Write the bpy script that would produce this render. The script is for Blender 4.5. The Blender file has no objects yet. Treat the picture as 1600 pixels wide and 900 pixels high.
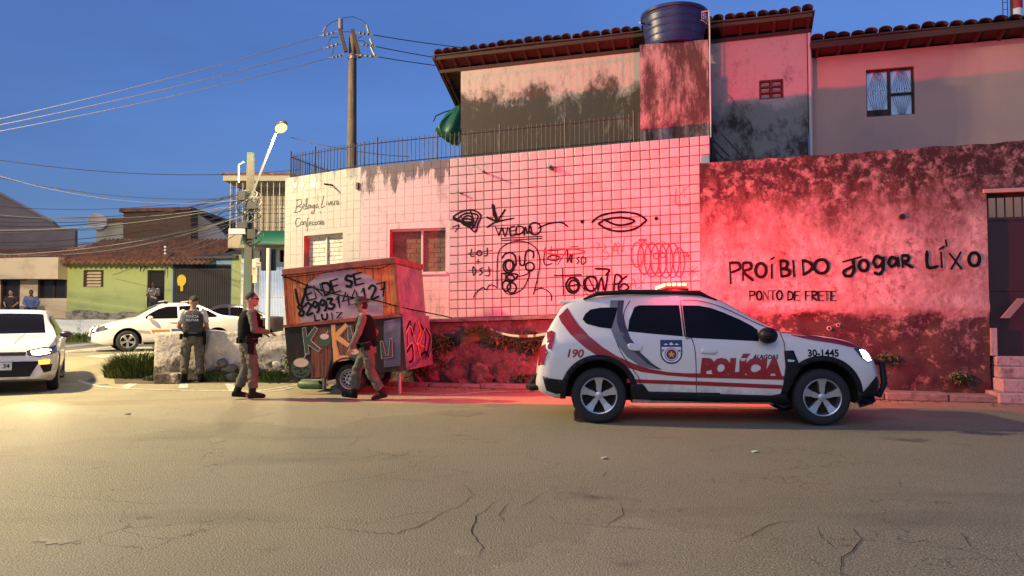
import bpy, bmesh, math, random
from mathutils import Vector, Matrix, noise, geometry
from mathutils.bvhtree import BVHTree
R = math.radians
random.seed(11)
S = bpy.context.scene
COL = S.collection
V = Vector
# ------------------------------------------------------------------ camera
F = 1155.0                      # focal length in pixels of the 1600 px wide photograph
CAMH = 1.30
PITCH = math.atan(48.0 / F)
cam_d = bpy.data.cameras.new('camera'); cam = bpy.data.objects.new('camera', cam_d); COL.objects.link(cam)
cam_d.sensor_width = 36.0; cam_d.lens = 36.0 * F / 1600.0; cam_d.clip_start = 0.1; cam_d.clip_end = 3000
cam.location = (0, 0, CAMH); cam.rotation_euler = (R(90) + PITCH, 0, 0)
S.camera = cam
# ------------------------------------------------------------------ sky (dusk)
W = bpy.data.worlds.new('World'); S.world = W; W.use_nodes = True
wn = W.node_tree; wn.nodes.clear()
sky = wn.nodes.new('ShaderNodeTexSky'); sky.sky_type = 'NISHITA'; sky.sun_disc = False
sky.sun_elevation = R(32); sky.sun_rotation = R(205); sky.ozone_density = 4.0; sky.dust_density = 0.4; sky.air_density = 1.0
tint = wn.nodes.new('ShaderNodeMix'); tint.data_type = 'RGBA'; tint.blend_type = 'MULTIPLY'; tint.inputs[0].default_value = 1.0
tint.inputs[7].default_value = (1.22, 1.50, 2.25, 1)
# thin uneven dusk cloud veil, the same all round the sky
tc = wn.nodes.new('ShaderNodeTexCoord'); mp = wn.nodes.new('ShaderNodeMapping'); mp.inputs['Scale'].default_value = (1.2, 1.2, 5.0)
nz = wn.nodes.new('ShaderNodeTexNoise'); nz.inputs['Scale'].default_value = 1.6; nz.inputs['Detail'].default_value = 5
mr = wn.nodes.new('ShaderNodeMapRange'); mr.inputs[1].default_value = 0.35; mr.inputs[2].default_value = 0.8; mr.inputs[3].default_value = 1.0; mr.inputs[4].default_value = 0.78
mul = wn.nodes.new('ShaderNodeMix'); mul.data_type = 'RGBA'; mul.blend_type = 'MULTIPLY'; mul.inputs[0].default_value = 1.0
bg = wn.nodes.new('ShaderNodeBackground'); wo = wn.nodes.new('ShaderNodeOutputWorld')
L = wn.links
L.new(tc.outputs['Generated'], mp.inputs[0]); L.new(mp.outputs[0], nz.inputs['Vector']); L.new(nz.outputs[0], mr.inputs[0])
sz = wn.nodes.new('ShaderNodeSeparateXYZ'); er = wn.nodes.new('ShaderNodeMapRange'); er.inputs[1].default_value = 0.0; er.inputs[2].default_value = 0.42; er.inputs[3].default_value = 0.36; er.inputs[4].default_value = 0.95
dusk = wn.nodes.new('ShaderNodeMix'); dusk.data_type = 'RGBA'; dusk.blend_type = 'MULTIPLY'; dusk.inputs[0].default_value = 1.0   # dusk: the low sky has lost its daylight glow all round
L.new(tc.outputs['Generated'], sz.inputs[0]); L.new(sz.outputs[2], er.inputs[0]); L.new(tint.outputs[2], dusk.inputs[6]); L.new(er.outputs[0], dusk.inputs[7])
L.new(sky.outputs[0], tint.inputs[6]); L.new(dusk.outputs[2], mul.inputs[6]); L.new(mr.outputs[0], mul.inputs[7])
L.new(mul.outputs[2], bg.inputs[0]); L.new(bg.outputs[0], wo.inputs[0])
bg.inputs[1].default_value = 0.072
# warm fill added from behind the camera for city lights: weak, very soft
fill_sun_d = bpy.data.lights.new('fill_sun', 'SUN'); fill_sun = bpy.data.objects.new('fill_sun', fill_sun_d); COL.objects.link(fill_sun)
fill_sun_d.energy = 0.50; fill_sun_d.angle = R(40); fill_sun_d.color = (1.0, 0.70, 0.36)
fill_sun.rotation_euler = (R(58), 0, R(-25))
S.view_settings.view_transform = 'Standard'; S.view_settings.look = 'None'; S.view_settings.exposure = 0.0; S.view_settings.gamma = 1.0
S.render.engine = 'CYCLES'
# ------------------------------------------------------------------ pixel helpers (pixel -> direction; distance always from a real plane)
CAM = V((0, 0, CAMH)); cp, sp = math.cos(PITCH), math.sin(PITCH)
def ray(x, y):
    a, b = (x - 800.0) / F, (450.0 - y) / F
    return V((a, cp - b * sp, sp + b * cp))
def at(x, y, Y):                      # point on the pixel's ray at world depth Y
    r = ray(x, y); return CAM + r * (Y / r.y)
def onplane(x, y, o, n):
    r = ray(x, y); return CAM + r * ((o - CAM).dot(n) / r.dot(n))
def ground(x, y, z=0.0):
    return onplane(x, y, V((0, 0, z)), V((0, 0, 1)))
class Frame:
    """A vertical plane: a runs along it, b points out of it, c is up."""
    def __init__(s, o, ex, n): s.o = V(o); s.ex = V(ex).normalized(); s.n = V(n).normalized(); s.ez = V((0, 0, 1))
    def w(s, a, b, c): return s.o + s.ex * a + s.n * b + s.ez * c
    def px(s, x, y, b=0.0):
        p = onplane(x, y, s.o + s.n * b, s.n) - s.o
        return p.dot(s.ex), p.z
    def mat(s): return Matrix(((s.ex.x, s.n.x, 0, s.o.x), (s.ex.y, s.n.y, 0, s.o.y), (s.ex.z, s.n.z, 1, s.o.z), (0, 0, 0, 1)))
    def shift(s, b): return Frame(s.o + s.n * b, s.ex, s.n)
# ------------------------------------------------------------------ materials
MATS = {}
def mat(name, col, rough=0.7, layers=(), bump=None, metal=0.0, coat=0.0, spec=0.5, emis=None, es=0.0, coords='pos', alpha=None, trans=0.0, sss=0.0):
    """Principled material; layers = (colour, scale, lo, hi, detail, stretch[, zrange]) mixed over the base by noise."""
    if name in MATS: return MATS[name]
    m = bpy.data.materials.new(name); m.use_nodes = True; MATS[name] = m
    nt = m.node_tree; N = nt.nodes; Lk = nt.links
    b = N['Principled BSDF']
    b.inputs['Base Color'].default_value = (*col, 1); b.inputs['Roughness'].default_value = rough
    b.inputs['Metallic'].default_value = metal; b.inputs['Specular IOR Level'].default_value = spec
    b.inputs['Coat Weight'].default_value = coat; b.inputs['Coat Roughness'].default_value = 0.05
    if trans: b.inputs['Transmission Weight'].default_value = trans
    if emis: b.inputs['Emission Color'].default_value = (*emis, 1); b.inputs['Emission Strength'].default_value = es
    vec = None
    if layers or bump:
        if coords == 'pos': vec = N.new('ShaderNodeNewGeometry').outputs['Position']
        else: vec = N.new('ShaderNodeTexCoord').outputs['Object']
    cur = None
    for i, ly in enumerate(layers):
        c2, sc, lo, hi, det, st = ly[:6]
        mpn = N.new('ShaderNodeMapping'); mpn.inputs['Scale'].default_value = st; mpn.inputs['Location'].default_value = (i * 7.3, i * 3.1, i * 1.7)
        nzn = N.new('ShaderNodeTexNoise'); nzn.inputs['Scale'].default_value = sc; nzn.inputs['Detail'].default_value = det; nzn.inputs['Roughness'].default_value = 0.74 if det >= 6 else 0.62
        rg = N.new('ShaderNodeMapRange'); rg.inputs[1].default_value = lo; rg.inputs[2].default_value = hi
        Lk.new(vec, mpn.inputs[0]); Lk.new(mpn.outputs[0], nzn.inputs['Vector'])
        src = nzn.outputs[0]
        if len(ly) > 6:               # more of this layer towards one height (stains with a shape of their own)
            z0, z1, amt = ly[6]
            sx = N.new('ShaderNodeSeparateXYZ'); Lk.new(vec, sx.inputs[0])
            zr = N.new('ShaderNodeMapRange'); zr.inputs[1].default_value = z0; zr.inputs[2].default_value = z1; zr.inputs[3].default_value = -amt; zr.inputs[4].default_value = amt
            Lk.new(sx.outputs[2], zr.inputs[0])
            ad = N.new('ShaderNodeMath'); ad.operation = 'ADD'; Lk.new(src, ad.inputs[0]); Lk.new(zr.outputs[0], ad.inputs[1]); src = ad.outputs[0]
        Lk.new(src, rg.inputs[0])
        mx = N.new('ShaderNodeMix'); mx.data_type = 'RGBA'; mx.inputs[7].default_value = (*c2, 1)
        Lk.new(rg.outputs[0], mx.inputs[0])
        if cur is None: mx.inputs[6].default_value = (*col, 1)
        else: Lk.new(cur, mx.inputs[6])
        cur = mx.outputs[2]
    if cur is not None: Lk.new(cur, b.inputs['Base Color'])
    if bump:
        sc, stg, det = bump[:3]
        nzn = N.new('ShaderNodeTexNoise'); nzn.inputs['Scale'].default_value = sc; nzn.inputs['Detail'].default_value = det
        if len(bump) > 3:
            mpn = N.new('ShaderNodeMapping'); mpn.inputs['Scale'].default_value = bump[3]; Lk.new(vec, mpn.inputs[0]); Lk.new(mpn.outputs[0], nzn.inputs['Vector'])
        else: Lk.new(vec, nzn.inputs['Vector'])
        bp = N.new('ShaderNodeBump'); bp.inputs['Strength'].default_value = stg; bp.inputs['Distance'].default_value = bump[4] if len(bump) > 4 else 0.02
        Lk.new(nzn.outputs[0], bp.inputs['Height']); Lk.new(bp.outputs[0], b.inputs['Normal'])
    return m
# ------------------------------------------------------------------ objects
PM = {}                                # world matrix of every Empty that holds parts
def tag(o, label=None, cat=None, group=None, kind=None):
    if label: o['label'] = label
    if cat: o['category'] = cat
    if group: o['group'] = group
    if kind: o['kind'] = kind
    return o
def thing(name, label, cat, loc=(0, 0, 0), rz=0.0, group=None, rot=None):
    o = bpy.data.objects.new(name, None); COL.objects.link(o); o.empty_display_size = 0.2
    o.location = loc; o.rotation_euler = rot if rot else (0, 0, rz)
    e = o.rotation_euler.to_matrix().to_4x4()
    PM[o.name] = Matrix.Translation(V(loc)) @ e
    return tag(o, label, cat, group)
def struct(o): o['kind'] = 'structure'; return o
class MB:
    def __init__(s): s.v = []; s.f = []; s.mi = []; s.cur = 0
    def add(s, vs, fs):
        k = len(s.v); s.v += [V(p) for p in vs]
        for f in fs: s.f.append([i + k for i in f]); s.mi.append(s.cur)
        return s
    def hexa(s, p):                    # 8 corners, bottom four then top four
        return s.add(p, [(0, 3, 2, 1), (4, 5, 6, 7), (0, 1, 5, 4), (1, 2, 6, 5), (2, 3, 7, 6), (3, 0, 4, 7)])
    def box(s, c, d, rot=None):
        c = V(c); h = V(d) / 2; pts = []
        for z in (-1, 1):
            for x, y in ((-1, -1), (1, -1), (1, 1), (-1, 1)):
                q = V((x * h.x, y * h.y, z * h.z))
                if rot: q = rot @ q
                pts.append(c + q)
        return s.hexa(pts)
    def fbox(s, fr, a0, a1, b0, b1, c0, c1):
        return s.hexa([fr.w(a, b, c) for c in (c0, c1) for a, b in ((a0, b1), (a1, b1), (a1, b0), (a0, b0))])
    def tube(s, pts, r, n=8, cap=True):
        pts = [V(p) for p in pts]; rr = r if isinstance(r, (list, tuple)) else [r] * len(pts)
        k = len(s.v); up = None; m = len(pts)
        for i, p in enumerate(pts):
            t = (pts[min(i + 1, m - 1)] - pts[max(i - 1, 0)]).normalized()
            if up is None: up = t.orthogonal().normalized()
            up = (up - t * up.dot(t)).normalized(); sd = t.cross(up)
            for j in range(n):
                a = 2 * math.pi * j / n; s.v.append(p + (up * math.cos(a) + sd * math.sin(a)) * rr[i])
        for i in range(m - 1):
            for j in range(n):
                a, b = k + i * n + j, k + i * n + (j + 1) % n
                s.f.append([a, b, b + n, a + n]); s.mi.append(s.cur)
        if cap:
            s.f.append([k + j for j in range(n)][::-1]); s.f.append([k + (m - 1) * n + j for j in range(n)]); s.mi += [s.cur, s.cur]
        return s
    def rings(s, rs, cap=True, closed=True):   # list of equal rings of points
        k = len(s.v); n = len(rs[0])
        for r in rs: s.v += [V(p) for p in r]
        for i in range(len(rs) - 1):
            for j in range(n if closed else n - 1):
                a, b = k + i * n + j, k + i * n + (j + 1) % n
                s.f.append([a, b, b + n, a + n]); s.mi.append(s.cur)
        if cap:
            s.f.append([k + j for j in range(n)][::-1]); s.f.append([k + (len(rs) - 1) * n + j for j in range(n)]); s.mi += [s.cur, s.cur]
        return s
    def lathe(s, prof, n=24, M=None, cap=False):      # prof = (radius, height) about z
        M = M or Matrix.Identity(4)
        return s.rings([[M @ V((r * math.cos(2 * math.pi * j / n), r * math.sin(2 * math.pi * j / n), h)) for j in range(n)] for r, h in prof], cap=cap)
    def sphere(s, c, r, n=12, m=8, M=None):
        rx, ry, rz = r if isinstance(r, (tuple, list)) else (r, r, r); c = V(c); rs = []
        for i in range(m + 1):
            t = math.pi * (i if 0 < i < m else (0.02 if i == 0 else m - 0.02)) / m
            ring = [V((rx * math.sin(t) * math.cos(2 * math.pi * j / n), ry * math.sin(t) * math.sin(2 * math.pi * j / n), -rz * math.cos(t))) for j in range(n)]
            rs.append([c + (M @ q if M else q) for q in ring])
        return s.rings(rs)
    def prism(s, poly, fn, b0, b1):    # poly in (a, c); fn(a, b, c) -> point
        n = len(poly); k = len(s.v)
        for b in (b0, b1): s.v += [V(fn(a, b, c)) for a, c in poly]
        s.f.append([k + i for i in range(n)]); s.f.append([k + n + i for i in range(n)][::-1]); s.mi += [s.cur] * 2
        for i in range(n):
            j = (i + 1) % n; s.f.append([k + i, k + n + i, k + n + j, k + j]); s.mi.append(s.cur)
        return s
    def build(s, name, m, parent=None, smooth=False, local=False, fix=True, sharp=40):
        me = bpy.data.meshes.new(name)
        vs = s.v
        if parent is not None and not local:
            inv = PM[parent.name].inverted() if parent.name in PM else Matrix.Identity(4); vs = [inv @ p for p in vs]
        me.from_pydata([tuple(p) for p in vs], [], s.f)
        ms = m if isinstance(m, (list, tuple)) else [m]
        for q in ms: me.materials.append(q)
        if len(ms) > 1: me.polygons.foreach_set('material_index', s.mi)
        if fix:
            bm = bmesh.new(); bm.from_mesh(me); bmesh.ops.recalc_face_normals(bm, faces=bm.faces[:]); bm.to_mesh(me); bm.free()
        if smooth:
            me.polygons.foreach_set('use_smooth', [True] * len(me.polygons)); me.set_sharp_from_angle(angle=R(sharp))
        me.update()
        o = bpy.data.objects.new(name, me); COL.objects.link(o)
        if parent is not None:
            o.parent = parent
            if parent.name in PM: PM[o.name] = PM[parent.name].copy()
            elif parent.name not in PM: PM[o.name] = Matrix.Identity(4)
        else: PM[o.name] = Matrix.Identity(4)
        return o
def inst(src, name, M, parent=None):   # a copy that shares the mesh; M = local matrix
    o = bpy.data.objects.new(name, src); COL.objects.link(o)
    if parent is not None: o.parent = parent
    o.matrix_local = M; return o
def copy_tree(o, parent=None):
    c = o.copy(); COL.objects.link(c); c.parent = parent
    PM[c.name] = PM.get(o.name, Matrix.Identity(4)).copy()
    for ch in list(o.children): copy_tree(ch, c)
    return c
def lerp(a, b, t): return a + (b - a) * t
def interp(tab, x):
    if x <= tab[0][0]: return tab[0][1]
    for (x0, y0), (x1, y1) in zip(tab, tab[1:]):
        if x <= x1: return lerp(y0, y1, (x - x0) / (x1 - x0))
    return tab[-1][1]
def smoothtab(tab, x):                 # Catmull-like monotone interpolation
    n = len(tab)
    if x <= tab[0][0]: return tab[0][1]
    if x >= tab[-1][0]: return tab[-1][1]
    d = [(tab[i + 1][1] - tab[i][1]) / (tab[i + 1][0] - tab[i][0]) for i in range(n - 1)]
    t = [d[0]] + [0 if d[i] * d[i + 1] <= 0 else 2 * d[i] * d[i + 1] / (d[i] + d[i + 1]) for i in range(n - 2)] + [d[-1]]
    for i in range(n - 1):
        if x <= tab[i + 1][0]:
            h = tab[i + 1][0] - tab[i][0]; u = (x - tab[i][0]) / h
            return (2*u**3-3*u**2+1)*tab[i][1] + (u**3-2*u**2+u)*h*t[i] + (-2*u**3+3*u**2)*tab[i+1][1] + (u**3-u**2)*h*t[i+1]
def catmull(pts, k=4):
    if len(pts) < 3: return [tuple(p) for p in pts]
    out = []; n = len(pts); closed = (V(pts[0]) - V(pts[-1])).length < 1e-6
    for i in range(n - 1):
        p0 = V(pts[i - 1]) if i > 0 else (V(pts[-2]) if closed else V(pts[0])); p1, p2 = V(pts[i]), V(pts[i + 1])
        p3 = V(pts[i + 2]) if i + 2 < n else (V(pts[1]) if closed else V(pts[-1]))
        for j in range(k):
            t = j / k
            out.append(tuple(0.5 * ((2 * p1) + (p2 - p0) * t + (2 * p0 - 5 * p1 + 4 * p2 - p3) * t * t + (3 * p1 - p0 - 3 * p2 + p3) * t ** 3)))
    out.append(tuple(pts[-1])); return out
def ell(cx, cy, rx, ry, n=18, a0=0.0, a1=360.0):
    return [(cx + rx * math.cos(R(lerp(a0, a1, i / n))), cy + ry * math.sin(R(lerp(a0, a1, i / n)))) for i in range(n + 1)]
def ribbon(mb, pts, w, fn, off=0.004, smooth=True, taper=0.0):
    """A painted stroke: pts in the plane's (a, c), w = width; fn(a, b, c) -> point. Offset climbs slightly so crossings never coincide."""
    pts = catmull(pts, 4) if smooth and len(pts) > 2 else [tuple(p) for p in pts]
    n = len(pts); k = len(mb.v); o = off + random.random() * 0.0012
    for i, p in enumerate(pts):
        p = V(p); t = V(pts[min(i + 1, n - 1)]) - V(pts[max(i - 1, 0)])
        if t.length < 1e-9: t = V((1, 0))
        t.normalize(); nn = V((-t.y, t.x)); ww = w * (0.5 + 0.06 * math.sin(i * 1.7)) * (1 - taper * abs(2 * i / max(n - 1, 1) - 1))
        e = t * (-w * 0.3 if i == 0 else (w * 0.3 if i == n - 1 else 0)); b = o + 0.0012 * i / n
        s1 = 0.55 if i in (0, n - 1) else 1.0
        for q in (p + e + nn * ww * s1, p + e - nn * ww * s1): mb.v.append(V(fn(q.x, b, q.y)))
    for i in range(n - 1):
        a = k + 2 * i; mb.f.append([a, a + 1, a + 3, a + 2]); mb.mi.append(mb.cur)
# simple hand-lettering: strokes in a 1 x 1 box
FONT = {
 'A': [[(0,0),(.5,1),(1,0)],[(.2,.4),(.8,.4)]], 'B': [[(0,0),(0,1)],[(0,1),(.8,.95),(.75,.6),(0,.52),(.95,.42),(.85,.05),(0,0)]],
 'C': [[(1,.85),(.6,1),(.1,.75),(.05,.3),(.5,0),(1,.15)]], 'D': [[(0,0),(0,1)],[(0,1),(.7,.9),(1,.5),(.7,.1),(0,0)]],
 'E': [[(1,1),(0,1),(0,0),(1,0)],[(0,.5),(.75,.52)]], 'F': [[(1,1),(0,1),(0,0)],[(0,.5),(.75,.52)]],
 'G': [[(1,.85),(.5,1),(.05,.6),(.15,.1),(.7,0),(1,.4),(.55,.42)]], 'H': [[(0,0),(0,1)],[(1,0),(1,1)],[(0,.5),(1,.5)]],
 'I': [[(.5,0),(.5,1)]], 'J': [[(.8,1),(.8,.2),(.4,0),(.05,.2)]], 'K': [[(0,0),(0,1)],[(.9,1),(.05,.45),(1,0)]],
 'L': [[(0,1),(0,0),(.95,.02)]], 'M': [[(0,0),(.1,1),(.5,.35),(.9,1),(1,0)]], 'N': [[(0,0),(.02,1),(.95,0),(1,1)]],
 'O': [ell(.5,.5,.5,.5,10,80,440)], 'P': [[(0,0),(0,1)],[(0,1),(.8,.95),(.85,.6),(0,.48)]], 'R': [[(0,0),(0,1)],[(0,1),(.8,.95),(.8,.6),(0,.5),(.95,0)]],
 'S': [[(.95,.85),(.5,1),(.1,.75),(.8,.35),(.55,0),(.02,.12)]], 'T': [[(0,1),(1,1)],[(.5,1),(.5,0)]], 'U': [[(0,1),(.05,.2),(.5,0),(.95,.2),(1,1)]],
 'V': [[(0,1),(.45,0),(1,1)]], 'W': [[(0,1),(.25,0),(.5,.7),(.75,0),(1,1)]], 'X': [[(0,1),(1,0)],[(0,0),(1,1)]], 'Y': [[(0,1),(.5,.5)],[(1,1),(.3,0)]],
 'Z': [[(0,1),(1,1),(0,0),(1,0)]], '1': [[(.2,.75),(.55,1),(.5,0)]], '2': [[(.05,.8),(.5,1),(.9,.7),(.05,0),(1,.03)]],
 '3': [[(.05,.95),(.8,.9),(.4,.55),(.95,.3),(.5,0),(0,.1)]], '4': [[(.6,1),(0,.4),(1,.42)],[(.75,.8),(.7,0)]], '7': [[(0,1),(1,1),(.4,0)],[(.3,.5),(.9,.55)]],
 '8': [[(.8,.85),(.45,1),(.15,.8),(.85,.3),(.5,0),(.1,.25),(.85,.75),(.8,.85)]], '9': [[(.9,.7),(.5,1),(.1,.75),(.4,.5),(.9,.75),(.85,.2),(.5,0)]],
 '-': [[(.1,.5),(.9,.5)]], '+': [[(.5,.1),(.5,.9)],[(.1,.5),(.9,.5)]],
}
SHARP = set('AEFHIKLMNTVWXYZ147-+')
def letters(mb, text, p0, p1, h, w, fn, ratio=0.72, gap=0.22, off=0.004, jit=0.03):
    """Hand-painted text between two (a, c) baseline points."""
    p0, p1 = V(p0), V(p1); d = p1 - p0; n = len(text); step = d.length / n; t = d.normalized(); u = V((-t.y, t.x))
    for i, ch in enumerate(text):
        if ch == ' ': continue
        lw = step * (1 - gap); o = p0 + t * (i * step); j = lambda: (random.random() - 0.5) * jit * h
        for st in FONT[ch]:
            ribbon(mb, [tuple(o + t * (x * lw) + u * (y * h) + V((j(), j()))) for x, y in st], w, fn, off, smooth=ch not in SHARP)
def panel(mb, fr, As, Cs, hole=lambda a, c: False, t=0.2, top=None, bot=None, disp=None, keep=None):
    """A wall sheet of thickness t with openings: cells of the grid As x Cs; top(a)/bot(a) bend the upper and lower rows."""
    na, nc = len(As), len(Cs); idx = {}
    c0, c1 = Cs[0], Cs[-1]
    def vert(i, k, b):
        key = (i, k, b)
        if key not in idx:
            a, c = As[i], Cs[k]; q = c; kp = c0 if keep is None else keep; u = max(0.0, (c - kp) / (c1 - kp))
            if top or bot:
                z1 = top(a) if top else c1; z0 = bot(a) if bot else c0
                q = c + ((z0 - c0) * (1 - u) if bot else 0) + (z1 - c1) * u
            bb = 0.0 if b == 0 else -t
            if b == 0 and disp: bb = disp(a, q)
            idx[key] = len(mb.v); mb.v.append(fr.w(a, bb, q))
        return idx[key]
    solid = [[not hole((As[i] + As[i+1]) / 2, (Cs[k] + Cs[k+1]) / 2) for k in range(nc - 1)] for i in range(na - 1)]
    def face(*q): mb.f.append(list(q)); mb.mi.append(mb.cur)
    for i in range(na - 1):
        for k in range(nc - 1):
            if not solid[i][k]: continue
            face(vert(i,k,0), vert(i+1,k,0), vert(i+1,k+1,0), vert(i,k+1,0)); face(vert(i,k,1), vert(i,k+1,1), vert(i+1,k+1,1), vert(i+1,k,1))
            if i == 0 or not solid[i-1][k]: face(vert(i,k,0), vert(i,k+1,0), vert(i,k+1,1), vert(i,k,1))
            if i == na - 2 or not solid[i+1][k]: face(vert(i+1,k,0), vert(i+1,k,1), vert(i+1,k+1,1), vert(i+1,k+1,0))
            if k == 0 or not solid[i][k-1]: face(vert(i,k,0), vert(i,k,1), vert(i+1,k,1), vert(i+1,k,0))
            if k == nc - 2 or not solid[i][k+1]: face(vert(i,k+1,0), vert(i+1,k+1,0), vert(i+1,k+1,1), vert(i,k+1,1))
    return mb
def span(a, b, step, extra=()):
    n = max(1, round((b - a) / step)); s = [a + (b - a) * i / n for i in range(n + 1)]
    for e in extra:
        s = [q for q in s if abs(q - e) > step * 0.35 or q in (a, b)]; s.append(e)
    return sorted(set(s))
def fbm(p, o=4):
    return noise.fractal(p, 0.9, 2.1, o, noise_basis='PERLIN_ORIGINAL')
def gz(X, Y):                          # height of the street surface
    t = min(1, max(0, (Y - 14.0) / 7.5)); t = t * t * (3 - 2 * t)
    return 0.36 * t
def gpx(x, y):                         # pixel on the street surface
    p = ground(x, y)
    for _ in range(12): p = ground(x, y, gz(p.x, p.y))
    return p
# ================================================================== materials of the place
m_asphalt = mat('asphalt', (0.285, 0.265, 0.165), 0.66, [((0.52, 0.48, 0.32), 70, 0.52, 0.66, 2, (1, 1, 1)), ((0.05, 0.045, 0.04), 90, 0.54, 0.66, 2, (1, 1, 1)),
    ((0.35, 0.32, 0.20), 0.35, 0.45, 0.75, 4, (1, 1, 1)), ((0.18, 0.168, 0.11), 0.55, 0.54, 0.70, 5, (0.35, 1, 1)), ((0.13, 0.12, 0.085), 1.3, 0.62, 0.74, 7, (0.6, 1, 1))], bump=(75, 0.9, 4, (1, 1, 1), 0.016), spec=0.35)
# hairline crack net and patched areas in the asphalt
nt_ = m_asphalt.node_tree; N_ = nt_.nodes; K_ = nt_.links; b_ = N_['Principled BSDF']; src_ = b_.inputs['Base Color'].links[0].from_socket
pos_ = N_.new('ShaderNodeNewGeometry').outputs['Position']
wv = N_.new('ShaderNodeTexNoise'); wv.inputs['Scale'].default_value = 2.2; wv.inputs['Detail'].default_value = 6; K_.new(pos_, wv.inputs['Vector'])
wm = N_.new('ShaderNodeMix'); wm.data_type = 'RGBA'; wm.blend_type = 'LINEAR_LIGHT'; wm.inputs[0].default_value = 0.42; K_.new(pos_, wm.inputs[6]); K_.new(wv.outputs['Color'], wm.inputs[7])
vo = N_.new('ShaderNodeTexVoronoi'); vo.feature = 'DISTANCE_TO_EDGE'; vo.inputs['Scale'].default_value = 0.8; K_.new(wm.outputs[2], vo.inputs['Vector'])
cr = N_.new('ShaderNodeMapRange'); cr.inputs[1].default_value = 0.0; cr.inputs[2].default_value = 0.0075; cr.inputs[3].default_value = 1.0; cr.inputs[4].default_value = 0.0; K_.new(vo.outputs['Distance'], cr.inputs[0])
mk = N_.new('ShaderNodeTexNoise'); mk.inputs['Scale'].default_value = 0.55; mk.inputs['Detail'].default_value = 4; K_.new(pos_, mk.inputs['Vector'])
mm_ = N_.new('ShaderNodeMapRange'); mm_.inputs[1].default_value = 0.46; mm_.inputs[2].default_value = 0.62; mm_.inputs[4].default_value = 0.75; K_.new(mk.outputs[0], mm_.inputs[0])
pm = N_.new('ShaderNodeMath'); pm.operation = 'MULTIPLY'; K_.new(cr.outputs[0], pm.inputs[0]); K_.new(mm_.outputs[0], pm.inputs[1])
v2 = N_.new('ShaderNodeTexVoronoi'); v2.inputs['Scale'].default_value = 0.16; v2.inputs['Randomness'].default_value = 1.0; K_.new(wm.outputs[2], v2.inputs['Vector'])
sep_ = N_.new('ShaderNodeSeparateColor'); K_.new(v2.outputs['Color'], sep_.inputs[0]); pr_ = N_.new('ShaderNodeMapRange'); pr_.inputs[3].default_value = 0.80; pr_.inputs[4].default_value = 1.10; K_.new(sep_.outputs[0], pr_.inputs[0])
pt = N_.new('ShaderNodeMix'); pt.data_type = 'RGBA'; pt.blend_type = 'MULTIPLY'; pt.inputs[0].default_value = 1.0; K_.new(src_, pt.inputs[6]); K_.new(pr_.outputs[0], pt.inputs[7])
cm = N_.new('ShaderNodeMix'); cm.data_type = 'RGBA'; cm.inputs[7].default_value = (0.03, 0.027, 0.02, 1); K_.new(pm.outputs[0], cm.inputs[0]); K_.new(pt.outputs[2], cm.inputs[6]); K_.new(cm.outputs[2], b_.inputs['Base Color'])
m_crack = mat('crack', (0.012, 0.011, 0.01), 0.95)
m_line = mat('worn_paint', (0.62, 0.58, 0.48), 0.6, [((0.16, 0.15, 0.12), 9, 0.5, 0.68, 5, (1, 1, 1))])
m_kerb = mat('kerb_concrete', (0.21, 0.19, 0.155), 0.88, [((0.08, 0.07, 0.055), 5, 0.45, 0.7, 5, (1, 1, 1))], bump=(30, 0.5, 4))
m_dirt = mat('roadside_dirt', (0.10, 0.075, 0.05), 0.95, [((0.05, 0.045, 0.025), 6, 0.4, 0.7, 4, (1, 1, 1))], bump=(25, 0.8, 4))
m_grout = mat('grout', (0.05, 0.035, 0.032), 0.95)
m_tile = mat('glazed_wall_tile', (0.50, 0.45, 0.43), 0.34, [((0.41, 0.365, 0.35), 2.2, 0.45, 0.7, 4, (1, 1, 1)), ((0.42, 0.36, 0.33), 1.1, 0.62, 0.8, 6, (1, 1, 0.5))])
m_cream = mat('cream_painted_tile', (0.40, 0.385, 0.355), 0.62, [((0.45, 0.43, 0.40), 1.7, 0.56, 0.66, 6, (1, 1, 0.6)), ((0.22, 0.22, 0.22), 1.5, 0.62, 0.70, 7, (2.5, 2.5, 0.7), (2.9, 4.5, 0.17))], bump=(14, 0.15, 3))
m_pinkp = mat('patchy_painted_tile', (0.58, 0.50, 0.49), 0.62, [((0.40, 0.37, 0.37), 1.9, 0.55, 0.64, 6, (1, 1, 0.7)), ((0.13, 0.13, 0.135), 1.6, 0.56, 0.62, 7, (3.0, 3.0, 0.8), (3.2, 4.45, 0.22))], bump=(14, 0.15, 3))
m_joint = mat('painted_joint', (0.50, 0.46, 0.42), 0.8)
m_plinth = mat('mouldy_stone_plinth', (0.13, 0.085, 0.075), 0.92, [((0.27, 0.20, 0.18), 2.6, 0.5, 0.68, 6, (1, 1, 1)), ((0.06, 0.045, 0.04), 2.1, 0.48, 0.64, 6, (1, 1, 1)), ((0.05, 0.065, 0.025), 3.3, 0.6, 0.72, 4, (1, 1, 1))], bump=(9, 1.0, 6, (1, 1, 1), 0.05))
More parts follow.
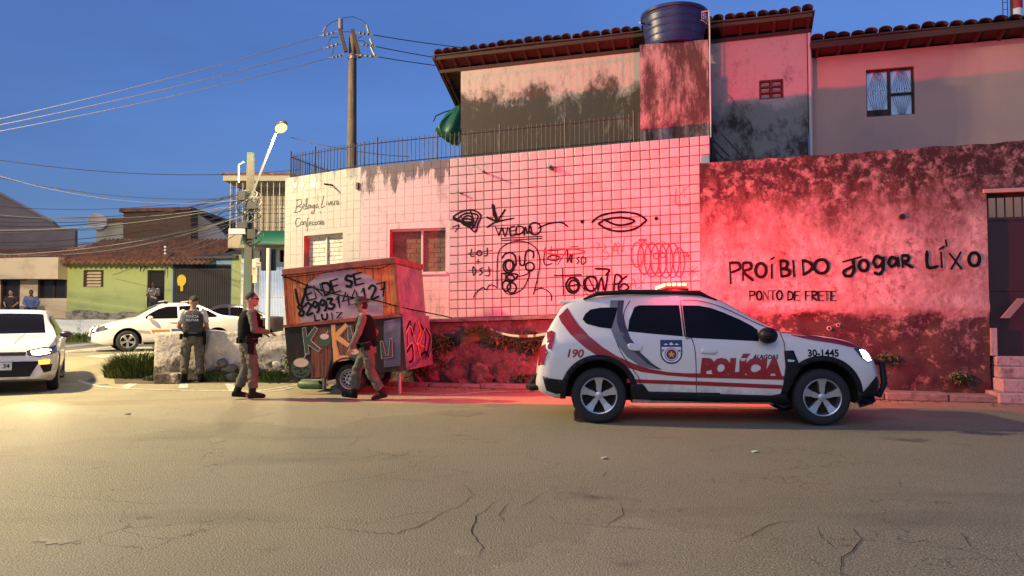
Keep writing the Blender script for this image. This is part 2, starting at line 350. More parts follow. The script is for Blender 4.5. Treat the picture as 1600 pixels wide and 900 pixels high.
m_redwall = mat('stained_wall_plaster', (0.54, 0.39, 0.36), 0.88, [((0.20, 0.095, 0.085), 9.0, 0.50, 0.64, 9, (1, 1, 0.8)), ((0.30, 0.16, 0.15), 1.5, 0.42, 0.62, 6, (1, 1, 0.55)), ((0.09, 0.035, 0.032), 1.7, 0.38, 0.68, 9, (1.3, 1.3, 0.7), (1.9, 3.8, 0.22)), ((0.030, 0.014, 0.013), 4.5, 0.50, 0.66, 9, (1.2, 1.2, 0.6), (2.7, 3.9, 0.22)), ((0.10, 0.06, 0.055), 9, 0.60, 0.68, 6, (1, 1, 0.7), (2.4, 4.4, 0.14)), ((0.055, 0.028, 0.025), 2.6, 0.42, 0.58, 9, (1, 1, 1), (1.50, 1.25, 0.16)), ((0.34, 0.22, 0.20), 5, 0.52, 0.64, 9, (1, 1, 1), (1.9, 0.7, -0.02))], bump=(7, 0.6, 7, (1, 1, 1), 0.03))
m_upper = mat('mouldy_upper_wall', (0.50, 0.43, 0.36), 0.9, [((0.36, 0.30, 0.25), 5, 0.54, 0.70, 9, (1, 1, 0.5)), ((0.52, 0.44, 0.38), 1.2, 0.45, 0.7, 5, (1, 1, 0.7)), ((0.075, 0.06, 0.048), 1.5, 0.44, 0.56, 9, (1, 1, 0.7), (6.75, 5.6, 0.24)), ((0.26, 0.24, 0.20), 4.5, 0.55, 0.70, 8, (1, 1, 0.35))], bump=(8, 0.4, 6))
m_upper2 = mat('mouldy_pink_wall', (0.50, 0.37, 0.34), 0.9, [((0.30, 0.22, 0.20), 6, 0.52, 0.70, 9, (1, 1, 0.6)), ((0.25, 0.24, 0.22), 1.2, 0.44, 0.58, 8, (1, 1, 0.8), (6.1, 5.2, 0.25)), ((0.05, 0.042, 0.04), 1.9, 0.52, 0.62, 9, (1, 1, 0.6), (6.4, 4.4, 0.14))], bump=(8, 0.4, 6))
m_column = mat('tank_column_plaster', (0.42, 0.28, 0.26), 0.9, [((0.16, 0.09, 0.085), 8, 0.48, 0.62, 9, (1, 1, 0.6)), ((0.07, 0.038, 0.035), 1.6, 0.42, 0.56, 9, (1.8, 1.8, 0.5)), ((0.07, 0.045, 0.04), 3.0, 0.56, 0.66, 8, (1.6, 1.6, 0.4))], bump=(8, 0.5, 6))
m_rosewall = mat('smooth_rose_wall', (0.52, 0.32, 0.26), 0.85, [((0.42, 0.28, 0.24), 0.8, 0.4, 0.7, 4, (1, 1, 1)), ((0.33, 0.27, 0.25), 1.6, 0.62, 0.78, 6, (1.5, 1.5, 0.4))], bump=(10, 0.15, 5))  # rose plaster, base pushed redder to stand in for the beacon's red light
m_rooftile = mat('old_clay_tile', (0.032, 0.018, 0.015), 0.9, [((0.025, 0.018, 0.016), 5, 0.42, 0.66, 5, (1, 1, 1)), ((0.11, 0.055, 0.04), 3, 0.58, 0.75, 3, (1, 1, 1))], bump=(30, 0.4, 3))
m_wood = mat('weathered_timber', (0.05, 0.03, 0.022), 0.85, [((0.05, 0.03, 0.02), 8, 0.45, 0.7, 4, (1, 1, 1))])
m_iron = mat('dark_iron', (0.045, 0.04, 0.04), 0.55, metal=0.4)
m_black = mat('graffiti_black', (0.006, 0.006, 0.007), 0.6, spec=.12)
m_redp = mat('graffiti_red', (0.42, 0.02, 0.03), 0.6)
m_greyp = mat('graffiti_grey', (0.16, 0.12, 0.12), 0.7)
m_brick = mat('infill_brick', (0.19, 0.10, 0.065), 0.9, [((0.11, 0.06, 0.04), 6, 0.4, 0.7, 3, (1, 1, 1))])
m_brickw = mat('whitewashed_brick', (0.60, 0.56, 0.50), 0.85, [((0.36, 0.33, 0.29), 6, 0.5, 0.7, 4, (1, 1, 1))])
m_mortar = mat('mortar', (0.34, 0.27, 0.20), 0.95)
m_redjamb = mat('red_reveal', (0.42, 0.06, 0.06), 0.7)
m_tank = mat('blue_tank_plastic', (0.018, 0.035, 0.12), 0.38, spec=0.5)
m_white = mat('white_print', (0.8, 0.8, 0.8), 0.5)
m_pvc = mat('pale_pvc', (0.55, 0.50, 0.47), 0.5)
m_glasspane = mat('painted_sky_pane', (0.62, 0.68, 0.70), 0.08, metal=0.35)  # pale base colour stands in for the sky mirrored in the glass
m_tarp = mat('green_tarp', (0.006, 0.12, 0.055), 0.45, [((0.003, 0.06, 0.03), 6, 0.4, 0.7, 3, (1, 1, 1))])
m_gate = mat('dark_red_gate', (0.045, 0.012, 0.014), 0.5)
m_leaf = mat('weed_leaf', (0.045, 0.085, 0.02), 0.6, [((0.10, 0.13, 0.03), 7, 0.45, 0.7, 2, (1, 1, 1))])
m_grass = mat('grass_blade', (0.075, 0.12, 0.025), 0.6, [((0.17, 0.18, 0.06), 5, 0.5, 0.7, 2, (1, 1, 1))])
# ================================================================== ground
def road_sheet():
    mb = MB()
    xs = [-400, -200, -120, -80] + [-60 + 2 * i for i in range(61)] + [80, 120, 200, 400]; ys = [-60, -30, -15] + [-6 + 1.0 * i for i in range(52)] + [52, 60, 80, 120, 200, 400, 900]
    for y in ys:
        for x in xs: mb.v.append(V((x, y, gz(x, y))))
    n = len(xs)
    for j in range(len(ys) - 1):
        for i in range(n - 1): a = j * n + i; mb.f.append([a, a + 1, a + n + 1, a + n]); mb.mi.append(0)
    return struct(mb.build('road', m_asphalt, smooth=True))
road = road_sheet()
def gfn(a, b, c): return V((a, c, gz(a, c) + b))
def ground_quad(q, name, m, parent, up=0.005, n=8):
    P4 = [gpx(*p) for p in q]; mb = MB()
    for j in range(n + 1):
        for i in range(n + 1):
            u, w = i / n, j / n
            p = P4[0] * (1-u) * (1-w) + P4[1] * u * (1-w) + P4[2] * u * w + P4[3] * (1-u) * w
            mb.v.append(V((p.x, p.y, gz(p.x, p.y) + up)))
    for j in range(n):
        for i in range(n): a = j * (n + 1) + i; mb.f.append([a, a + 1, a + n + 2, a + n + 1]); mb.mi.append(0)
    return mb.build(name, m, parent)
for q in [[(92, 550), (235, 533), (246, 536), (96, 556)], [(92, 560), (236, 541), (240, 546), (104, 566)], [(130, 573), (238, 549), (240, 556), (160, 574)],
          [(80, 541), (150, 535), (152, 538), (82, 545)], [(20, 566), (70, 556), (74, 560), (22, 572)], [(258, 548), (330, 540), (332, 543), (262, 552)]]:
    ground_quad(q, 'crossing_stripe', m_line, road)
def ground_line(px, w, name, m, up=0.006):
    mb = MB(); ribbon(mb, [(p.x, p.y) for p in (gpx(*q) for q in px)], w, gfn, up); return mb.build(name, m, road)
ground_line([(124, 595), (150, 603), (190, 607), (260, 610), (340, 611), (420, 612), (455, 606)], 0.10, 'edge_line', m_line)
ground_line([(390, 613), (440, 606), (470, 600)], 0.10, 'edge_line', m_line, 0.008)
ground_line([(610, 613), (700, 617), (760, 613), (850, 611)], 0.09, 'edge_line', m_line)
for q in [[(281, 598), (293, 598), (294, 607), (279, 607)], [(352, 600), (364, 600), (372, 611), (358, 611)], [(190, 604), (206, 598), (214, 600), (200, 608)]]:
    ground_quad(q, 'paint_patch', m_line, road, 0.007, 3)
# cracks traced from the photograph
def crack(pts, w):
    out = []
    for (x0, y0), (x1, y1) in zip(pts, pts[1:]):
        n = max(2, int(math.hypot(x1 - x0, y1 - y0) / 7))
        for i in range(n):
            t = i / n; out.append((lerp(x0, x1, t) + random.uniform(-2.0, 2.0), lerp(y0, y1, t) + random.uniform(-1.0, 1.0)))
    out.append(pts[-1]); mb = MB()
    ribbon(mb, [(p.x, p.y) for p in (gpx(*q) for q in out)], w * .45, gfn, 0.004, smooth=False, taper=0.6); mb.build('crack', m_crack, road)
z6 = lambda l: [(x / 2, 560 + y / 2) for x, y in l]; z7 = lambda l: [(800 + x / 2, 600 + y / 2) for x, y in l]
for l, w in [([(1450, 395), (1480, 430), (1440, 460), (1385, 485), (1310, 525), (1240, 548), (1180, 548), (1010, 530)], .016), ([(1385, 478), (1300, 485), (1170, 510)], .010),
             ([(1545, 450), (1490, 495), (1470, 540), (1495, 575), (1512, 595), (1495, 625)], .016), ([(1590, 455), (1560, 490), (1575, 515)], .014), ([(800, 440), (900, 415), (1030, 388), (1170, 372), (1250, 350), (1385, 300)], .010),
             ([(1170, 372), (1280, 383), (1360, 390)], .009), ([(1085, 278), (1120, 250), (1200, 232)], .012), ([(0, 410), (200, 435), (450, 455), (800, 450)], .008)]: crack(z6(l), w)
for l, w in [([(30, 388), (100, 342)], .012), ([(112, 410), (132, 433), (200, 438), (290, 447), (430, 458), (520, 463), (640, 472)], .011), ([(290, 447), (345, 410), (340, 372)], .014), ([(685, 493), (750, 475), (790, 447), (840, 432), (910, 428)], .014),
             ([(955, 447), (970, 482), (1018, 520)], .013), ([(1062, 452), (1098, 485), (1060, 525), (1030, 545), (1028, 600)], .018), ([(1100, 487), (1250, 505), (1430, 517), (1590, 522)], .008), ([(1405, 465), (1438, 515)], .013), ([(280, 295), (300, 272)], .012), ([(840, 290), (860, 312)], .009), ([(1205, 300), (1215, 325)], .009), ([(625, 292), (635, 315)], .009)]: crack(z7(l), w)
# ================================================================== main wall plane (15 degrees to the picture)
o_ = at(702, 598, 14.6); A = R(15.0)
WALL = Frame((o_.x, o_.y, 0), (math.cos(A), -math.sin(A), 0), (-math.sin(A), -math.cos(A), 0))
sK = WALL.px(564, 300)[0]; sR = WALL.px(1110, 300)[0]
zt = lambda x, y, fr=WALL, b=0.0: fr.px(x, y, b)
topM = [(sK, zt(564, 261)[1]), (0.0, zt(702, 248)[1]), (sR, zt(1110, 211)[1])]
botM = [(sK, zt(600, 499)[1]), (0.0, zt(704, 497)[1]), (sR, zt(1110, 484)[1])]
K = WALL.w(sK, 0, 0); Le = at(443, 500, K.y * 237.0 / 219.0); Le.z = 0
exL = (K - Le).normalized(); LF = Frame(Le, exL, (exL.y, -exL.x, 0)); lenL = (K - Le).length
topL = [(0, LF.px(443, 279)[1]), (lenL, topM[0][1])]
# -------------------------------------------------- corner building
cb = thing('corner_building', 'low corner building with pale tiled wall covered in black graffiti', 'building', WALL.w(0, 0, 0))
def rect_hole(rs): return lambda a, c: any(r[0] < a < r[1] and r[2] < c < r[3] for r in rs)
wr0, wr1 = WALL.px(609, 359), WALL.px(696, 424); hR = (wr0[0], wr1[0], wr1[1], WALL.px(650, 357)[1])
wl0, wl1 = LF.px(475, 369), LF.px(535, 425); hL = (wl0[0], wl1[0], wl1[1], LF.px(505, 366)[1])
zb = 0.0
mb = MB(); panel(mb, WALL, span(sK, 0.0, 0.4, hR[:2]), span(0.0, 4.3, 0.4, hR[2:]), rect_hole([hR]), 0.24, keep=hR[3], top=lambda a: interp(topM, a)); mb.build('patchy_wall', m_pinkp, cb)
mb = MB(); panel(mb, LF, span(0, lenL, 0.4, hL[:2]), span(0.0, 4.1, 0.4, hL[2:]), rect_hole([hL]), 0.24, keep=hL[3], top=lambda a: interp(topL, a)); mb.build('cream_wall', m_cream, cb)
mb = MB(); panel(mb, WALL, span(0.0, sR, 0.5), span(0.0, 4.3, 0.5), t=0.24, top=lambda a: interp(topM, a) - 0.004); mb.build('tiled_wall', m_grout, cb)
# solid mass of the building behind its fronts
foot = [LF.w(0.03, -0.26, 0), K - WALL.n * 0.3, WALL.w(sR - 0.01, -0.26, 0), WALL.w(sR - 0.01, -4.2, 0), WALL.w(sK + 0.6, -4.6, 0), LF.w(0.03, -0.26, 0) - WALL.n * 2.6]
mb = MB(); n = len(foot); mb.v = [V((p.x, p.y, z)) for z in (0.0, 3.75) for p in foot]
mb.f = [list(range(n))[::-1], [n + i for i in range(n)]] + [[i, (i + 1) % n, n + (i + 1) % n, n + i] for i in range(n)]; mb.mi = [0] * len(mb.f)
mb.build('roof_slab', m_kerb, cb)
# tiles one by one
def tile_mesh():
    mb = MB(); e = 0.06
    b0 = [(-.5, 0, -.5), (.5, 0, -.5), (.5, 0, .5), (-.5, 0, .5)]; t0 = [(-.5 + e, 1, -.5 + e), (.5 - e, 1, -.5 + e), (.5 - e, 1, .5 - e), (-.5 + e, 1, .5 - e)]
    t1 = [(x * 1.0, .6, z * 1.0) for x, _, z in b0]
    mb.rings([b0, t1, t0], cap=True)
    o = mb.build('tile', m_tile); me = o.data; bpy.data.objects.remove(o); return me
tm = tile_mesh(); tms = [tm]
for q_, (k_, g_) in enumerate(((.90, 1.0), (1.06, .98), (.82, 1.03), (.97, .95))):
    c_ = tm.copy(); c_.materials.clear(); c_.materials.append(mat('glazed_wall_tile_tone_' + 'abcd'[q_], (0.50 * k_, 0.45 * k_ * g_, 0.43 * k_), 0.30 + .05 * q_, [((0.41 * k_, 0.365 * k_, 0.35 * k_), 2.2, 0.45, 0.7, 4, (1, 1, 1)), ((0.30, 0.26, 0.24), 1.4, 0.60, 0.78, 7, (1, 1, 0.5))])); tms.append(c_)
NC, NR = 28, 18; tiles = []
for i in range(NC):
    for k in range(NR):
        def pos(u, w):
            a = sR * u; return a, lerp(interp(botM, a), interp(topM, a), w)
        a0, a1 = sR * i / NC, sR * (i + 1) / NC; p00, p10, p11, p01 = pos(i/NC, k/NR), pos((i+1)/NC, k/NR), pos((i+1)/NC, (k+1)/NR), pos(i/NC, (k+1)/NR)
        ca, cc = (p00[0] + p10[0]) / 2, (p00[1] + p10[1] + p11[1] + p01[1]) / 4
        w, h = p10[0] - p00[0], p01[1] - p00[1]; sl = math.atan2(p10[1] - p00[1] + p11[1] - p01[1], 2 * w)
        q = WALL.w(ca, 0, cc); hid = (ca > WALL.px(880, 450)[0] and cc < WALL.px(900, 470)[1]) or (ca > WALL.px(1093, 300)[0] and cc < WALL.px(1100, 250)[1])
        tiles.append((hid, q.length, ca, cc, w, h, sl))
tiles.sort(key=lambda t: (t[0], t[1]))
B = WALL.mat(); Binv = PM[cb.name].inverted(); rest = MB()
for j, (hid, d, ca, cc, w, h, sl) in enumerate(tiles):
    g = 0.0125 + random.random() * .004
    M = Matrix.Translation(WALL.w(ca, 0.001, cc)) @ B.to_3x3().to_4x4() @ Matrix.Rotation(-sl, 4, 'Y') @ Matrix.Rotation(R(random.uniform(-.5, .5)), 4, 'X') @ Matrix.Rotation(R(random.uniform(-.5, .5)), 4, 'Z') @ Matrix.Diagonal((w - g, 0.011 + random.random() * 0.003, h - g, 1))
    if j < 300: inst(random.choice(tms[:1] + tms), 'tile', Binv @ M, cb)
    else: rest.add([M @ v.co for v in tm.vertices], [list(p.vertices) for p in tm.polygons])
tag(rest.build('tile_field', m_tile, cb), kind='stuff')
# painted-over tiles of the two left walls: shallow joints, one piece of stuff each
def painted_tiles(fr, a0, a1, top, hole, m, na):
    mb = MB(); w = (a1 - a0) / na
    for i in range(na):
        am = a0 + (i + .5) * w; z1 = interp(top, am); nr = 24; h = (z1 - 0.3) / nr
        for k in range(nr):
            c0 = 0.3 + k * h; r0, r1 = am - w / 2, am + w / 2
            if r1 > hole[0] + .01 and r0 < hole[1] - .01 and c0 + h > hole[2] + .01 and c0 < hole[3] - .01: continue
            e = 0.0035; t = 0.003 + random.random() * 0.0025
            pts = [fr.w(x, 0.001, z) for x, z in ((r0 + e, c0 + e), (r1 - e, c0 + e), (r1 - e, c0 + h - e), (r0 + e, c0 + h - e))]
            up = [p + fr.n * t for p in pts]; mb.add(pts + up, [(4, 5, 6, 7), (0, 1, 5, 4), (1, 2, 6, 5), (2, 3, 7, 6), (3, 0, 4, 7)])
    return tag(mb.build('painted_tile_field', m, cb), kind='stuff')
painted_tiles(WALL, sK + .01, -.01, topM, hR, m_pinkp, 10); painted_tiles(LF, .01, lenL - .01, topL, hL, m_cream, 12)
# blocked windows
def blocked_window(fr, h, m, rows, cols, jamb, mull):
    a0, a1, c0, c1 = h
    mb = MB(); mb.fbox(fr, a0 - .01, a1 + .01, -.24, -.16, c0 - .01, c1 + .01); w = mb.build('window', m_mortar, cb)
    b = MB(); bh = (c1 - c0) / rows; bw = (a1 - a0) / cols
    for r in range(rows):
        x = a0 - (bw / 2 if r % 2 else 0)
        while x < a1 - .02:
            x0, x1 = max(a0, x) + .006, min(a1, x + bw) - .006
            if x1 - x0 > .03: b.fbox(fr, x0, x1, -.161, -.146 + random.uniform(-.004, .004), c0 + r * bh + .006, c0 + (r + 1) * bh - .006)
            x += bw
    tag(b.build('brick_infill', m, w), kind='stuff')
    f = MB()
    for x in mull: f.fbox(fr, a0 + (a1 - a0) * x - .018, a0 + (a1 - a0) * x + .018, -.145, -.10, c0, c1)
    f.fbox(fr, a0, a1, -.145, -.09, c1 - .04, c1 - .002); f.fbox(fr, a1 - .03, a1 - .002, -.145, -.1, c0, c1 - .045)
    f.build('frame', m_pvc, w)
    j = MB(); j.fbox(fr, a0 + .002, a0 + .006, -.15, .003, c0 + .002, c1 - .002); j.build('reveal', jamb, w)
    s = MB(); s.fbox(fr, a0 - .02, a1 + .03, -.15, .035, c0 - .06, c0 - .003); s.build('sill', m_pinkp, w)
blocked_window(WALL, hR, m_brick, 9, 4.6, m_redjamb, (.55,)); blocked_window(LF, hL, m_brickw, 9, 3.7, m_redjamb, (.5,))
# plinth of rough mouldy masonry below the tiles, with a lip
def rough(sd, amp): return lambda a, c: amp * fbm(V((a * 1.9 + sd, c * 2.3, sd)), 5) + amp * .35 * fbm(V((a * 7, c * 7, sd + 5)), 3)
PLF = WALL.shift(0.10)
mb = MB(); rg = rough(3, .055); panel(mb, PLF, span(sK, sR, .09), span(0.0, 1.16, .09), t=.13, top=lambda a: interp(botM, a) - .075, disp=lambda a, c: rg(a, c) * (0.25 + 0.75 * (c < .85)) - (.05 if c > .85 else 0)); mb.build('plinth', m_plinth, cb, smooth=True)
mb = MB()
seg = span(sK, sR, .35)
mb.rings([[WALL.w(a, b, interp(botM, a) + c + .01 * fbm(V((a * 3, b, 1)))) for b, c in ((.003, -.075), (.17, -.075), (.175, -.03), (.003, -.004))] for a in seg]); mb.build('ledge', m_kerb, cb)
mb = MB()
for x0, x1, zz in [(648, 690, 560), (690, 735, 552), (735, 772, 556), (772, 808, 558), (808, 835, 566)]:
    a0, z1 = PLF.px(x0, zz); a1, _ = PLF.px(x1, zz); cx = (a0 + a1) / 2; c = PLF.w(cx, .02, z1 * .42)
    s = MB(); s.sphere((0, 0, 0), ((a1 - a0) * .56, .09, z1 * .46), 28, 20)
    s.v = [c + WALL.ex * p.x + WALL.n * p.y * (1 + .5 * fbm(p * 3)) + V((0, 0, p.z)) + (WALL.n * .13 + V((0, 0, .10)) + WALL.ex * .08) * fbm(p * 4.5 + V((x0, 0, 0)), 5) for p in s.v]
    s.build('stone', m_plinth, cb, smooth=True, sharp=180)
# spouts and conduit stubs sticking out of the wall
for fr, x, y, l in [(WALL, 760, 270.5, .22), (WALL, 722, 302.5, .10), (LF, 520, 289.5, .24)]:
    a, c = fr.px(x, y); mb = MB(); mb.tube([fr.w(a, -.02, c), fr.w(a, l, c - .01)], .02, 8); mb.build('pipe_stub', m_wood, cb)
a, c = LF.px(560, 290); mb = MB(); mb.fbox(LF, a - .03, a + .03, .002, .05, c - .08, c + .06); mb.build('junction_box', m_iron, cb)
# ---- graffiti
gA = lambda l: [(690 + x / 3, 200 + y / 3) for x, y in l]; gB = lambda l: [(890 + x / 3, 200 + y / 3) for x, y in l]
def paint(name, fr, strokes, w, m, parent, off=.018, sharp=False):
    mb = MB()
    for st in strokes:
        ww = w * (1.35 if fr is WALL else 1.15)
        ribbon(mb, [fr.px(x, y) for x, y in st], ww, fr.w, off, smooth=not sharp)
    return mb.build(name, m, parent, fix=False)
paint('graffiti', WALL, [gA(l) for l in [[(55,425),(90,395),(145,385),(185,410),(172,450),(158,488),(115,450),(55,425)], [(75,428),(110,402),(150,402),(172,415),(150,470)], [(135,388),(150,430),(145,470)], ell(125,430,22,18), ell(120,440,26,14), [(100,450),(130,462),(155,440)], [(60,420),(100,440),(140,440)], [(90,410),(110,445)]]], .026, m_black, cb)
paint('graffiti', WALL, [gA(l) for l in [[(52,465),(82,455)], [(65,486),(84,460)], [(215,467),(255,442),(340,423)]]], .025, m_black, cb)
paint('graffiti', WALL, [gA(l) for l in [[(242,362),(250,400),(262,440)], [(215,420),(262,440)], [(298,385),(262,440)], [(240,362),(244,372)]]], .05, m_black, cb)
paint('graffiti', WALL, [gA(l) for l in [[(252,462),(270,505)], [(270,505),(285,468),(298,508),(312,466)], [(345,462),(322,470),(325,505),(350,500)], [(322,485),(345,480)], [(355,462),(352,500),(380,490),(385,468),(355,462)], [(388,505),(394,465),(404,495),(418,460),(425,500)], ell(438,472,28,28), [(455,470),(500,450),(560,443),(592,463)], [(280,518),(470,508)], [(285,528),(472,518)], [(260,470),(320,470)]]], .024, m_black, cb)
paint('graffiti', WALL, [gA(l) for l in [[(125,588),(237,575)], [(142,568),(138,600),(155,600)], ell(178,587,11,12), [(215,562),(215,595),(200,600)], [(172,615),(172,638)], [(163,626),(182,626)], [(125,668),(237,665)], [(148,650),(150,690),(162,672),(148,650)], [(195,655),(180,663),(192,678),(178,690)], [(222,650),(225,690),(205,692)]]], .017, m_black, cb)
paint('graffiti', WALL, [gA(l) for l in [[(262,750),(262,640),(270,580),(300,548),(360,530),(420,545),(455,585),(460,660),(432,780)], [(262,750),(245,738),(225,738),(210,758),(195,748),(170,765),(150,795)], [(432,780),(440,760),(470,752),(500,765),(515,785),(515,810)], [(282,682),(285,740),(300,770),(330,780),(380,755),(410,700),(415,675)], [(350,697),(390,690),(415,675)], ell(525,610,26,12)]], .016, m_black, cb)
paint('graffiti', WALL, [gA(l) for l in [ell(318,645,18,24), ell(316,648,26,30), [(285,610),(300,590),(325,585),(345,600),(350,640),(336,652)], [(365,600),(370,640),(388,640),(395,590),(410,572),(432,585),(430,610)], ell(415,650,20,20), [(282,682),(350,685),(355,700),(325,715),(300,690)], ell(305,740,19,24), ell(330,750,21,24), ell(322,705,20,16)]], .026, m_black, cb)
paint('graffiti', WALL, [gA(ell(575,580,95,13)), gA(ell(528,608,28,12))], .02, m_redp, cb)
paint('graffiti', WALL, [gA(l) for l in [[(487,560),(480,620),(490,642),(520,635)], [(515,555),(512,610)], [(545,570),(535,640)], [(500,577),(580,570)], [(545,640),(590,570)], [(592,570),(590,632),(606,592),(612,632)], [(600,558),(640,556)]]] + [gB(l) for l in [[(0,600),(8,632),(15,590)], [(46,605),(35,612),(45,625),(33,637)], [(58,605),(57,638),(75,630),(75,612),(58,605)]]], .017, m_black, cb)
paint('graffiti', WALL, [gA([(530,692),(655,690)]), gA([(568,660),(572,780)])] + [gB(l) for l in [ell(16,738,30,36), ell(20,740,22,26), [(-12,742),(45,732)], [(-10,690),(52,688)], [(125,702),(92,698),(68,720),(75,755),(105,765),(130,745)], ell(102,730,28,34), [(132,768),(150,700),(166,765),(182,672)], [(118,660),(186,664),(170,690)], [(208,765),(215,690),(242,700),(236,726),(210,732)], [(270,693),(236,722),(230,755),(260,762),(277,745),(255,730),(235,748)], [(85,695),(128,778)]]], .03, m_black, cb)
[paint('graffiti', WALL, [gB(l)], .012, m_greyp, cb) for l in [[(280,755),(298,705),(312,752)], [(285,735),(308,733)], [(318,705),(335,725)], [(355,698),(325,752)], [(125,540),(140,545),(128,572)], [(160,545),(170,560),(155,575),(172,590)], [(100,560),(108,552)], [(140,610),(165,615),(185,600),(170,575)], [(500,285),(500,360),(565,360)], [(530,265),(540,330)], [(565,262),(520,310)]]]
paint('graffiti', WALL, [gB(l) for l in [[(196,595),(215,540),(228,590)], [(200,575),(225,572)], [(225,535),(243,555)], [(257,515),(248,580)]]], .018, m_greyp, cb)
[paint('graffiti', WALL, [gB(l)], .03, m_black, cb) for l in [[(105,443),(150,410),(240,395),(320,405),(362,433)], [(362,433),(310,472),(240,485),(180,475),(135,450)], [(135,450),(170,430),(240,420),(305,435),(270,452),(220,455),(165,432)]]]
[paint('graffiti', WALL, [gB(ell(x_,y_,3,3,8))], .035, m_black, cb) for x_, y_ in ((60,440),(407,425))]
paint('graffiti', WALL, [gB(l) for l in [ell(318,595,28,58), ell(350,612,30,75), ell(385,618,34,80), ell(418,618,38,78), ell(450,622,34,80), ell(482,620,32,80), ell(512,630,26,68), ell(405,600,12,14), ell(435,595,14,12), [(515,562),(565,612)], [(530,600),(560,600),(548,585)], ell(342,526,18,4,10), [(425,530),(450,538)]]], .015, mat('graffiti_maroon', (0.22, 0.02, 0.035), 0.6), cb)
paint('graffiti', WALL, [gB(l) for l in [[(556,655),(600,690)], [(578,645),(578,695)], [(600,650),(556,690)], [(555,672),(602,672)]]], .012, m_redp, cb)
gC = lambda l: [(430 + x / 4.736, 250 + y / 4.736) for x, y in l]
paint('painted_lettering', LF, [gC(l) for l in [[(165,300),(160,345),(148,388)], [(155,300),(190,293),(196,325),(165,345),(195,350),(185,380),(140,390)], [(203,350),(222,338),(214,326),(203,348),(215,364),(230,355),(240,290),(230,300),(232,360),(246,352)], [(262,332),(246,340),(247,358),(262,348),(264,332),(270,358)], [(292,330),(276,344),(284,356),(294,332),(288,388),(270,396),(278,375)], [(316,325),(303,338),(306,356),(318,342),(326,360)],
    [(362,265),(352,310),(342,352),(372,340)], [(382,305),(382,335)], [(394,310),(400,336),(412,305)], [(416,325),(428,314),(420,306),(414,325),(424,336),(434,326)], [(440,335),(442,306),(454,304)], [(456,322),(470,312),(462,300),(455,320),(464,332),(476,322)],
    [(190,435),(165,432),(152,465),(162,492),(190,478)], ell(200,468,10,11), [(214,482),(216,456),(228,460),(230,482)], [(252,432),(240,440),(238,530)], [(228,490),(250,480)], [(254,475),(268,465),(260,456),(253,474),(266,484)], [(290,462),(278,462),(276,480),(292,476)], [(310,460),(298,462),(297,480),(312,474)], ell(325,465,9,11), [(345,470),(352,455),(340,452),(340,476),(352,472)], [(362,455),(354,462),(366,470),(356,480)], [(335,380),(340,395)]]], .016, mat('lettering_grey', (0.05, 0.05, 0.055), 0.6), cb, off=.010)
[paint('painted_lettering', LF, [gC(l)], .035, m_white, cb, off=.010) for l in [[(135,165),(150,200),(158,170)], [(205,150),(205,195),(215,170)], [(262,200),(285,145),(300,150),(290,190),(262,195)], [(375,135),(378,170)], [(150,205),(140,170)]]]
# -------------------------------------------------- iron railing along the roof edge
rail = thing('roof_railing', 'thin dark iron railing along the corner building roof edge', 'railing', WALL.w(0, -.1, topM[1][1]))
RB = [(LF, .06, lenL - .02), (WALL, sK + .03, WALL.px(998, 230)[0])]
bar = MB(); bar.tube([(0, 0, 0), (0, 0, 1)], .0085, 5); ob = bar.build('bar', m_iron); barm = ob.data; bpy.data.objects.remove(ob)
inv = PM[rail.name].inverted(); HB = .60
def topz(fr, a): return interp(topL, a) if fr is LF else interp(topM, a)
for fr, a0, a1 in RB:
    n = int((a1 - a0) / .093)
    for i in range(n + 1):
        a = lerp(a0, a1, i / n); p = fr.w(a, -.10, topz(fr, a) - .05)
        big = 2.0 if i in (0, 8) and fr is LF or (fr is WALL and i % 14 == 3) else 1.0
        inst(barm, 'bar', inv @ Matrix.Translation(p) @ Matrix.Rotation(R(random.uniform(-.6, .6)), 4, 'Y') @ Matrix.Diagonal((big, big, HB * random.uniform(.99, 1.02) + (.07 if big > 1 else 0), 1)), rail)
    for hgt in (HB - .11, .06):
        mb = MB(); mb.tube([fr.w(lerp(a0, a1, i / 12), -.10, topz(fr, lerp(a0, a1, i / 12)) + hgt) for i in range(13)], .011, 5); mb.build('rail', m_iron, rail)
c0 = LF.w(.06, -.1, topL[0][1]); bk = V((math.sin(A), math.cos(A), 0))
for i in range(1, 26):
    inst(barm, 'bar', inv @ Matrix.Translation(c0 + bk * (.1 * i) - V((0, 0, .05))) @ Matrix.Diagonal((1, 1, HB, 1)), rail)
for hgt in (HB - .11, .06): mb = MB(); mb.tube([c0 + V((0, 0, hgt)), c0 + bk * 2.5 + V((0, 0, hgt))], .011, 5); mb.build('rail', m_iron, rail)
# -------------------------------------------------- upper house
UF = WALL.shift(-1.6); uL, uR = UF.px(720, 150)[0], UF.px(1262, 150)[0]
eU = [(uL, UF.px(720, 106)[1]), (uR, UF.px(1262, 45)[1])]
uh = thing('upper_house', 'mouldy upper storey with clay tile roof behind the tiled wall', 'house', UF.w((uL + uR) / 2, 0, 3.76))
um = UF.px(1107, 150)[0]
mb = MB(); panel(mb, UF, span(uL, um, .5), [3.76, 4.6, 5.4, 6.3], t=.22, top=lambda a: interp(eU, a)); mb.build('wall', m_upper, uh)
vh0, vh1 = UF.px(1187, 127), UF.px(1223, 152); vh = (vh0[0], vh1[0], vh1[1], vh0[1])
mb = MB(); panel(mb, UF, span(um, uR, .5, vh[:2]), sorted([3.2, 4.4, 6.3] + list(vh[2:])), rect_hole([vh]), .22, keep=vh[3], top=lambda a: interp(eU, a)); mb.build('wall', m_upper2, uh)
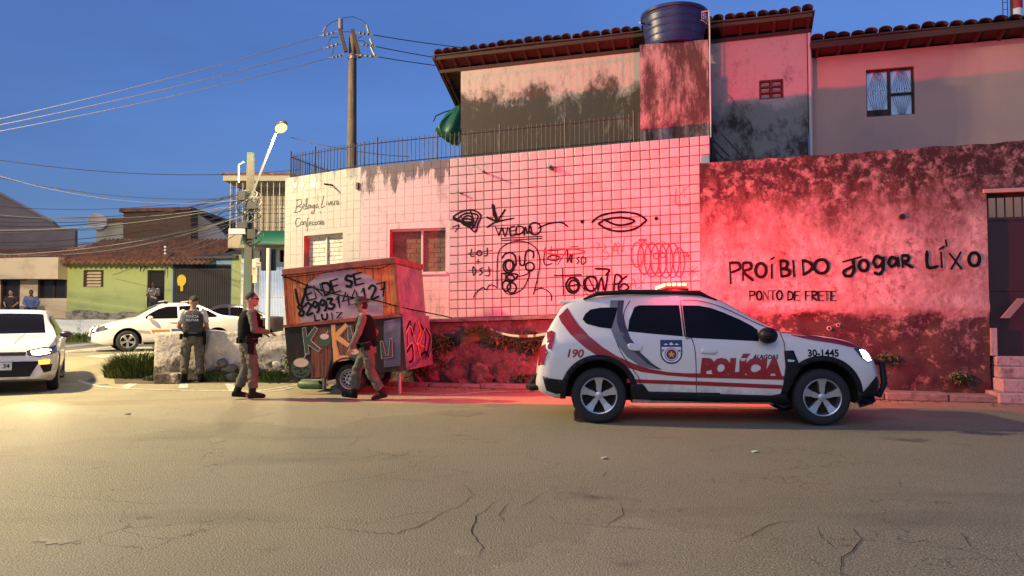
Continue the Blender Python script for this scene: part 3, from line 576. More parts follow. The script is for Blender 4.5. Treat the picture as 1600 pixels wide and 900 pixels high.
mb = MB(); back = 5.0; mb.hexa([UF.w(a, b, c) for c in (3.2, 5.2) for a, b in ((uL + .01, -.22), (uR - .01, -.22), (uR - .01, -back), (uL + .01, -back))]); mb.build('rear_mass', m_upper, uh)
mb = MB()   # vent block with two columns and three rows of slots
mb.fbox(UF, vh[0], vh[1], -.21, -.12, vh[2], vh[3]); v_ = mb.build('vent_block', mat('dark_void', (.01, .008, .008), .9), uh)
mb = MB(); va = (vh[1] - vh[0]); vc = vh[3] - vh[2]
for i in range(3): mb.fbox(UF, vh[0] + va * i / 2 - .014, vh[0] + va * i / 2 + .014, -.118, .012, vh[2], vh[3])
for k in range(4): mb.fbox(UF, vh[0] - .014, vh[1] + .014, -.116, .009, vh[2] + vc * k / 3 - .012, vh[2] + vc * k / 3 + .012)
mb.build('vent_frame', mat('rust_frame', (.12, .03, .03), .8), v_)
mb = MB()
for k in range(3):
    for q in range(2):
        for r in range(3): mb.fbox(UF, vh[0] + va * q / 2 + .03, vh[0] + va * (q + 1) / 2 - .03, -.115, -.07, vh[2] + vc * (k + .22 + .22 * r) / 3, vh[2] + vc * (k + .34 + .22 * r) / 3)
mb.build('vent_slat', m_white, v_)
# roof: falls to the back, overhangs front and left
def tiled_roof(par, fr, e, a0, a1, over, fall, depth, rows, pitch=.2, sag=.03):
    """clay pan tiles row by row above a batten deck; e(a) = eave height at the wall face"""
    def rz(a, b): return e(a) + .13 + (b + 0.0) * fall + sag * math.sin(a * 1.7) * .5
    mb = MB(); n = max(8, int((a1 - a0) / .3))
    mb.rings([[fr.w(lerp(a0, a1, i / n), b, rz(lerp(a0, a1, i / n), b) + c) for b, c in ((over, 0), (-depth, 0), (-depth, -.025), (over, -.025))] for i in range(n + 1)]); deck = mb.build('batten_deck', m_wood, par)
    tmb = MB(); nn = 7
    prof0 = [(math.cos(math.pi * j / nn), math.sin(math.pi * j / nn)) for j in range(nn + 1)]
    rs = []
    for y, k in ((0, 1.0), (1, .86)): rs.append([(x * .5 * k, y, z * .42 * k) for x, z in prof0] + [(x * .40 * k, y, z * .33 * k) for x, z in prof0[::-1]])
    tmb.rings(rs); o = tmb.build('roof_tile', m_rooftile); me = o.data; bpy.data.objects.remove(o)
    pinv = PM[par.name].inverted(); Bf = fr.mat().to_3x3().to_4x4()
    na = int((a1 - a0) / pitch); sl = math.atan(fall)
    for r in range(rows):
        for i in range(na):
            a = a0 + (i + .5) * pitch; b = over + .04 - r * .34 + random.uniform(-.025, .025)
            M = Matrix.Translation(fr.w(a + random.uniform(-.012, .012), b, rz(a, b) + .012 + random.uniform(0, .02))) @ Bf @ Matrix.Rotation(R(180), 4, 'Z') @ Matrix.Rotation(-sl + R(random.uniform(-2, 2)), 4, 'X') @ Matrix.Rotation(R(random.uniform(-3, 3)), 4, 'Z') @ Matrix.Diagonal((pitch * 1.0, .42, .2, 1))
            inst(me, 'roof_tile', pinv @ M, par)
    return rz
rzU = tiled_roof(uh, UF, lambda a: interp(eU, a), uL - .52, uR + .12, .30, .42, 3.6, 2, .205)
n = 24
for i in range(n + 1):
    a = lerp(uL - .42, uR + .02, i / n); mb = MB()
    mb.hexa([UF.w(a + da, b, rzU(a, b) - .027 - dc) for dc in (.09, 0) for da, b in ((-.03, .26), (.03, .26), (.03, -3.4), (-.03, -3.4))]); mb.build('rafter', m_wood, uh)
for b, dz in ((.26, -.03), (-.0, -.13), (-1.5, -.13), (-3.3, -.13)):
    mb = MB(); a1 = uR + .08 if b > -.01 else uL + .1
    mb.hexa([UF.w(a, b + db, rzU(a, b) + dz + dc) for dc in (-.07, 0) for a, db in ((uL - .5, .025), (a1, .025), (a1, -.025), (uL - .5, -.025))]); mb.build('beam', m_wood, uh)
for i in range(14):     # battens seen in the left overhang
    b = .2 - i * .25; mb = MB(); mb.hexa([UF.w(a, b + db, rzU(a, b) - .02 + dc) for dc in (-.035, 0) for a, db in ((uL - .53, .02), (uL + .2, .02), (uL + .2, -.02), (uL - .53, -.02))]); mb.build('batten', m_wood, uh)
mb = MB(); mb.hexa([UF.w(a, b, rzU(a, b) - .04 + c) for c in (-.05, .03) for a, b in ((uL - .56, .3), (uL - .50, .3), (uL - .50, -3.6), (uL - .56, -3.6))]); mb.build('barge_board', m_wood, uh)
# tank column
CF = WALL.shift(-.30); k0, k1 = CF.px(1000, 150)[0], CF.px(1107, 150)[0]; kt = (CF.px(1000, 70)[1], CF.px(1107, 62)[1])
kd = -1.29
mb = MB(); rgk = rough(9, .02); panel(mb, CF, span(k0, k1, .15), span(3.76, 6.0, .15), t=1.28, top=lambda a: lerp(kt[0], kt[1], (a - k0) / (k1 - k0)), disp=rgk); mb.build('tank_column', m_column, uh, smooth=True)
# down pipe and tank feed pipe
mb = MB(); pa, _ = CF.px(1106, 100); pts = [CF.px(1097, 18.5, .03), CF.px(1106, 17, .03), CF.px(1107, 40, .03), CF.px(1109, 215, .03)]; mb.tube([CF.w(a + (.0 if i == 0 else .02), .03, c) for i, (a, c) in enumerate(pts)], .014, 6); mb.build('feed_pipe', m_pvc, uh)
mb = MB(); a, c = UF.px(1265, 60, .1); _, c2 = UF.px(1265, 250, .1); mb.tube([UF.w(a, .06, c + .12), UF.w(a, .06, 3.3)], .035, 8); mb.build('down_pipe', m_pvc, uh)
# water tank
tc_ = CF.w((k0 + k1) / 2, -.42, 0); tY = tc_.y; zt0 = at(1045, 66, tY).z + .0; rt = 52.5 * tY / F; zt1 = at(1045, 6, tY - rt * .9).z
zt0 = max(kt) + .003
wt = thing('water_tank', 'round dark blue plastic water tank standing on the stained column', 'water tank', (tc_.x, tc_.y, zt0))
h = (zt1 - zt0) / .96; prof = [(0.02, 0), (rt * .80, 0), (rt * .82, h * .05)]
for k in range(4):
    r0 = lerp(rt * .82, rt * .945, (k + .5) / 4.2); z = h * (.08 + .2 * k)
    prof += [(r0, z), (r0 + .008, z + h * .15), (r0 + .022, z + h * .165), (r0 + .022, z + h * .19), (r0 + .010, z + h * .2)]
prof += [(rt * .955, h * .90), (rt, h * .915), (rt * 1.0, h * .985), (rt * .985, h), (rt * .86, h * 1.04), (rt * .4, h * 1.10), (rt * .2, h * 1.12), (rt * .12, h * 1.17), (0.01, h * 1.17)]
mb = MB(); mb.lathe(prof, 56, cap=True); mb.build('shell', m_tank, wt, smooth=True, local=True, sharp=28)
def wrap_text(s, size, R0, z, ang, m, name, par):
    mbt = text_mesh(s, size, 0.012); pts = []
    for p in mbt.v: a = ang + p.x / R0; pts.append(V((R0 * math.sin(a), -R0 * math.cos(a), z + p.y)))
    mbt.v = pts; mbt.build(name, m, par, local=True)
def text_mesh(s, size, bold=0.0, shear=0.0, spacing=1.0):
    cu = bpy.data.curves.new('t', 'FONT'); cu.body = s; cu.size = size; cu.offset = bold * size; cu.shear = shear; cu.resolution_u = 3; cu.space_character = spacing
    o = bpy.data.objects.new('t', cu); COL.objects.link(o); me = o.to_mesh(); mb = MB()
    mb.add([v.co.copy() for v in me.vertices], [list(p.vertices) for p in me.polygons]); o.to_mesh_clear()
    bpy.data.objects.remove(o); bpy.data.curves.remove(cu); return mb
wrap_text('BRA', .20, rt * .985 + .014, h * .60, R(37), m_white, 'brand_print', wt)
mb = MB(); mb.rings([[V((((rt * .97 + .016) * math.sin(R(37 + 2 * i))), -(rt * .97 + .016) * math.cos(R(37 + 2 * i)), h * .54 + dz)) for dz in (0, .018)] for i in range(14)], cap=False, closed=False); mb.build('brand_underline', m_white, wt, local=True, fix=False)
mb = MB(); mb.tube([(-rt * .95, -.2, h * .62), (-rt * 1.12, -.3, h * .60)], .02, 6); mb.build('overflow_pipe', m_tank, wt, local=True)
# rolled green tarp hanging at the gable
p0 = at(700, 200, UF.w(uL, -.2, 0).y); tp = thing('green_tarp', 'bundled green tarpaulin hanging from the gable of the upper house', 'tarpaulin', p0)
mb = MB(); rs = []; trow = [(170, 717, 721), (176, 708, 722), (184, 696, 722), (195, 686, 722), (205, 681, 722), (213, 686, 722), (220, 695, 721), (225, 704, 717)]
for i, (yy, xl, xr) in enumerate(trow):
    q0, q1 = at(xl, yy, p0.y), at(xr, yy, p0.y); cq = (q0 + q1) / 2; w = (q1 - q0).length / 2
    rs.append([cq + V((w * math.cos(q) * (1 + .05 * math.sin(7 * q + i)), .55 * w * math.sin(q) * (1 + .28 * math.sin(5 * q + i * .5)) - .06, .05 * math.sin(4 * q + i * 1.3) - .03 * math.cos(q))) for q in [2 * math.pi * k / 40 for k in range(40)]])
mb.rings(rs); mb.build('cloth', m_tarp, tp, smooth=True, sharp=50)
mb = MB(); mb.tube([at(720, 168, p0.y), at(695, 175, p0.y), at(681, 181, p0.y), at(677, 190, p0.y)], .015, 6); mb.build('support_rod', m_iron, tp)
# -------------------------------------------------- right upper house
RF = WALL.shift(-1.75); r0 = RF.px(1264, 150)[0]; r1 = RF.px(1760, 150)[0]
eR = [(r0, RF.px(1264, 91)[1]), (r1, RF.px(1600, 59)[1] + (RF.px(1600, 59)[1] - RF.px(1264, 91)[1]) * (r1 - RF.px(1600, 59)[0]) / (RF.px(1600, 59)[0] - r0))]
rh = thing('rose_house', 'plain rose upper house with barred window behind the red wall', 'house', RF.w((r0 + r1) / 2, 0, 0))
q0, q1 = RF.px(1353, 109), RF.px(1430, 178); wh = (q0[0], q1[0], q1[1], q0[1])
mb = MB(); panel(mb, RF, span(r0 + .004, r1, .6, wh[:2]), sorted([0, 2.5, 6.3] + list(wh[2:])), rect_hole([wh]), .2, keep=wh[3], top=lambda a: interp(eR, a)); mb.build('wall', m_rosewall, rh)
mb = MB(); mb.hexa([RF.w(a, b, c) for c in (0, 4.4) for a, b in ((r0 + .02, -.45), (r1, -.45), (r1, -5), (r0 + .02, -5))]); mb.build('rear_mass', m_rosewall, rh)
rzR = tiled_roof(rh, RF, lambda a: interp(eR, a) - .02, r0 - .0, r1, .38, .3, 3.0, 2, .24)
mb = MB(); mb.hexa([RF.w(a, b, rzR(a, .36) - .03 + c) for c in (-.11, 0) for a, b in ((r0, .37), (r1, .37), (r1, .33), (r0, .33))]); mb.build('fascia', m_wood, rh)
for i in range(14):
    a = lerp(r0 + .15, r1, i / 13); mb = MB(); mb.hexa([RF.w(a + da, b, rzR(a, b) - .03 + c) for c in (-.08, 0) for da, b in ((-.03, .32), (.03, .32), (.03, -.2), (-.03, -.2))]); mb.build('rafter', m_wood, rh)
wa, wc = wh[1] - wh[0], wh[3] - wh[2]
wd = MB(); wd.fbox(RF, wh[0], wh[1], -.16, -.14, wh[2], wh[3]); wd = wd.build('window', mat('dark_void', (.01, .008, .008), .9), rh)
for u0, u1, c0, c1 in ((0.02, .47, .17, .98), (.53, .97, .5, .98), (.53, .97, .02, .46)):
    mb = MB(); mb.fbox(RF, wh[0] + wa * u0, wh[0] + wa * u1, -.138, -.13, wh[2] + wc * c0, wh[2] + wc * c1); mb.build('pane', m_glasspane, wd)
mb = MB()
for u in (0, .5, 1): mb.fbox(RF, wh[0] + wa * u - .022, wh[0] + wa * u + .022, -.13, -.06, wh[2], wh[3])
for c in (0, 1): mb.fbox(RF, wh[0], wh[1], -.128, -.058, wh[2] + wc * c - .022, wh[2] + wc * c + .022)
mb.fbox(RF, wh[0] + wa * .5, wh[1], -.127, -.062, wh[2] + wc * .47 - .015, wh[2] + wc * .47 + .015)
mb.fbox(RF, wh[0] + .02, wh[0] + wa * .48, -.127, -.07, wh[2], wh[2] + wc * .15); mb.build('frame', m_wood, wd)
mb = MB()
for cx, b0, dirn in ((.25, .52, 1), (.25, .50, -1), (.75, .52, 1), (.75, .46, -1)):
    for i in range(-4, 5):
        a0 = wh[0] + wa * cx; tip = wh[0] + wa * (cx + i * .055); mb.tube([RF.w(a0 + i * .006, -.05, wh[2] + wc * (b0 + dirn * .46)) if False else RF.w(a0 + i * .012, -.05, wh[2] + wc * (.98 if dirn > 0 else .02)), RF.w(tip, -.05, wh[2] + wc * b0)], .004, 4)
    for s_ in (-1, 1): mb.tube([RF.w(wh[0] + wa * cx + s_ * .07 + .03 * math.cos(t), -.05, wh[2] + wc * .53 + .03 * math.sin(t)) for t in [k * .5 for k in range(11)]], .004, 4)
mb.build('grille', m_iron, wd)
# stair rail between the houses
SF = WALL.shift(-.55); sr = thing('stair_railing', 'black sloping stair railing beside the end of the tiled wall', 'railing', SF.w(sR + .1, 0, 3.2))
sq = lambda x, y: SF.w(SF.px(x, y)[0], 0, SF.px(x, y)[1])
for pts, r in (([(1113, 250), (1113, 194)], .022), ([(1113, 194), (1152, 236), (1170, 256)], .012), ([(1113, 218), (1140, 245)], .015), ([(1113, 230), (1132, 250)], .015), ([(1113, 240), (1122, 251)], .015)):
    mb = MB(); mb.tube([sq(*p) for p in pts], r, 6); mb.build('rail' if len(pts) > 1 and r < .02 else 'post', m_iron, sr)
# chimney and ladder mast behind the roof
ch = thing('white_vent_stack', 'white round vent stack with red collar above the rose roof', 'chimney', at(1591, 60, 17.5) - V((0, 0, 1.2)))
pc = at(1591, 60, 17.5); mb = MB(); mb.tube([pc - V((0, 0, 1.2)), pc + V((0, 0, .72))], .105, 16); mb.build('pipe', m_white, ch, smooth=True)
mb = MB(); mb.tube([pc + V((0, 0, .72)), pc + V((0, 0, .80)), pc + V((0, 0, 1.25))], .112, 16); mb.build('collar', m_redp, ch, smooth=True)
mst = thing('ladder_mast', 'slim dark ladder mast beside the white vent stack', 'mast', at(1575, 60, 17.2) - V((0, 0, 1)))
for x, r in ((1568, .010), (1575.5, .010), (1581.5, .03)): q = at(x, 60, 17.2); mb = MB(); mb.tube([q - V((0, 0, 1)), q + V((0, 0, 1.6))], r, 5); mb.build('upright', m_iron, mst)
for k in range(12): q = at(1568, 60, 17.2) + V((0, 0, -.5 + .17 * k)); mb = MB(); mb.tube([q, q + V((.12, 0, .01))], .007, 4); mb.build('rung', m_iron, mst)
# -------------------------------------------------- red stained wall with the painted notice
RW = WALL.shift(.26); w0 = RW.px(1093, 300)[0]; w1 = RW.px(1800, 300)[0]
tA, tB = RW.px(1094, 255), RW.px(1600, 220); tRW = [(w0, tA[1]), (w1, tB[1] + (tB[1] - tA[1]) * (w1 - tB[0]) / (tB[0] - tA[0]))]
d0 = RW.px(1541, 300); dh = (d0[0], d0[0] + 1.15, .42, RW.px(1541, 301)[1])
rw = thing('stained_wall', 'long damp stained wall with hand painted no dumping notice', 'wall', RW.w((w0 + w1) / 2, 0, 0))
rg2 = rough(21, .06); rg3 = rough(4, .008)
def rdisp(a, c):
    k = max(0.0, min(1.0, (1.42 - c) / .1)); v = lerp(rg3(a, c), rg2(a, c) - .03, k)
    if 1.44 < c < 1.56: v += .035
    return v
mb = MB(); panel(mb, RW, span(w0, w1, .085, dh[:2]), span(0.0, 3.9, .085, dh[2:]), rect_hole([(dh[0], dh[1], -1, dh[3])]), .24, keep=dh[3], top=lambda a: interp(tRW, a) + .025 * fbm(V((a * 2.5, 0, 0)), 3), disp=rdisp); mb.build('plaster', m_redwall, rw, smooth=True, sharp=60)
z8 = lambda l: [(1080 + x / 2.046, 200 + y / 2.046) for x, y in l]
NOTICE = [[(123,430),(126,497)],[(123,432),(150,432),(155,450),(128,462)],[(165,432),(165,487)],[(165,432),(188,432),(190,450),(167,460),(197,487)],ell(222,455,17,22),[(257,437),(257,480)],[(255,420),(263,415)],[(284,425),(287,475)],[(284,425),(305,428),(303,447),(287,450),(312,455),(310,470),(287,475)],[(325,425),(328,475)],[(355,423),(358,470)],[(355,423),(380,432),(385,450),(358,470)],ell(415,443,22,22),
 [(485,428),(540,413)],[(515,420),(520,450),(510,472),(492,472),(488,458),(520,440)],ell(550,440,15,17),[(607,418),(592,410),(582,428),(592,445),(608,435),(612,412),(612,450),(600,468),(585,462)],[(655,420),(640,413),(630,430),(640,443),(655,430),(657,413),(662,443)],[(673,408),(675,445)],[(673,408),(692,410),(690,425),(676,428),(706,446)],[(752,395),(755,445),(786,442)],[(797,398),(800,445)],[(793,388),(806,380)],[(812,360),(815,376)],[(825,402),(862,450)],[(860,398),(830,450)],ell(903,420,17,21)]
paint('painted_notice', RW, [z8(l) for l in NOTICE], .046, m_black, rw, off=.028)
mb = MB(); zf = lambda x, y: RW.px(1080 + x / 2.046, 200 + y / 2.046); letters(mb, 'PONTO', zf(187, 550), zf(295, 549), .155, .031, RW.w, off=.028); letters(mb, 'DE', zf(308, 550), zf(350, 551), .15, .031, RW.w, off=.028); letters(mb, 'FRETE', zf(365, 551), zf(466, 552), .155, .031, RW.w, off=.028); mb.build('painted_notice', m_black, rw, fix=False)
for x, y, r in ((1409, 339, .05), (1295, 513, .035), (1309, 508, .03)):
    a, c = RW.px(x, y); mb = MB(); mb.tube([RW.w(a, -.01, c), RW.w(a, .05, c)], r, 12); o = mb.build('drain_pipe', m_pvc if y > 400 else m_iron, rw); mb = MB(); mb.tube([RW.w(a, .04, c), RW.w(a, .052, c)], r * .72, 10); mb.build('bore', mat('dark_void', (.01, .008, .008), .9), o)
# gate in its opening
gt = thing('entrance_gate', 'dark metal door with barred top in the red wall', 'gate', RW.w((dh[0] + dh[1]) / 2, -.2, dh[2]))
mb = MB(); mb.fbox(RW, dh[0] + .03, dh[1] - .03, -.23, -.19, dh[2], dh[3] - .42); mb.build('leaf', m_gate, gt)
mb = MB(); mb.fbox(RW, dh[0] + .002, dh[0] + .03, -.235, -.16, dh[2], dh[3] - .002); mb.fbox(RW, dh[1] - .03, dh[1] - .002, -.235, -.16, dh[2], dh[3] - .002)
for zz in (dh[3] - .44, dh[3] - .06, 1.75): mb.fbox(RW, dh[0] + .031, dh[1] - .031, -.232, -.17, zz, zz + .05)
mb.build('frame', m_gate, gt)
for i in range(9): mb = MB(); a = lerp(dh[0] + .08, dh[1] - .08, i / 8); mb.tube([RW.w(a, -.2, dh[3] - .40), RW.w(a, -.2, dh[3] - .05)], .012, 6); mb.build('bar', m_iron, gt)
mb = MB(); mb.fbox(RW, dh[0] - .05, dh[1] + .1, .002, .06, dh[3] - .01, dh[3] + .05); mb.build('lintel', m_rosewall, gt)
pl = MB(); g1, g2 = RW.px(1570, 497, .1), RW.px(1597, 466, .1); pl.hexa([RW.w(a + da, b, c) for (a, c) in (g1, g2) for da, b in ((-.05, .1), (.07, .1), (.07, .05), (-.05, .05))]); pl = pl.build('leaning_plank', mat('grey_plank', (.25, .19, .17), .8)); tag(pl, 'short grey plank leaning inside the dark doorway', 'plank')
st = thing('door_steps', 'worn concrete steps up to the dark metal door', 'steps', RW.w(dh[0] + .5, .3, 0)); m_step = mat('step_concrete', (.33, .29, .275), .85, [((.16, .12, .11), 5, .48, .66, 6, (1, 1, 1))], bump=(16, .6, 5))
for i, (x0, x1, b0, b1, c0, c1) in enumerate([(-.1, 1.6, .0, .62, 0, .16), (.02, 1.5, .0, .42, .161, .36), (.06, 1.5, -.20, .2, .361, .54), (.06, 1.5, -.19, .05, .541, .70)]):
    mb = MB(); mb.fbox(RW, dh[0] + x0, dh[0] + x1, b0, b1, c0, c1); o = mb.build('step', m_step, st); bv = o.modifiers.new('b', 'BEVEL'); bv.width = .018; bv.segments = 2
mb = MB(); mb.fbox(RW, dh[0] + .005, dh[0] + .09, -.05, .03, .71, 1.15); mb.build('side_block', m_step, st)
# kerb along the foot of the walls, in lengths
kb = MB(); KF = WALL.shift(.42)
kerb = MB(); kerb.fbox(KF, sK - .3, w1, -.18, -.02, 0, .02); kerb = struct(kerb.build('kerb', m_dirt))
a = sK - 1.0
while a < w1:
    l = random.uniform(.85, 1.05); rise = .09 + .03 * max(0, min(1, (a - 3) / 5)) + random.uniform(-.012, .012); off = random.uniform(-.015, .015)
    mb = MB(); wd_ = .16 + .22 * max(0, min(1, (a - sR) / 2)); mb.fbox(KF, a + .006, a + l - .006, -.06 + off, wd_ + off, 0.0, rise); o = mb.build('kerb_stone', m_kerb, kerb); bv = o.modifiers.new('b', 'BEVEL'); bv.width = .02; bv.segments = 2
    a += l
# ================================================================== street lamps (real lamps with their light)
m_galv = mat('galvanised_steel', (.25, .25, .26), .45, metal=.7)
m_conc = mat('pole_concrete', (.11, .095, .075), .85, [((.06, .14, .11), 4, .45, .7, 5, (1, 1, .25))], bump=(20, .3, 4))
m_lamp = mat('lamp_glass', (.05, .04, .02), .3, emis=(1.0, .62, .13), es=4.5)
def lamp_head(par, p, dirv, energy, col, rad=.12, area=False):
    d = V(dirv).normalized(); sd = V((-d.y, d.x, 0)).normalized(); up = sd.cross(d) * -1
    if up.z < 0: up = -up
    rs = []
    for t, w, h0, h1 in ((-.30, .05, -.03, .05), (-.15, .10, -.05, .10), (.1, .16, -.055, .13), (.32, .15, -.05, .10), (.45, .06, -.03, .03)):
        rs.append([p + d * t + sd * (w * math.cos(q)) + up * ((h1 if math.sin(q) > 0 else -h0) * math.sin(q)) for q in [2 * math.pi * j / 16 for j in range(16)]])
    mb = MB(); mb.rings(rs); mb.build('lamp_head', m_galv, par, smooth=True, sharp=60)
    mb = MB(); s = MB(); mb.sphere(p + d * .12 - up * .065, (.25, .17, .11), 20, 12, Matrix((d, sd, up)).transposed()); mb.build('lamp_glass', m_lamp, par, smooth=True)
    ld = bpy.data.lights.new('lamp_light', 'AREA' if area else 'POINT'); ld.energy = energy; ld.color = col
    if area: ld.shape = 'DISK'; ld.size = .3
    else: ld.shadow_soft_size = rad
    lo = bpy.data.objects.new('lamp_light', ld); COL.objects.link(lo); lo.parent = par
    lo.location = PM[par.name].inverted() @ (p + d * .12 - up * (.20 if area else .30))
# the lamp over the near street, on its post left of the picture: its light comes in low from the left
nl = thing('street_lamp', 'tall street lamp on the near pavement outside the left edge', 'street lamp', (-15.8, 13.2, 0))
mb = MB(); mb.tube([(-15.8, 13.2, 0), (-15.8, 13.2, 5), (-15.8, 13.2, 9.2)], [.16, .13, .10], 12); mb.build('pole', m_conc, nl, smooth=True)
mb = MB(); mb.tube([(-15.8, 13.2, 8.8), (-15.3, 13.1, 9.4), (-14.4, 12.95, 9.7)], .035, 8); mb.build('arm', m_galv, nl, smooth=True)
lamp_head(nl, V((-14.1, 12.9, 9.72)), (1, -.15, .12), 17500, (1.0, .76, .40), .22)
# the lamp in the picture, on an arm off the concrete pole
PZ = 24.0
pb = at(388, 500, PZ); pb.z = gz(pb.x, pb.y)
up_ = thing('concrete_pole', 'square concrete utility pole wrapped in cables by the electrical shop', 'utility pole', pb)
ptop = at(387, 239, PZ)
def sqtube(mb, p, q, w0, w1): mb.hexa([V((p.x + x * w0, p.y + y * w0, p.z)) for x, y in ((-1, -1), (1, -1), (1, 1), (-1, 1))] + [V((q.x + x * w1, q.y + y * w1, q.z)) for x, y in ((-1, -1), (1, -1), (1, 1), (-1, 1))])
mb = MB(); sqtube(mb, pb, V((pb.x, pb.y, ptop.z)), .15, .09); mb.build('shaft', m_conc, up_)
sl = thing('lamp_arm', 'lit street lamp on a slanted white arm above the concrete pole', 'street lamp', at(388, 318, PZ - .2))
mb = MB(); l0, l1 = at(388, 318, PZ - .2), at(432, 206, PZ - .6); mb.tube([l0 - V((0, 0, .9)), l0, lerp(l0, l1, .5), l1], .04, 8); mb.build('arm', mat('white_arm', (.16, .155, .145), .5), sl, smooth=True)
mb = MB()
for z in (.3, .9): mb.box(l0 - V((0, -.1, z)), (.26, .3, .05))
mb.build('clamp', m_galv, sl)
lamp_head(sl, at(437, 200, PZ - .65), (.55, -.75, .25), 760, (1.0, .82, .46), .10, True)
# ================================================================== far side of the side street (left)
m_hcream = mat('cream_house_paint', (.62, .52, .36), .8, [((.45, .36, .24), 1.3, .5, .75, 4, (1, 1, 1))])
m_hgreen = mat('lime_house_paint', (.42, .50, .19), .8, [((.33, .42, .15), 1.1, .5, .75, 4, (1, 1, 1)), ((.42, .40, .30), 2.5, .60, .68, 6, (1, 1, 1), (2.3, 1.2, .18))])
m_hblue = mat('blue_house_paint', (.22, .40, .60), .8)
m_base = mat('peeling_base', (.36, .34, .29), .9, [((.10, .09, .07), 2.4, .46, .6, 6, (1, 1, 1)), ((.20, .25, .10), 4, .58, .7, 4, (1, 1, 1))], bump=(12, .7, 5))
m_wwall = mat('whitewashed_low_wall', (.66, .70, .70), .85, [((.30, .42, .50), 2.2, .54, .64, 6, (1, 1, 1)), ((.20, .18, .14), 1.8, .60, .70, 6, (1, 1, 1))], bump=(14, .5, 4))
m_grender = mat('grey_render', (.22, .18, .175), .9, [((.16, .13, .125), .6, .4, .7, 5, (1, 1, 1))])
m_grender2 = mat('pale_grey_render', (.30, .28, .33), .9, [((.24, .22, .26), .6, .4, .7, 4, (1, 1, 1))])
m_dark = mat('dark_opening', (.012, .012, .014), .35)
m_pave = mat('terrace_paving', (.26, .23, .19), .9, [((.16, .14, .11), 3, .45, .7, 4, (1, 1, 1))])
m_gatel = mat('charcoal_gate_sheet', (.035, .033, .032), .6, [((.12, .11, .10), 7, .66, .74, 5, (6, 1, .3))])
m_yellow = mat('yellow_sign', (.75, .52, .03), .55)
def brick_mat(name, c1, c2, mor, sc):
    m = bpy.data.materials.new(name); m.use_nodes = True; N = m.node_tree.nodes; Lk = m.node_tree.links; b = N['Principled BSDF']; b.inputs['Roughness'].default_value = .9
    g = N.new('ShaderNodeNewGeometry'); sx = N.new('ShaderNodeSeparateXYZ'); cx = N.new('ShaderNodeCombineXYZ'); ad = N.new('ShaderNodeMath'); ad.operation = 'ADD'
    Lk.new(g.outputs['Position'], sx.inputs[0]); Lk.new(sx.outputs[0], ad.inputs[0]); Lk.new(sx.outputs[1], ad.inputs[1]); Lk.new(ad.outputs[0], cx.inputs[0]); Lk.new(sx.outputs[2], cx.inputs[1])
    t = N.new('ShaderNodeTexBrick'); t.inputs['Color1'].default_value = (*c1, 1); t.inputs['Color2'].default_value = (*c2, 1); t.inputs['Mortar'].default_value = (*mor, 1); t.inputs['Scale'].default_value = sc; t.inputs['Mortar Size'].default_value = .018; t.inputs['Row Height'].default_value = .3; t.inputs['Brick Width'].default_value = .6
    bp = N.new('ShaderNodeBump'); bp.inputs['Strength'].default_value = .6; bp.inputs['Distance'].default_value = .03; bp.invert = True
    Lk.new(cx.outputs[0], t.inputs['Vector']); Lk.new(t.outputs['Color'], b.inputs['Base Color']); Lk.new(t.outputs['Fac'], bp.inputs['Height']); Lk.new(bp.outputs[0], b.inputs['Normal']); return m
m_brown = brick_mat('far_brown_brick', (.15, .085, .05), (.115, .065, .04), (.20, .13, .085), 2.2)
m_orange = brick_mat('far_orange_block', (.46, .19, .075), (.38, .15, .06), (.20, .09, .05), 1.5)
HY = 33.0; HF = Frame((0, HY, 0), (1, 0, 0), (0, -1, 0)); TZ = 1.24
def hx(x, y=450, b=0): return HF.px(x, y, b)[0]
def hz(y, b=0): return HF.px(400, y, b)[1]
# raised terrace the houses stand on
mb = MB(); mb.hexa([V((x, y, z)) for z in (0, TZ) for x, y in ((-60, 30.6), (-11.6, 30.6), (-11.6, 60), (-60, 60))]); struct(mb.build('terrace', m_pave))
lw = MB(); a0, a1 = at(60, 520, 30.3).x, at(318, 520, 30.3).x
TF = Frame((0, 30.35, 0), (1, 0, 0), (0, -1, 0)); panel(lw, TF, span(-30, a1, .3), span(.2, TZ + .1, .25), t=.24, disp=rough(31, .05), top=lambda a: TZ + .02 + .05 * fbm(V((a, 3, 3)), 3)); lw = lw.build('low_retaining_wall', m_wwall, smooth=True)
tag(lw, 'peeling whitewashed low wall below the cream and green houses', 'low wall')
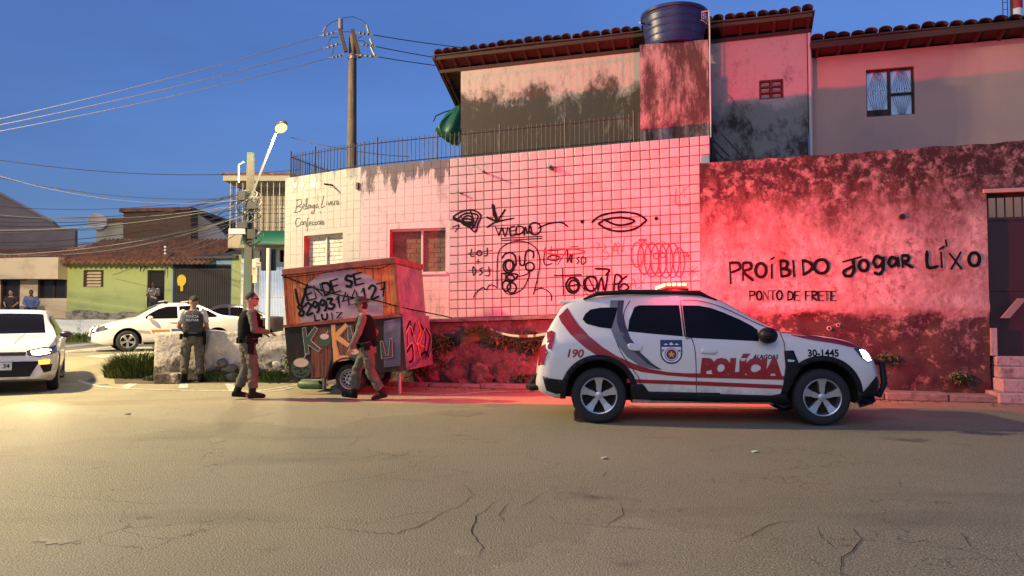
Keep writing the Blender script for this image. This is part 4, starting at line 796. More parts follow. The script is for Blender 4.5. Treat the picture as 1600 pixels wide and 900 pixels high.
# ---- cream house
xE = hx(105); xW = -34.0
chs = thing('cream_house', 'cream single storey house with flat canopy and dark window', 'house', ((xE + xW) / 2, HY, TZ))
dC = (hx(2), hx(30.5), TZ, hz(434)); wC = (hx(60), hx(104), hz(466), hz(433))
mb = MB(); panel(mb, HF, sorted([xW, dC[0], dC[1], wC[0], wC[1], xE - .004]), sorted([TZ, wC[2], wC[3], dC[3], hz(400)]), rect_hole([dC, wC]), .25); mb.build('wall', m_hcream, chs)
mb = MB(); mb.hexa([V((x, y, z)) for z in (TZ, hz(400)) for x, y in ((xW, HY + .26), (xE - .01, HY + .26), (xE - .01, HY + 8), (xW, HY + 8))]); mb.build('rear_mass', m_hcream, chs)
mb = MB(); mb.fbox(HF, xW, xE + .0, .004, .7, hz(437), hz(404)); mb.build('canopy', m_hcream, chs)
for nm, h_ in (('door', dC), ('window', wC)):
    mb = MB(); mb.fbox(HF, h_[0], h_[1], -.2, -.16, h_[2], h_[3]); o = mb.build(nm, m_dark, chs)
    mb = MB(); t = .05
    for q in ((h_[0] - .02, h_[0] + t, h_[2], h_[3]), (h_[1] - t, h_[1] + .02, h_[2], h_[3]), (h_[0] + t, h_[1] - t, h_[3] - t, h_[3] + .02)): mb.fbox(HF, q[0], q[1], -.158, .012, q[2], q[3])
    if nm == 'window': mb.fbox(HF, h_[0] + (h_[1] - h_[0]) * .5 - .03, h_[0] + (h_[1] - h_[0]) * .5 + .03, -.158, -.1, h_[2], h_[3] - t)
    mb.build('frame', m_wood, o)
mb = MB(); a, c = hx(38), hz(436); mb.box(HF.w(a, .08, c), (.18, .12, .14)); mb.build('wall_lamp', m_iron, chs)
mb = MB(); mb.fbox(HF, xW, xE, .003, .06, TZ, hz(497)); mb.build('base_band', m_base, chs)
# ---- green house
xG = hx(268.5)
gh = thing('green_house', 'lime green house with clay tile roof and grilled door', 'house', ((xE + xG) / 2, HY, TZ))
dG = (hx(230), hx(257), TZ, hz(422)); vG = (hx(132), hx(160), hz(448), hz(424))
mb = MB(); panel(mb, HF, sorted([xE, vG[0], vG[1], dG[0], dG[1], xG]), sorted([TZ, vG[2], vG[3], dG[3], hz(410)]), rect_hole([dG, vG]), .25); mb.build('wall', m_hgreen, gh)
mb = MB(); mb.hexa([V((x, y, z)) for z in (TZ, hz(410)) for x, y in ((xE + .01, HY + .26), (xG, HY + .26), (xG, HY + 8), (xE + .01, HY + 8))]); mb.build('rear_mass', m_hgreen, gh)
mb = MB(); mb.fbox(HF, vG[0], vG[1], -.2, -.1, vG[2], vG[3]); v_ = mb.build('vent_window', m_dark, gh)
for i in range(5):
    c = lerp(vG[2], vG[3], (i + .5) / 5); h_ = (vG[3] - vG[2]) / 12; mb = MB(); mb.hexa([HF.w(a, b + db, c + q) for q in (-h_, h_) for a, b, db in ((vG[0] + .12, 0, .02 - q), (vG[1] - .06, 0, .02 - q), (vG[1] - .06, -.04, .02 - q), (vG[0] + .12, -.04, .02 - q))]); mb.build('louvre', m_hcream, v_)
mb = MB()
for q in ((vG[0] - .04, vG[0] + .1, vG[2], vG[3]), (vG[1] - .05, vG[1] + .04, vG[2], vG[3]), (vG[0] - .04, vG[1] + .04, vG[3] + .001, vG[3] + .06)): mb.fbox(HF, q[0], q[1], -.09, .03, q[2], q[3])
mb.build('frame', m_wood, v_)
mb = MB(); mb.fbox(HF, dG[0], dG[1], -.22, -.18, dG[2], dG[3]); d_ = mb.build('door', m_dark, gh)
for i in range(9): mb = MB(); a = lerp(dG[0] + .02, dG[1] - .02, i / 8); mb.tube([HF.w(a, .015, dG[2]), HF.w(a, .015, dG[3])], .011, 5); mb.build('grille_bar', m_iron, d_)
for c in (.02, .35, .68, .98): mb = MB(); z = lerp(dG[2], dG[3], c); mb.tube([HF.w(dG[0], .015, z), HF.w(dG[1], .015, z)], .014, 5); mb.build('grille_rail', m_iron, d_)
mb = MB(); panel(mb, HF.shift(.07), span(xE, dG[0] - .05, .25), span(TZ, hz(486), .2), t=.065, disp=rough(51, .03), top=lambda a: hz(487) + .18 * fbm(V((a * .7, 1, 1)), 4)); mb.build('peeling_base', m_base, gh, smooth=True)
t_ = text_mesh('17', .34, .02); t_.v = [HF.w(hx(216) + p.x, .008, hz(424) + p.y) for p in t_.v]; t_.build('house_number', m_dark, gh)
# roof with rows of clay tiles seen on top
def far_roof(par, x0, x1, y0, z0, y1, z1, m, pitch=.22, rows=14):
    mb = MB(); n = int((x1 - x0) / pitch * 4); rs = []
    for r in range(rows + 1):
        for lip in (0, 1):
            if (r == rows and lip): continue
            t = r / rows; y = lerp(y0, y1, t); z = lerp(z0, z1, t) + (.0 if lip else .05)
            if lip: y += .001
            rs.append([V((lerp(x0, x1, i / n), y + .02 * math.sin(i * 12.9 + r), z + .055 * math.cos(i * math.pi / 2 + 0) + .02 * fbm(V((i * .13, r * .7, 2)), 2))) for i in range(n + 1)])
    mb.rings(rs, cap=False, closed=False); o = mb.build('roof_tiles', m, par); tag(o, kind='stuff')
    md = o.modifiers.new('s', 'SOLIDIFY'); md.thickness = .06; md.offset = -1
m_farroof = mat('far_clay_roof', (.26, .11, .06), .9, [((.10, .05, .035), 2.5, .42, .66, 5, (1, 1, 1)), ((.38, .20, .11), 4, .58, .75, 3, (1, 1, 1))])
far_roof(gh, xE - .25, hx(338, 400), HY - .55, hz(411), HY + 3.4, at(250, 375, HY + 3.4).z, m_farroof)
far_roof(chs, xW, xE + .1, HY - .2, hz(404) + .05, HY + 4.2, at(60, 391, HY + 4.2).z, m_farroof)
# meter mast on the roof edge
mm = thing('meter_mast', 'thin service mast with insulators on the green house roof', 'mast', at(258, 413, HY - .3)); mb = MB(); mb.tube([at(258, 430, HY - .3), at(258, 384, HY - .3)], .025, 6); mb.build('pipe', m_galv, mm)
for k in range(3): mb = MB(); mb.sphere(at(258, 386 + 5 * k, HY - .36), .055, 8, 6); mb.build('insulator', m_white, mm, smooth=True)
# ---- garage with blue front and sheet gate
xB = hx(365)
gg = thing('blue_garage', 'blue fronted garage with charcoal sheet gate and yellow key sign', 'garage', ((xG + xB) / 2, HY, TZ))
gD = (hx(270), hx(361), TZ - .2, hz(413))
mb = MB(); panel(mb, HF, sorted([xG + .003, gD[0], gD[1], hx(362.5)]), sorted([TZ - .5, gD[3], hz(403)]), rect_hole([(gD[0], gD[1], -9, gD[3])]), .25); mb.build('front', m_hblue, gg)
mb = MB(); mb.fbox(HF, hx(362.5) + .003, hx(378), -.25, .003, TZ - .5, hz(398)); mb.build('green_pier', m_hgreen, gg)
mb = MB(); mb.fbox(HF, xG, hx(378), -6, -2.4, TZ - .5, hz(403)); mb.build('rear_mass', m_hblue, gg)
mb = MB(); mb.hexa([V((x, y, z + dz)) for dz in (-.1, 0) for x, y, z in ((hx(300), HY - .3, hz(402)), (hx(372), HY - .3, hz(400.5)), (hx(372), HY + 4, at(350, 384, HY + 4).z), (hx(320), HY + 4, at(330, 384, HY + 4).z))]); mb.build('sheet_roof', mat('old_fibre_cement', (.10, .085, .08), .9, [((.05, .045, .04), 2, .4, .7, 4, (1, 1, 1))]), gg)
gate = MB(); nb = 26
for i in range(nb * 2 + 1):
    pass
o = MB(); o.rings([[HF.w(lerp(gD[0], gD[1], i / 104), -.06 + (.03 if (i // 2) % 2 else 0), c) for i in range(105)] for c in (gD[2], hz(421))], cap=False, closed=False); g_ = o.build('gate_sheet', m_gatel, gg)
for i in range(30): mb = MB(); a = lerp(gD[0] + .04, gD[1] - .04, i / 29); mb.tube([HF.w(a, -.05, hz(421)), HF.w(a, -.05, hz(413.5))], .018, 5); mb.build('gate_bar', m_iron, gg)
for y in (413.6, 421): mb = MB(); mb.fbox(HF, gD[0], gD[1], -.09, -.01, hz(y) - .03, hz(y) + .03); mb.build('gate_rail', m_iron, gg)
ky = lambda l: [HF.px(x, y, .0) for x, y in l]
mb = MB(); mb.prism(ky([(279, 446), (277.5, 440), (278, 434), (281, 430), (285, 429), (289, 431), (291.5, 435), (291.5, 440), (289, 445), (286.7, 446.5), (286.7, 455), (282.5, 455), (282.5, 447)]), HF.w, .03, .05)
ks = mb.build('key_sign', m_yellow); tag(ks, 'yellow key shaped sign hung on the charcoal garage gate', 'sign')
# ---- electrical shop with balcony above
SY = 29.5; SFm = Frame((0, SY, 0), (1, 0, 0), (0, -1, 0)); sx_ = lambda x, y=450: SFm.px(x, y)[0]; sz_ = lambda y: SFm.px(410, y)[1]
sh = thing('electrical_shop', 'two storey shop with barred front and caged balcony above', 'shop', (sx_(415), SY, .36))
m_shop = mat('shop_wall', (.55, .58, .62), .7); m_sign = mat('shop_sign_board', (.60, .68, .78), .5); m_bal = mat('balcony_render', (.36, .31, .23), .85, [((.28, .24, .18), 1.6, .5, .7, 5, (1, 1, 1))])
x0, x1 = sx_(376), sx_(470)
mb = MB(); mb.fbox(SFm, x0, x1, -6, -.5, .3, sz_(290)); mb.build('rear_mass', m_bal, sh)
sw = (sx_(399), sx_(460), .9, sz_(416))
mb = MB(); panel(mb, SFm, sorted([x0 + .004, sw[0], sw[1], x1]), sorted([.30, sw[2], sw[3], sz_(365)]), rect_hole([sw]), .3); mb.build('front', m_shop, sh)
mb = MB(); mb.fbox(SFm, sw[0], sw[1], -.45, -.4, sw[2], sw[3]); mb.build('interior_glow', mat('lit_shop_window', (.4, .5, .6), .5, emis=(.45, .70, 1.0), es=.8), sh)
for i in range(26): mb = MB(); a = lerp(sw[0], sw[1], i / 25); mb.tube([SFm.w(a, -.05, sw[2]), SFm.w(a, -.05, sw[3])], .018, 5); mb.build('grille_bar', m_pvc, sh)
for c in (0, .5, 1): mb = MB(); z = lerp(sw[2], sw[3], c); mb.tube([SFm.w(sw[0], -.05, z), SFm.w(sw[1], -.05, z)], .022, 5); mb.build('grille_rail', m_pvc, sh)
mb = MB(); mb.fbox(SFm, x0 + .3, x1, .003, .06, sz_(411), sz_(376)); b_ = mb.build('sign_board', m_sign, sh)
for s_, xx, m_ in (('E', 396, m_white), ('L', 404.5, mat('sign_grey', (.25, .25, .3), .6)), ('T', 429, mat('sign_grey', (.25, .25, .3), .6)), ('R', 436.5, m_redp)):
    t_ = text_mesh(s_, 1.0, .03); t_.v = [SFm.w(sx_(xx) + p.x * .9, .065, sz_(408.5) + p.y * .92) for p in t_.v]; t_.build('sign_letter', m_, b_)
for xx, y0, y1 in ((380, 405, 500), (), ()) [:1]: mb = MB(); mb.fbox(SFm, sx_(378), sx_(386), .004, .08, sz_(500), sz_(412)); mb.build('pier', m_wwall, sh)
mb = MB(); mb.fbox(SFm, x0, x1, .35, .95, .3, .62); mb.build('shop_step', mat('yellow_step', (.55, .46, .20), .8), sh)
mb = MB(); mb.fbox(SFm, x0 + .2, x1, .005, .349, .3, .92); mb.build('shop_step', mat('yellow_step', (.55, .46, .20), .8), sh)
# balcony
bz0, bz1 = sz_(388), sz_(372)
mb = MB(); mb.fbox(SFm, x0 - .15, x1, -.5, 1.0, sz_(391), sz_(369)); mb.build('balcony_slab', m_bal, sh)
mb = MB(); mb.fbox(SFm, x0 - .3, x1, -1.5, 1.2, sz_(291), sz_(283)); mb.build('roof_edge', mat('roof_edge_paint', (.36, .34, .27), .7), sh)
mb = MB(); mb.fbox(SFm, x0 - .35, x1, -2, 1.25, sz_(282.8), sz_(279.5)); mb.build('roof_sheet', m_farroof, sh)
mb = MB(); mb.fbox(SFm, sx_(425), sx_(443), -.499, -.46, sz_(365), sz_(318)); mb.build('upper_window', m_dark, sh)
for i in range(22): mb = MB(); a = lerp(x0 - .1, x1, i / 21); mb.tube([SFm.w(a, .95, sz_(369)), SFm.w(a, .95, sz_(291))], .016, 5); mb.build('cage_bar', m_iron if i % 2 else m_pvc, sh)
for y in (365, 352, 339, 326, 312, 300): mb = MB(); mb.tube([SFm.w(x0 - .1, .95, sz_(y)), SFm.w(x1, .95, sz_(y))], .013, 5); mb.build('cage_rail', m_iron, sh)
aw = MB(); rs = []
for i in range(9):
    t = i / 8; ang = t * math.pi / 2; rs.append([V((x, SY - 1.05 - 1.0 * math.sin(ang) * 1.0, sz_(386) - .1 + .62 * math.cos(ang))) for x in (sx_(404), sx_(480))])
aw.rings(rs, cap=False, closed=False); aw.add([rs[0][0], rs[8][0]] + [r[0] for r in rs[1:8]], [(0, 2, 3, 4, 5, 6, 7, 8, 1)])
aw = aw.build('shop_awning', mat('green_awning', (.004, .085, .05), .6)); md = aw.modifiers.new('s', 'SOLIDIFY'); md.thickness = .02
tag(aw, 'rounded dark green awning over the electrical shop front', 'awning')
# ---- buildings behind
def far_building(name, label, cat, px, Y, depth, m, extra=None):
    pts = [at(x, y, Y) for x, y in px]; o = thing(name, label, cat, (sum(p.x for p in pts) / len(pts), Y, .3)); n = len(pts)
    mb = MB(); mb.v = pts + [p + V((0, depth, 0)) for p in pts]; mb.f = [list(range(n)), [n + i for i in range(n)][::-1]] + [[i, (i + 1) % n, n + (i + 1) % n, n + i] for i in range(n)]; mb.mi = [0] * len(mb.f); mb.build('wall', m, o); return o
b1 = far_building('grey_gable_house', 'large grey rendered gable wall rising behind the cream house', 'house', [(-260, 470), (117, 470), (117, 358), (90, 355), (84, 348), (-3, 301), (-110, 246), (-260, 330)], 46, .3, m_grender)
mb = MB(); mb.tube([at(-110, 245, 45.9), at(-3, 300, 45.9), at(84, 347, 45.9)], .09, 6); mb.build('verge', m_grender2, b1)
b2 = far_building('brown_brick_house', 'tall brown brick block with dark roof edge behind the green house', 'house', [(193, 470), (298, 470), (298, 327), (193, 330)], 43, 7, m_brown)
p = [at(186, 328, 42.7), at(299, 325, 42.7)]; mb = MB(); mb.hexa([q + V((0, dy, dz)) for dz in (-.12, .08) for q, dy in ((p[0], 0), (p[1], 0), (p[1], 7), (p[0], 7))]); mb.build('roof_edge', m_farroof, b2)
mb = MB(); q4 = [at(200, 402, 40.5), at(302, 402, 40.5), at(302, 394, 41.5), at(230, 372, 42.9), at(203, 378, 42.9)]; mb.v = q4; mb.f = [[0, 1, 2, 3, 4]]; mb.mi = [0]; o = mb.build('lean_to_roof', m_farroof, b2); md = o.modifiers.new('s', 'SOLIDIFY'); md.thickness = .08
b3 = far_building('lilac_gable_house', 'pale lilac grey gable sloping down behind the blue garage', 'house', [(298.5, 470), (372, 470), (372, 396), (360, 376), (340, 355), (298.5, 327.5)], 44, .3, m_grender2)
b4 = far_building('pale_attic_block', 'small pale rendered attic block beside the brown brick house', 'house', [(150, 470), (192.5, 470), (192.5, 345), (150, 349)], 44.5, 5, mat('pale_attic', (.42, .40, .34), .85))
p = [at(158, 344, 44.2), at(193, 342, 44.2)]; mb = MB(); mb.hexa([q + V((0, dy, dz)) for dz in (-.12, .1) for q, dy in ((p[0], 0), (p[1], 0), (p[1], 5), (p[0], 5))]); mb.build('roof_edge', m_farroof, b4)
b5 = far_building('orange_block_wall', 'bare orange hollow block wall stepping above the clay roofs', 'wall', [(20, 420), (203, 420), (203, 371), (170, 377), (120, 386), (60, 394), (20, 398)], 39.5, .2, m_orange)
mb = MB(); q = at(160, 383, 39.45); mb.box(q, (.25, .06, .25)); mb.build('gap', m_dark, b5)
# satellite dish
sd_ = thing('satellite_dish', 'small pale satellite dish on the attic block roof', 'dish', at(152, 352, 44)); q = at(152, 347, 44)
mb = MB(); mb.lathe([(.02, 0), (.25, .03), (.5, .13), (.52, .14), (.5, .15), (.25, .05), (.02, .02)], 20, Matrix.Translation(q) @ Matrix.Rotation(R(70), 4, 'X') @ Matrix.Rotation(R(30), 4, 'Y')); mb.build('reflector', m_pvc, sd_, smooth=True)
mb = MB(); mb.tube([q, q - V((0, -.1, .5))], .03, 6); mb.build('stand', m_iron, sd_)
# ---- traffic light seen from behind
TY = 19.5; tq = at(419, 470, TY); tl = thing('traffic_light', 'black traffic light on white post seen from behind', 'traffic light', (tq.x, TY, gz(0, TY)))
mb = MB(); mb.tube([V((tq.x, TY, gz(0, TY))), V((tq.x, TY, at(418, 388, TY).z))], .06, 10); mb.build('post', mat('white_post', (.68, .66, .60), .6), tl, smooth=True)
c0, c1 = at(409, 423, TY + .15), at(431, 388, TY + .15); mb = MB(); mb.box((c0 + c1) / 2, (c1.x - c0.x, .16, c1.z - c0.z)); o = mb.build('backing_board', m_dark, tl); bv = o.modifiers.new('b', 'BEVEL'); bv.width = .02
for k in range(3):
    z = lerp(c0.z, c1.z, (k + .5) / 3); mb = MB(); mb.lathe([(.085, 0), (.085, .18), (.075, .18), (.075, .02)], 16, Matrix.Translation(V(((c0.x + c1.x) / 2, TY + .23, z))) @ Matrix.Rotation(R(-90), 4, 'X')); mb.build('visor', m_dark, tl)
# ---- the tall round pole behind the corner building
Y0 = 20.5; tb = at(549, 300, Y0); tpz = at(548, 56, Y0).z
tp2 = thing('tall_pole', 'tall round dark power pole with crossed timber arms', 'utility pole', (tb.x, Y0, gz(0, Y0)))
m_pole = mat('old_pole', (.15, .11, .085), .85, [((.07, .05, .04), 5, .42, .65, 5, (1, 1, .2)), ((.26, .22, .18), 4, .6, .75, 4, (1, 1, .15))])
mb = MB(); mb.tube([V((tb.x, Y0, gz(0, Y0))), V((tb.x, Y0, 5)), V((tb.x, Y0, tpz))], [.18, .145, .105], 16); mb.build('shaft', m_pole, tp2, smooth=True)
m_ins = mat('insulator_porcelain', (.16, .15, .15), .4); m_wire = mat('cable_dark', (.02, .02, .025), .6); m_wirel = mat('cable_alu', (.16, .16, .16), .5)
P_ = lambda x, y, dy=0: at(490 + x / 10, 20 + y / 10, Y0 + dy)
for p, q in (((412, 250), (505, 610)), ((605, 262), (722, 700))): mb = MB(); a, b = P_(*p, -.16), P_(*q, -.16); d = (b - a).normalized(); s = d.cross(V((0, 1, 0))).normalized() * .045; mb.hexa([r + s * i + V((0, j, 0)) for r in (a, b) for i, j in ((-1, -.05), (1, -.05), (1, .05), (-1, .05))]); mb.build('cross_arm', m_wood, tp2)
mb = MB(); mb.tube([P_(420, 252, -.16), P_(420, 100, -.16)], .065, 12); mb.build('arrester', m_ins, tp2, smooth=True)
for pts in ([(455, 80), (620, 62), (740, 110), (830, 190)], [(440, 90), (300, 140), (190, 220), (150, 310)], [(270, 390), (330, 385), (390, 380)], [(265, 395), (215, 510)], [(690, 395), (760, 370)], [(690, 430), (780, 440), (830, 480)], [(320, 540), (280, 670)], [(905, 560), (950, 660)], [(450, 295), (600, 300)]):
    mb = MB(); mb.tube([P_(*p, -.2) for p in pts], .011, 5); mb.build('jumper', m_wire, tp2)
for pts in ([(80, 370), (380, 290)], [(650, 305), (930, 345)], [(150, 560), (450, 465)], [(700, 485), (985, 530)], [(235, 710), (500, 655)], [(650, 655), (1010, 690)]):
    a, b = P_(*pts[0], -.2), P_(*pts[1], -.2); mb = MB(); mb.tube([lerp(a, b, i / 14) for i in range(15)], [.018 + (.034 if i % 3 == 1 and 2 < i < 13 else 0) for i in range(15)], 8); mb.build('insulator_string', m_ins, tp2, smooth=True)
for pts in ([(830, 190), (865, 320)], [(885, 405), (925, 530)], [(895, 540), (960, 670)], [(190, 220), (150, 310)]): mb = MB(); mb.tube([P_(*p, -.2) for p in pts], .03, 8); mb.build('insulator', m_ins, tp2, smooth=True)
mb = MB(); mb.tube([V((tb.x, Y0, P_(0, 725).z)), V((tb.x, Y0, P_(0, 690).z))], .125, 16); mb.build('band', m_galv, tp2)
# ---- wires
def wire(name, pts3, r, m, label, group, sag=0.0, cat='cable'):
    a, b = pts3[0], pts3[-1]; n = 18; mb = MB()
    mb.tube([lerp(a, b, i / n) - V((0, 0, sag * 4 * (i / n) * (1 - i / n))) for i in range(n + 1)], r, 5); return tag(mb.build(name, m), label, cat, group)
for (x, y), (u, v, Y), nth in zip([(80, 370), (150, 560), (235, 710)], [(-140, 216, 16), (-140, 222, 16), (-140, 230, 16)], ('topmost', 'middle', 'lowest')):
    wire('power_line', [P_(x, y, -.2), at(u, v, Y)], .009, m_wirel, nth + ' of three pale power lines running left from the tall pole', 'power lines left of the tall pole', .12)
for (x, y), (u, v), nth in zip([(930, 345), (985, 530), (1010, 690)], [(785, 80), (780, 103), (790, 113)], ('topmost', 'middle', 'lowest')):
    wire('power_line', [P_(x, y, -.2), at(u, v, 23.5)], .013, m_wire, nth + ' of three dark power lines running right from the tall pole', 'power lines right of the tall pole', .05)
wire('power_line', [at(455, 215, 24), at(640, 245, 24)], .012, m_wire, 'thin dark line behind the roof railing near the lamp', None, .1)
wire('power_line', [at(-40, 244, 22), at(470, 265, 26)], .012, m_wire, 'long single dark wire crossing the sky below the lamp', None, .35)
G = 'cables strung left of the concrete pole'; LB = 'thin cable in the bundle strung left from the concrete pole over the houses'
rnd = random.Random(5)
for y0, y1, lt in [(300, 345, 0), (306, 352, 0), (296, 372, 0), (312, 338, 0), (318, 356, 1), (322, 366, 0), (330, 372, 0), (334, 384, 1), (338, 392, 0), (342, 398, 0), (326, 350, 0), (346, 402, 0), (350, 390, 0), (318, 330, 1), (311, 262, 1), (308, 268, 0), (340, 376, 0), (332, 360, 0), (303, 318, 0), (336, 398, 1)]:
    wire('overhead_cable', [at(386 + rnd.uniform(-2, 2), y0, PZ - .2), at(-60, y1 + rnd.uniform(-6, 6), rnd.uniform(20, 29))], rnd.choice([.009, .012, .016]), m_wirel if lt else m_wire, LB, G, rnd.uniform(.2, .7))
for a, b, m_ in [((385, 300), (175, 430), m_wire), ((386, 330), (258, 388), m_wirel), ((386, 345), (262, 392), m_wirel), ((386, 310), (200, 380), m_wire), ((386, 352), (300, 380), m_wire)]:
    wire('service_drop', [at(*a, PZ - .2), at(*b, HY - .4)], .010, m_, 'service cable dropping from the concrete pole to the house roofs', 'service drops to the houses', .35)
# cable tangle, boxes and brackets on the concrete pole
rnd = random.Random(3)
for k in range(16):
    c = at(388 + rnd.uniform(-6, 10), rnd.uniform(305, 375), PZ - .25); r = rnd.uniform(.12, .34); t = rnd.uniform(0, 3); mb = MB()
    mb.tube([c + V((r * math.cos(a), .08 * math.sin(a * 2), r * .7 * math.sin(a + t * .2))) for a in [i * .45 + t for i in range(14)]], .014, 5); mb.build('cable_loop', m_wire if k % 3 else m_wirel, up_)
for x, y, w, h_ in ((395, 322, .28, .2), (380, 352, .30, .2), (394, 366, .25, .3), (379, 306, .2, .3)):
    mb = MB(); mb.box(at(x, y, PZ - .28), (w, .2, h_)); mb.build('terminal_box', m_wire, up_)
mb = MB(); mb.box(at(372, 362, PZ - .3), (.5, .3, .16)); mb.build('splice_case', m_pvc, up_)
mb = MB(); mb.tube([at(373, 285, PZ - .2), at(373, 258, PZ - .2), at(381, 253, PZ - .2)], .03, 6); mb.build('photocell_arm', m_pvc, up_)
for y0, y1, dx in ((405, 430, 3), (418, 442, 4)): mb = MB(); p = at(392 + dx, y0, PZ - .2); q = at(396 + dx, y1, PZ - .2); mb.box((p + q) / 2, (.13, .01, abs(p.z - q.z))); mb.build('poster', m_hcream, up_)
# ================================================================== rough stone wall at the corner
SW0 = gpx(240, 596); SW0.z = 0; SW1 = K - LF.n * .1 + V((0.2, -.3, 0)); e_ = (SW1 - SW0).normalized()
STF = Frame((SW0.x, SW0.y, 0), (e_.x, e_.y, 0), (e_.y, -e_.x, 0)); Ls = (SW1 - SW0).length
m_stone = mat('limewashed_rubble', (.55, .50, .42), .92, [((.36, .32, .26), 2.2, .42, .62, 6, (1, 1, 1)), ((.07, .06, .045), 2.4, .52, .64, 8, (1, 1, 1), (1.0, .1, .20))], bump=(10, .9, 6, (1, 1, 1), .04))
m_stoned = mat('bare_rubble', (.20, .18, .15), .95, [((.07, .065, .05), 3, .42, .62, 5, (1, 1, 1)), ((.42, .39, .33), 2.6, .58, .68, 5, (1, 1, 1)), ((.05, .07, .02), 4, .6, .7, 3, (1, 1, 1))], bump=(9, .9, 6, (1, 1, 1), .04))
sw_ = thing('rubble_wall', 'waist high limewashed rubble stone wall behind the police officers', 'wall', STF.w(Ls / 2, 0, 0)); rgs = rough(77, .035)
mb = MB(); panel(mb, STF, span(0, Ls, .07), span(0.0, 1.0, .07), t=.38, top=lambda a: 1.03 + .05 * fbm(V((a * 1.5, 2, 7)), 3) + .03 * a / Ls, disp=lambda a, c: rgs(a, c) - (.06 if a > 1.15 and c < .62 else 0)); mb.build('core', m_stone, sw_, smooth=True, sharp=180)
rnd = random.Random(8)
for k in range(46):
    a = rnd.uniform(1.3, Ls - .05); c = rnd.uniform(.04, .42); rr = rnd.uniform(.05, .12); s = MB(); s.sphere((0, 0, 0), (rr * 1.25, rr * .7, rr * .8), 12, 9); ce = STF.w(a, -.01, c)
    s.v = [ce + STF.ex * p.x + STF.n * p.y + V((0, 0, p.z)) + p.normalized() * .045 * fbm(p * 6 + V((k, 0, 0)), 3) for p in s.v]; s.build('stone', m_stoned if k % 3 else m_stone, sw_, smooth=True, sharp=180)
mb = MB(); mb.fbox(STF, .25, .75, .05, .45, 0, .22); o = mb.build('step_block', m_stone, sw_); bv = o.modifiers.new('b', 'BEVEL'); bv.width = .03; bv.segments = 2
# verge strip of soil
mb = MB(); vs = [gpx(180, 600), gpx(250, 600), gpx(460, 597), STF.w(Ls, -.1, 0), STF.w(0, -.1, 0), gpx(175, 585)]; mb.v = [V((p.x, p.y, gz(p.x, p.y) + .009)) for p in vs]; mb.f = [list(range(6))]; mb.mi = [0]; struct(mb.build('soil_verge', m_dirt))
# ---- plants
def blades(name, label, c, n, rx, ry, h, m, seed, wide=.012, lean=.5, cat='plant', group=None, frame=None):
    rd = random.Random(seed); mb = MB()
    for i in range(n):
        q = rd.uniform(0, 6.283); rr = math.sqrt(rd.random()); ox, oy = rx * rr * math.cos(q), ry * rr * math.sin(q); hh = h * rd.uniform(.40, 1.15) * (1 - .62 * rr * rr)
        d = V((math.cos(q) * lean * rd.uniform(.2, 1.2) + rd.uniform(-.3, .3), math.sin(q) * lean * rd.uniform(.2, 1.2) + rd.uniform(-.3, .3), 0)); s = V((-d.y, d.x, 0)).normalized() * wide * rd.uniform(.7, 1.4); b = c + V((ox, oy, 0))
        p = [b, b + d * hh * .25 + V((0, 0, hh * .5)), b + d * hh * .62 + V((0, 0, hh * .85)), b + d * hh * 1.05 + V((0, 0, hh * .95))]
        mb.add([p[0] - s * .6, p[0] + s * .6, p[1] - s, p[1] + s, p[2] - s * .7, p[2] + s * .7, p[3]], [(0, 1, 3, 2), (2, 3, 5, 4), (4, 5, 6)])
    return tag(mb.build(name, m, fix=False), label, cat, group)
def bush(name, label, c, r, n, leaf, m, seed, cat='plant', flat=1.0):
    rd = random.Random(seed); mb = MB(); o = thing(name, label, cat, c)
    for i in range(n):
        d = V((rd.gauss(0, 1), rd.gauss(0, 1), rd.gauss(0, 1))).normalized() * rd.random() ** .45; p = c + V((d.x * r[0], d.y * r[1], d.z * r[2])) * (1 + .35 * fbm(d * 2 + V((seed, 0, 0)), 2))
        u = V((rd.gauss(0, 1), rd.gauss(0, 1), rd.gauss(0, .7))).normalized(); w = u.orthogonal().normalized(); l = leaf * rd.uniform(.6, 1.4); t = V((0, 0, -.35 * l))
        mb.add([p, p + u * l * .5 + w * l * .28, p + u * l + t, p + u * l * .5 - w * l * .28], [(0, 1, 2, 3)])
    mb.build('foliage', m, o, fix=False); st_ = MB()
    for k in range(5): a = k * 1.3; st_.tube([c - V((0, 0, r[2])), c + V((r[0] * .4 * math.cos(a), r[1] * .4 * math.sin(a), r[2] * .3))], .008, 4)
    st_.build('stem', m_wood, o); return o
g1_ = gpx(208, 590)
blades('grass_clump', 'big green grass clump at the end of the rubble wall', V((g1_.x, g1_.y + .12, gz(g1_.x, g1_.y))), 2600, .64, .42, .60, m_grass, 1, .009, .7)
g2_ = gpx(258, 596); blades('grass_clump', 'low grass patch at the foot of the rubble wall left of the officers', V((g2_.x, g2_.y + .1, 0.02)), 900, .5, .16, .16, m_grass, 2, .008, .6)
g3_ = gpx(345, 597); blades('grass_clump', 'low weeds between the two officers at the wall foot', V((g3_.x, g3_.y + .15, 0.0)), 1500, .55, .16, .30, m_grass, 3, .010, .5)
g4_ = gpx(425, 598); blades('grass_clump', 'dark weeds at the wall foot behind the walking officer', V((g4_.x, g4_.y + .12, 0.0)), 1300, .5, .16, .32, m_leaf, 4, .013, .5)
bush('wall_weed', 'leafy weed growing out of the rubble wall between two officers', STF.w(Ls * .66, .08, .5), (.22, .12, .30), 500, .075, m_leaf, 5)
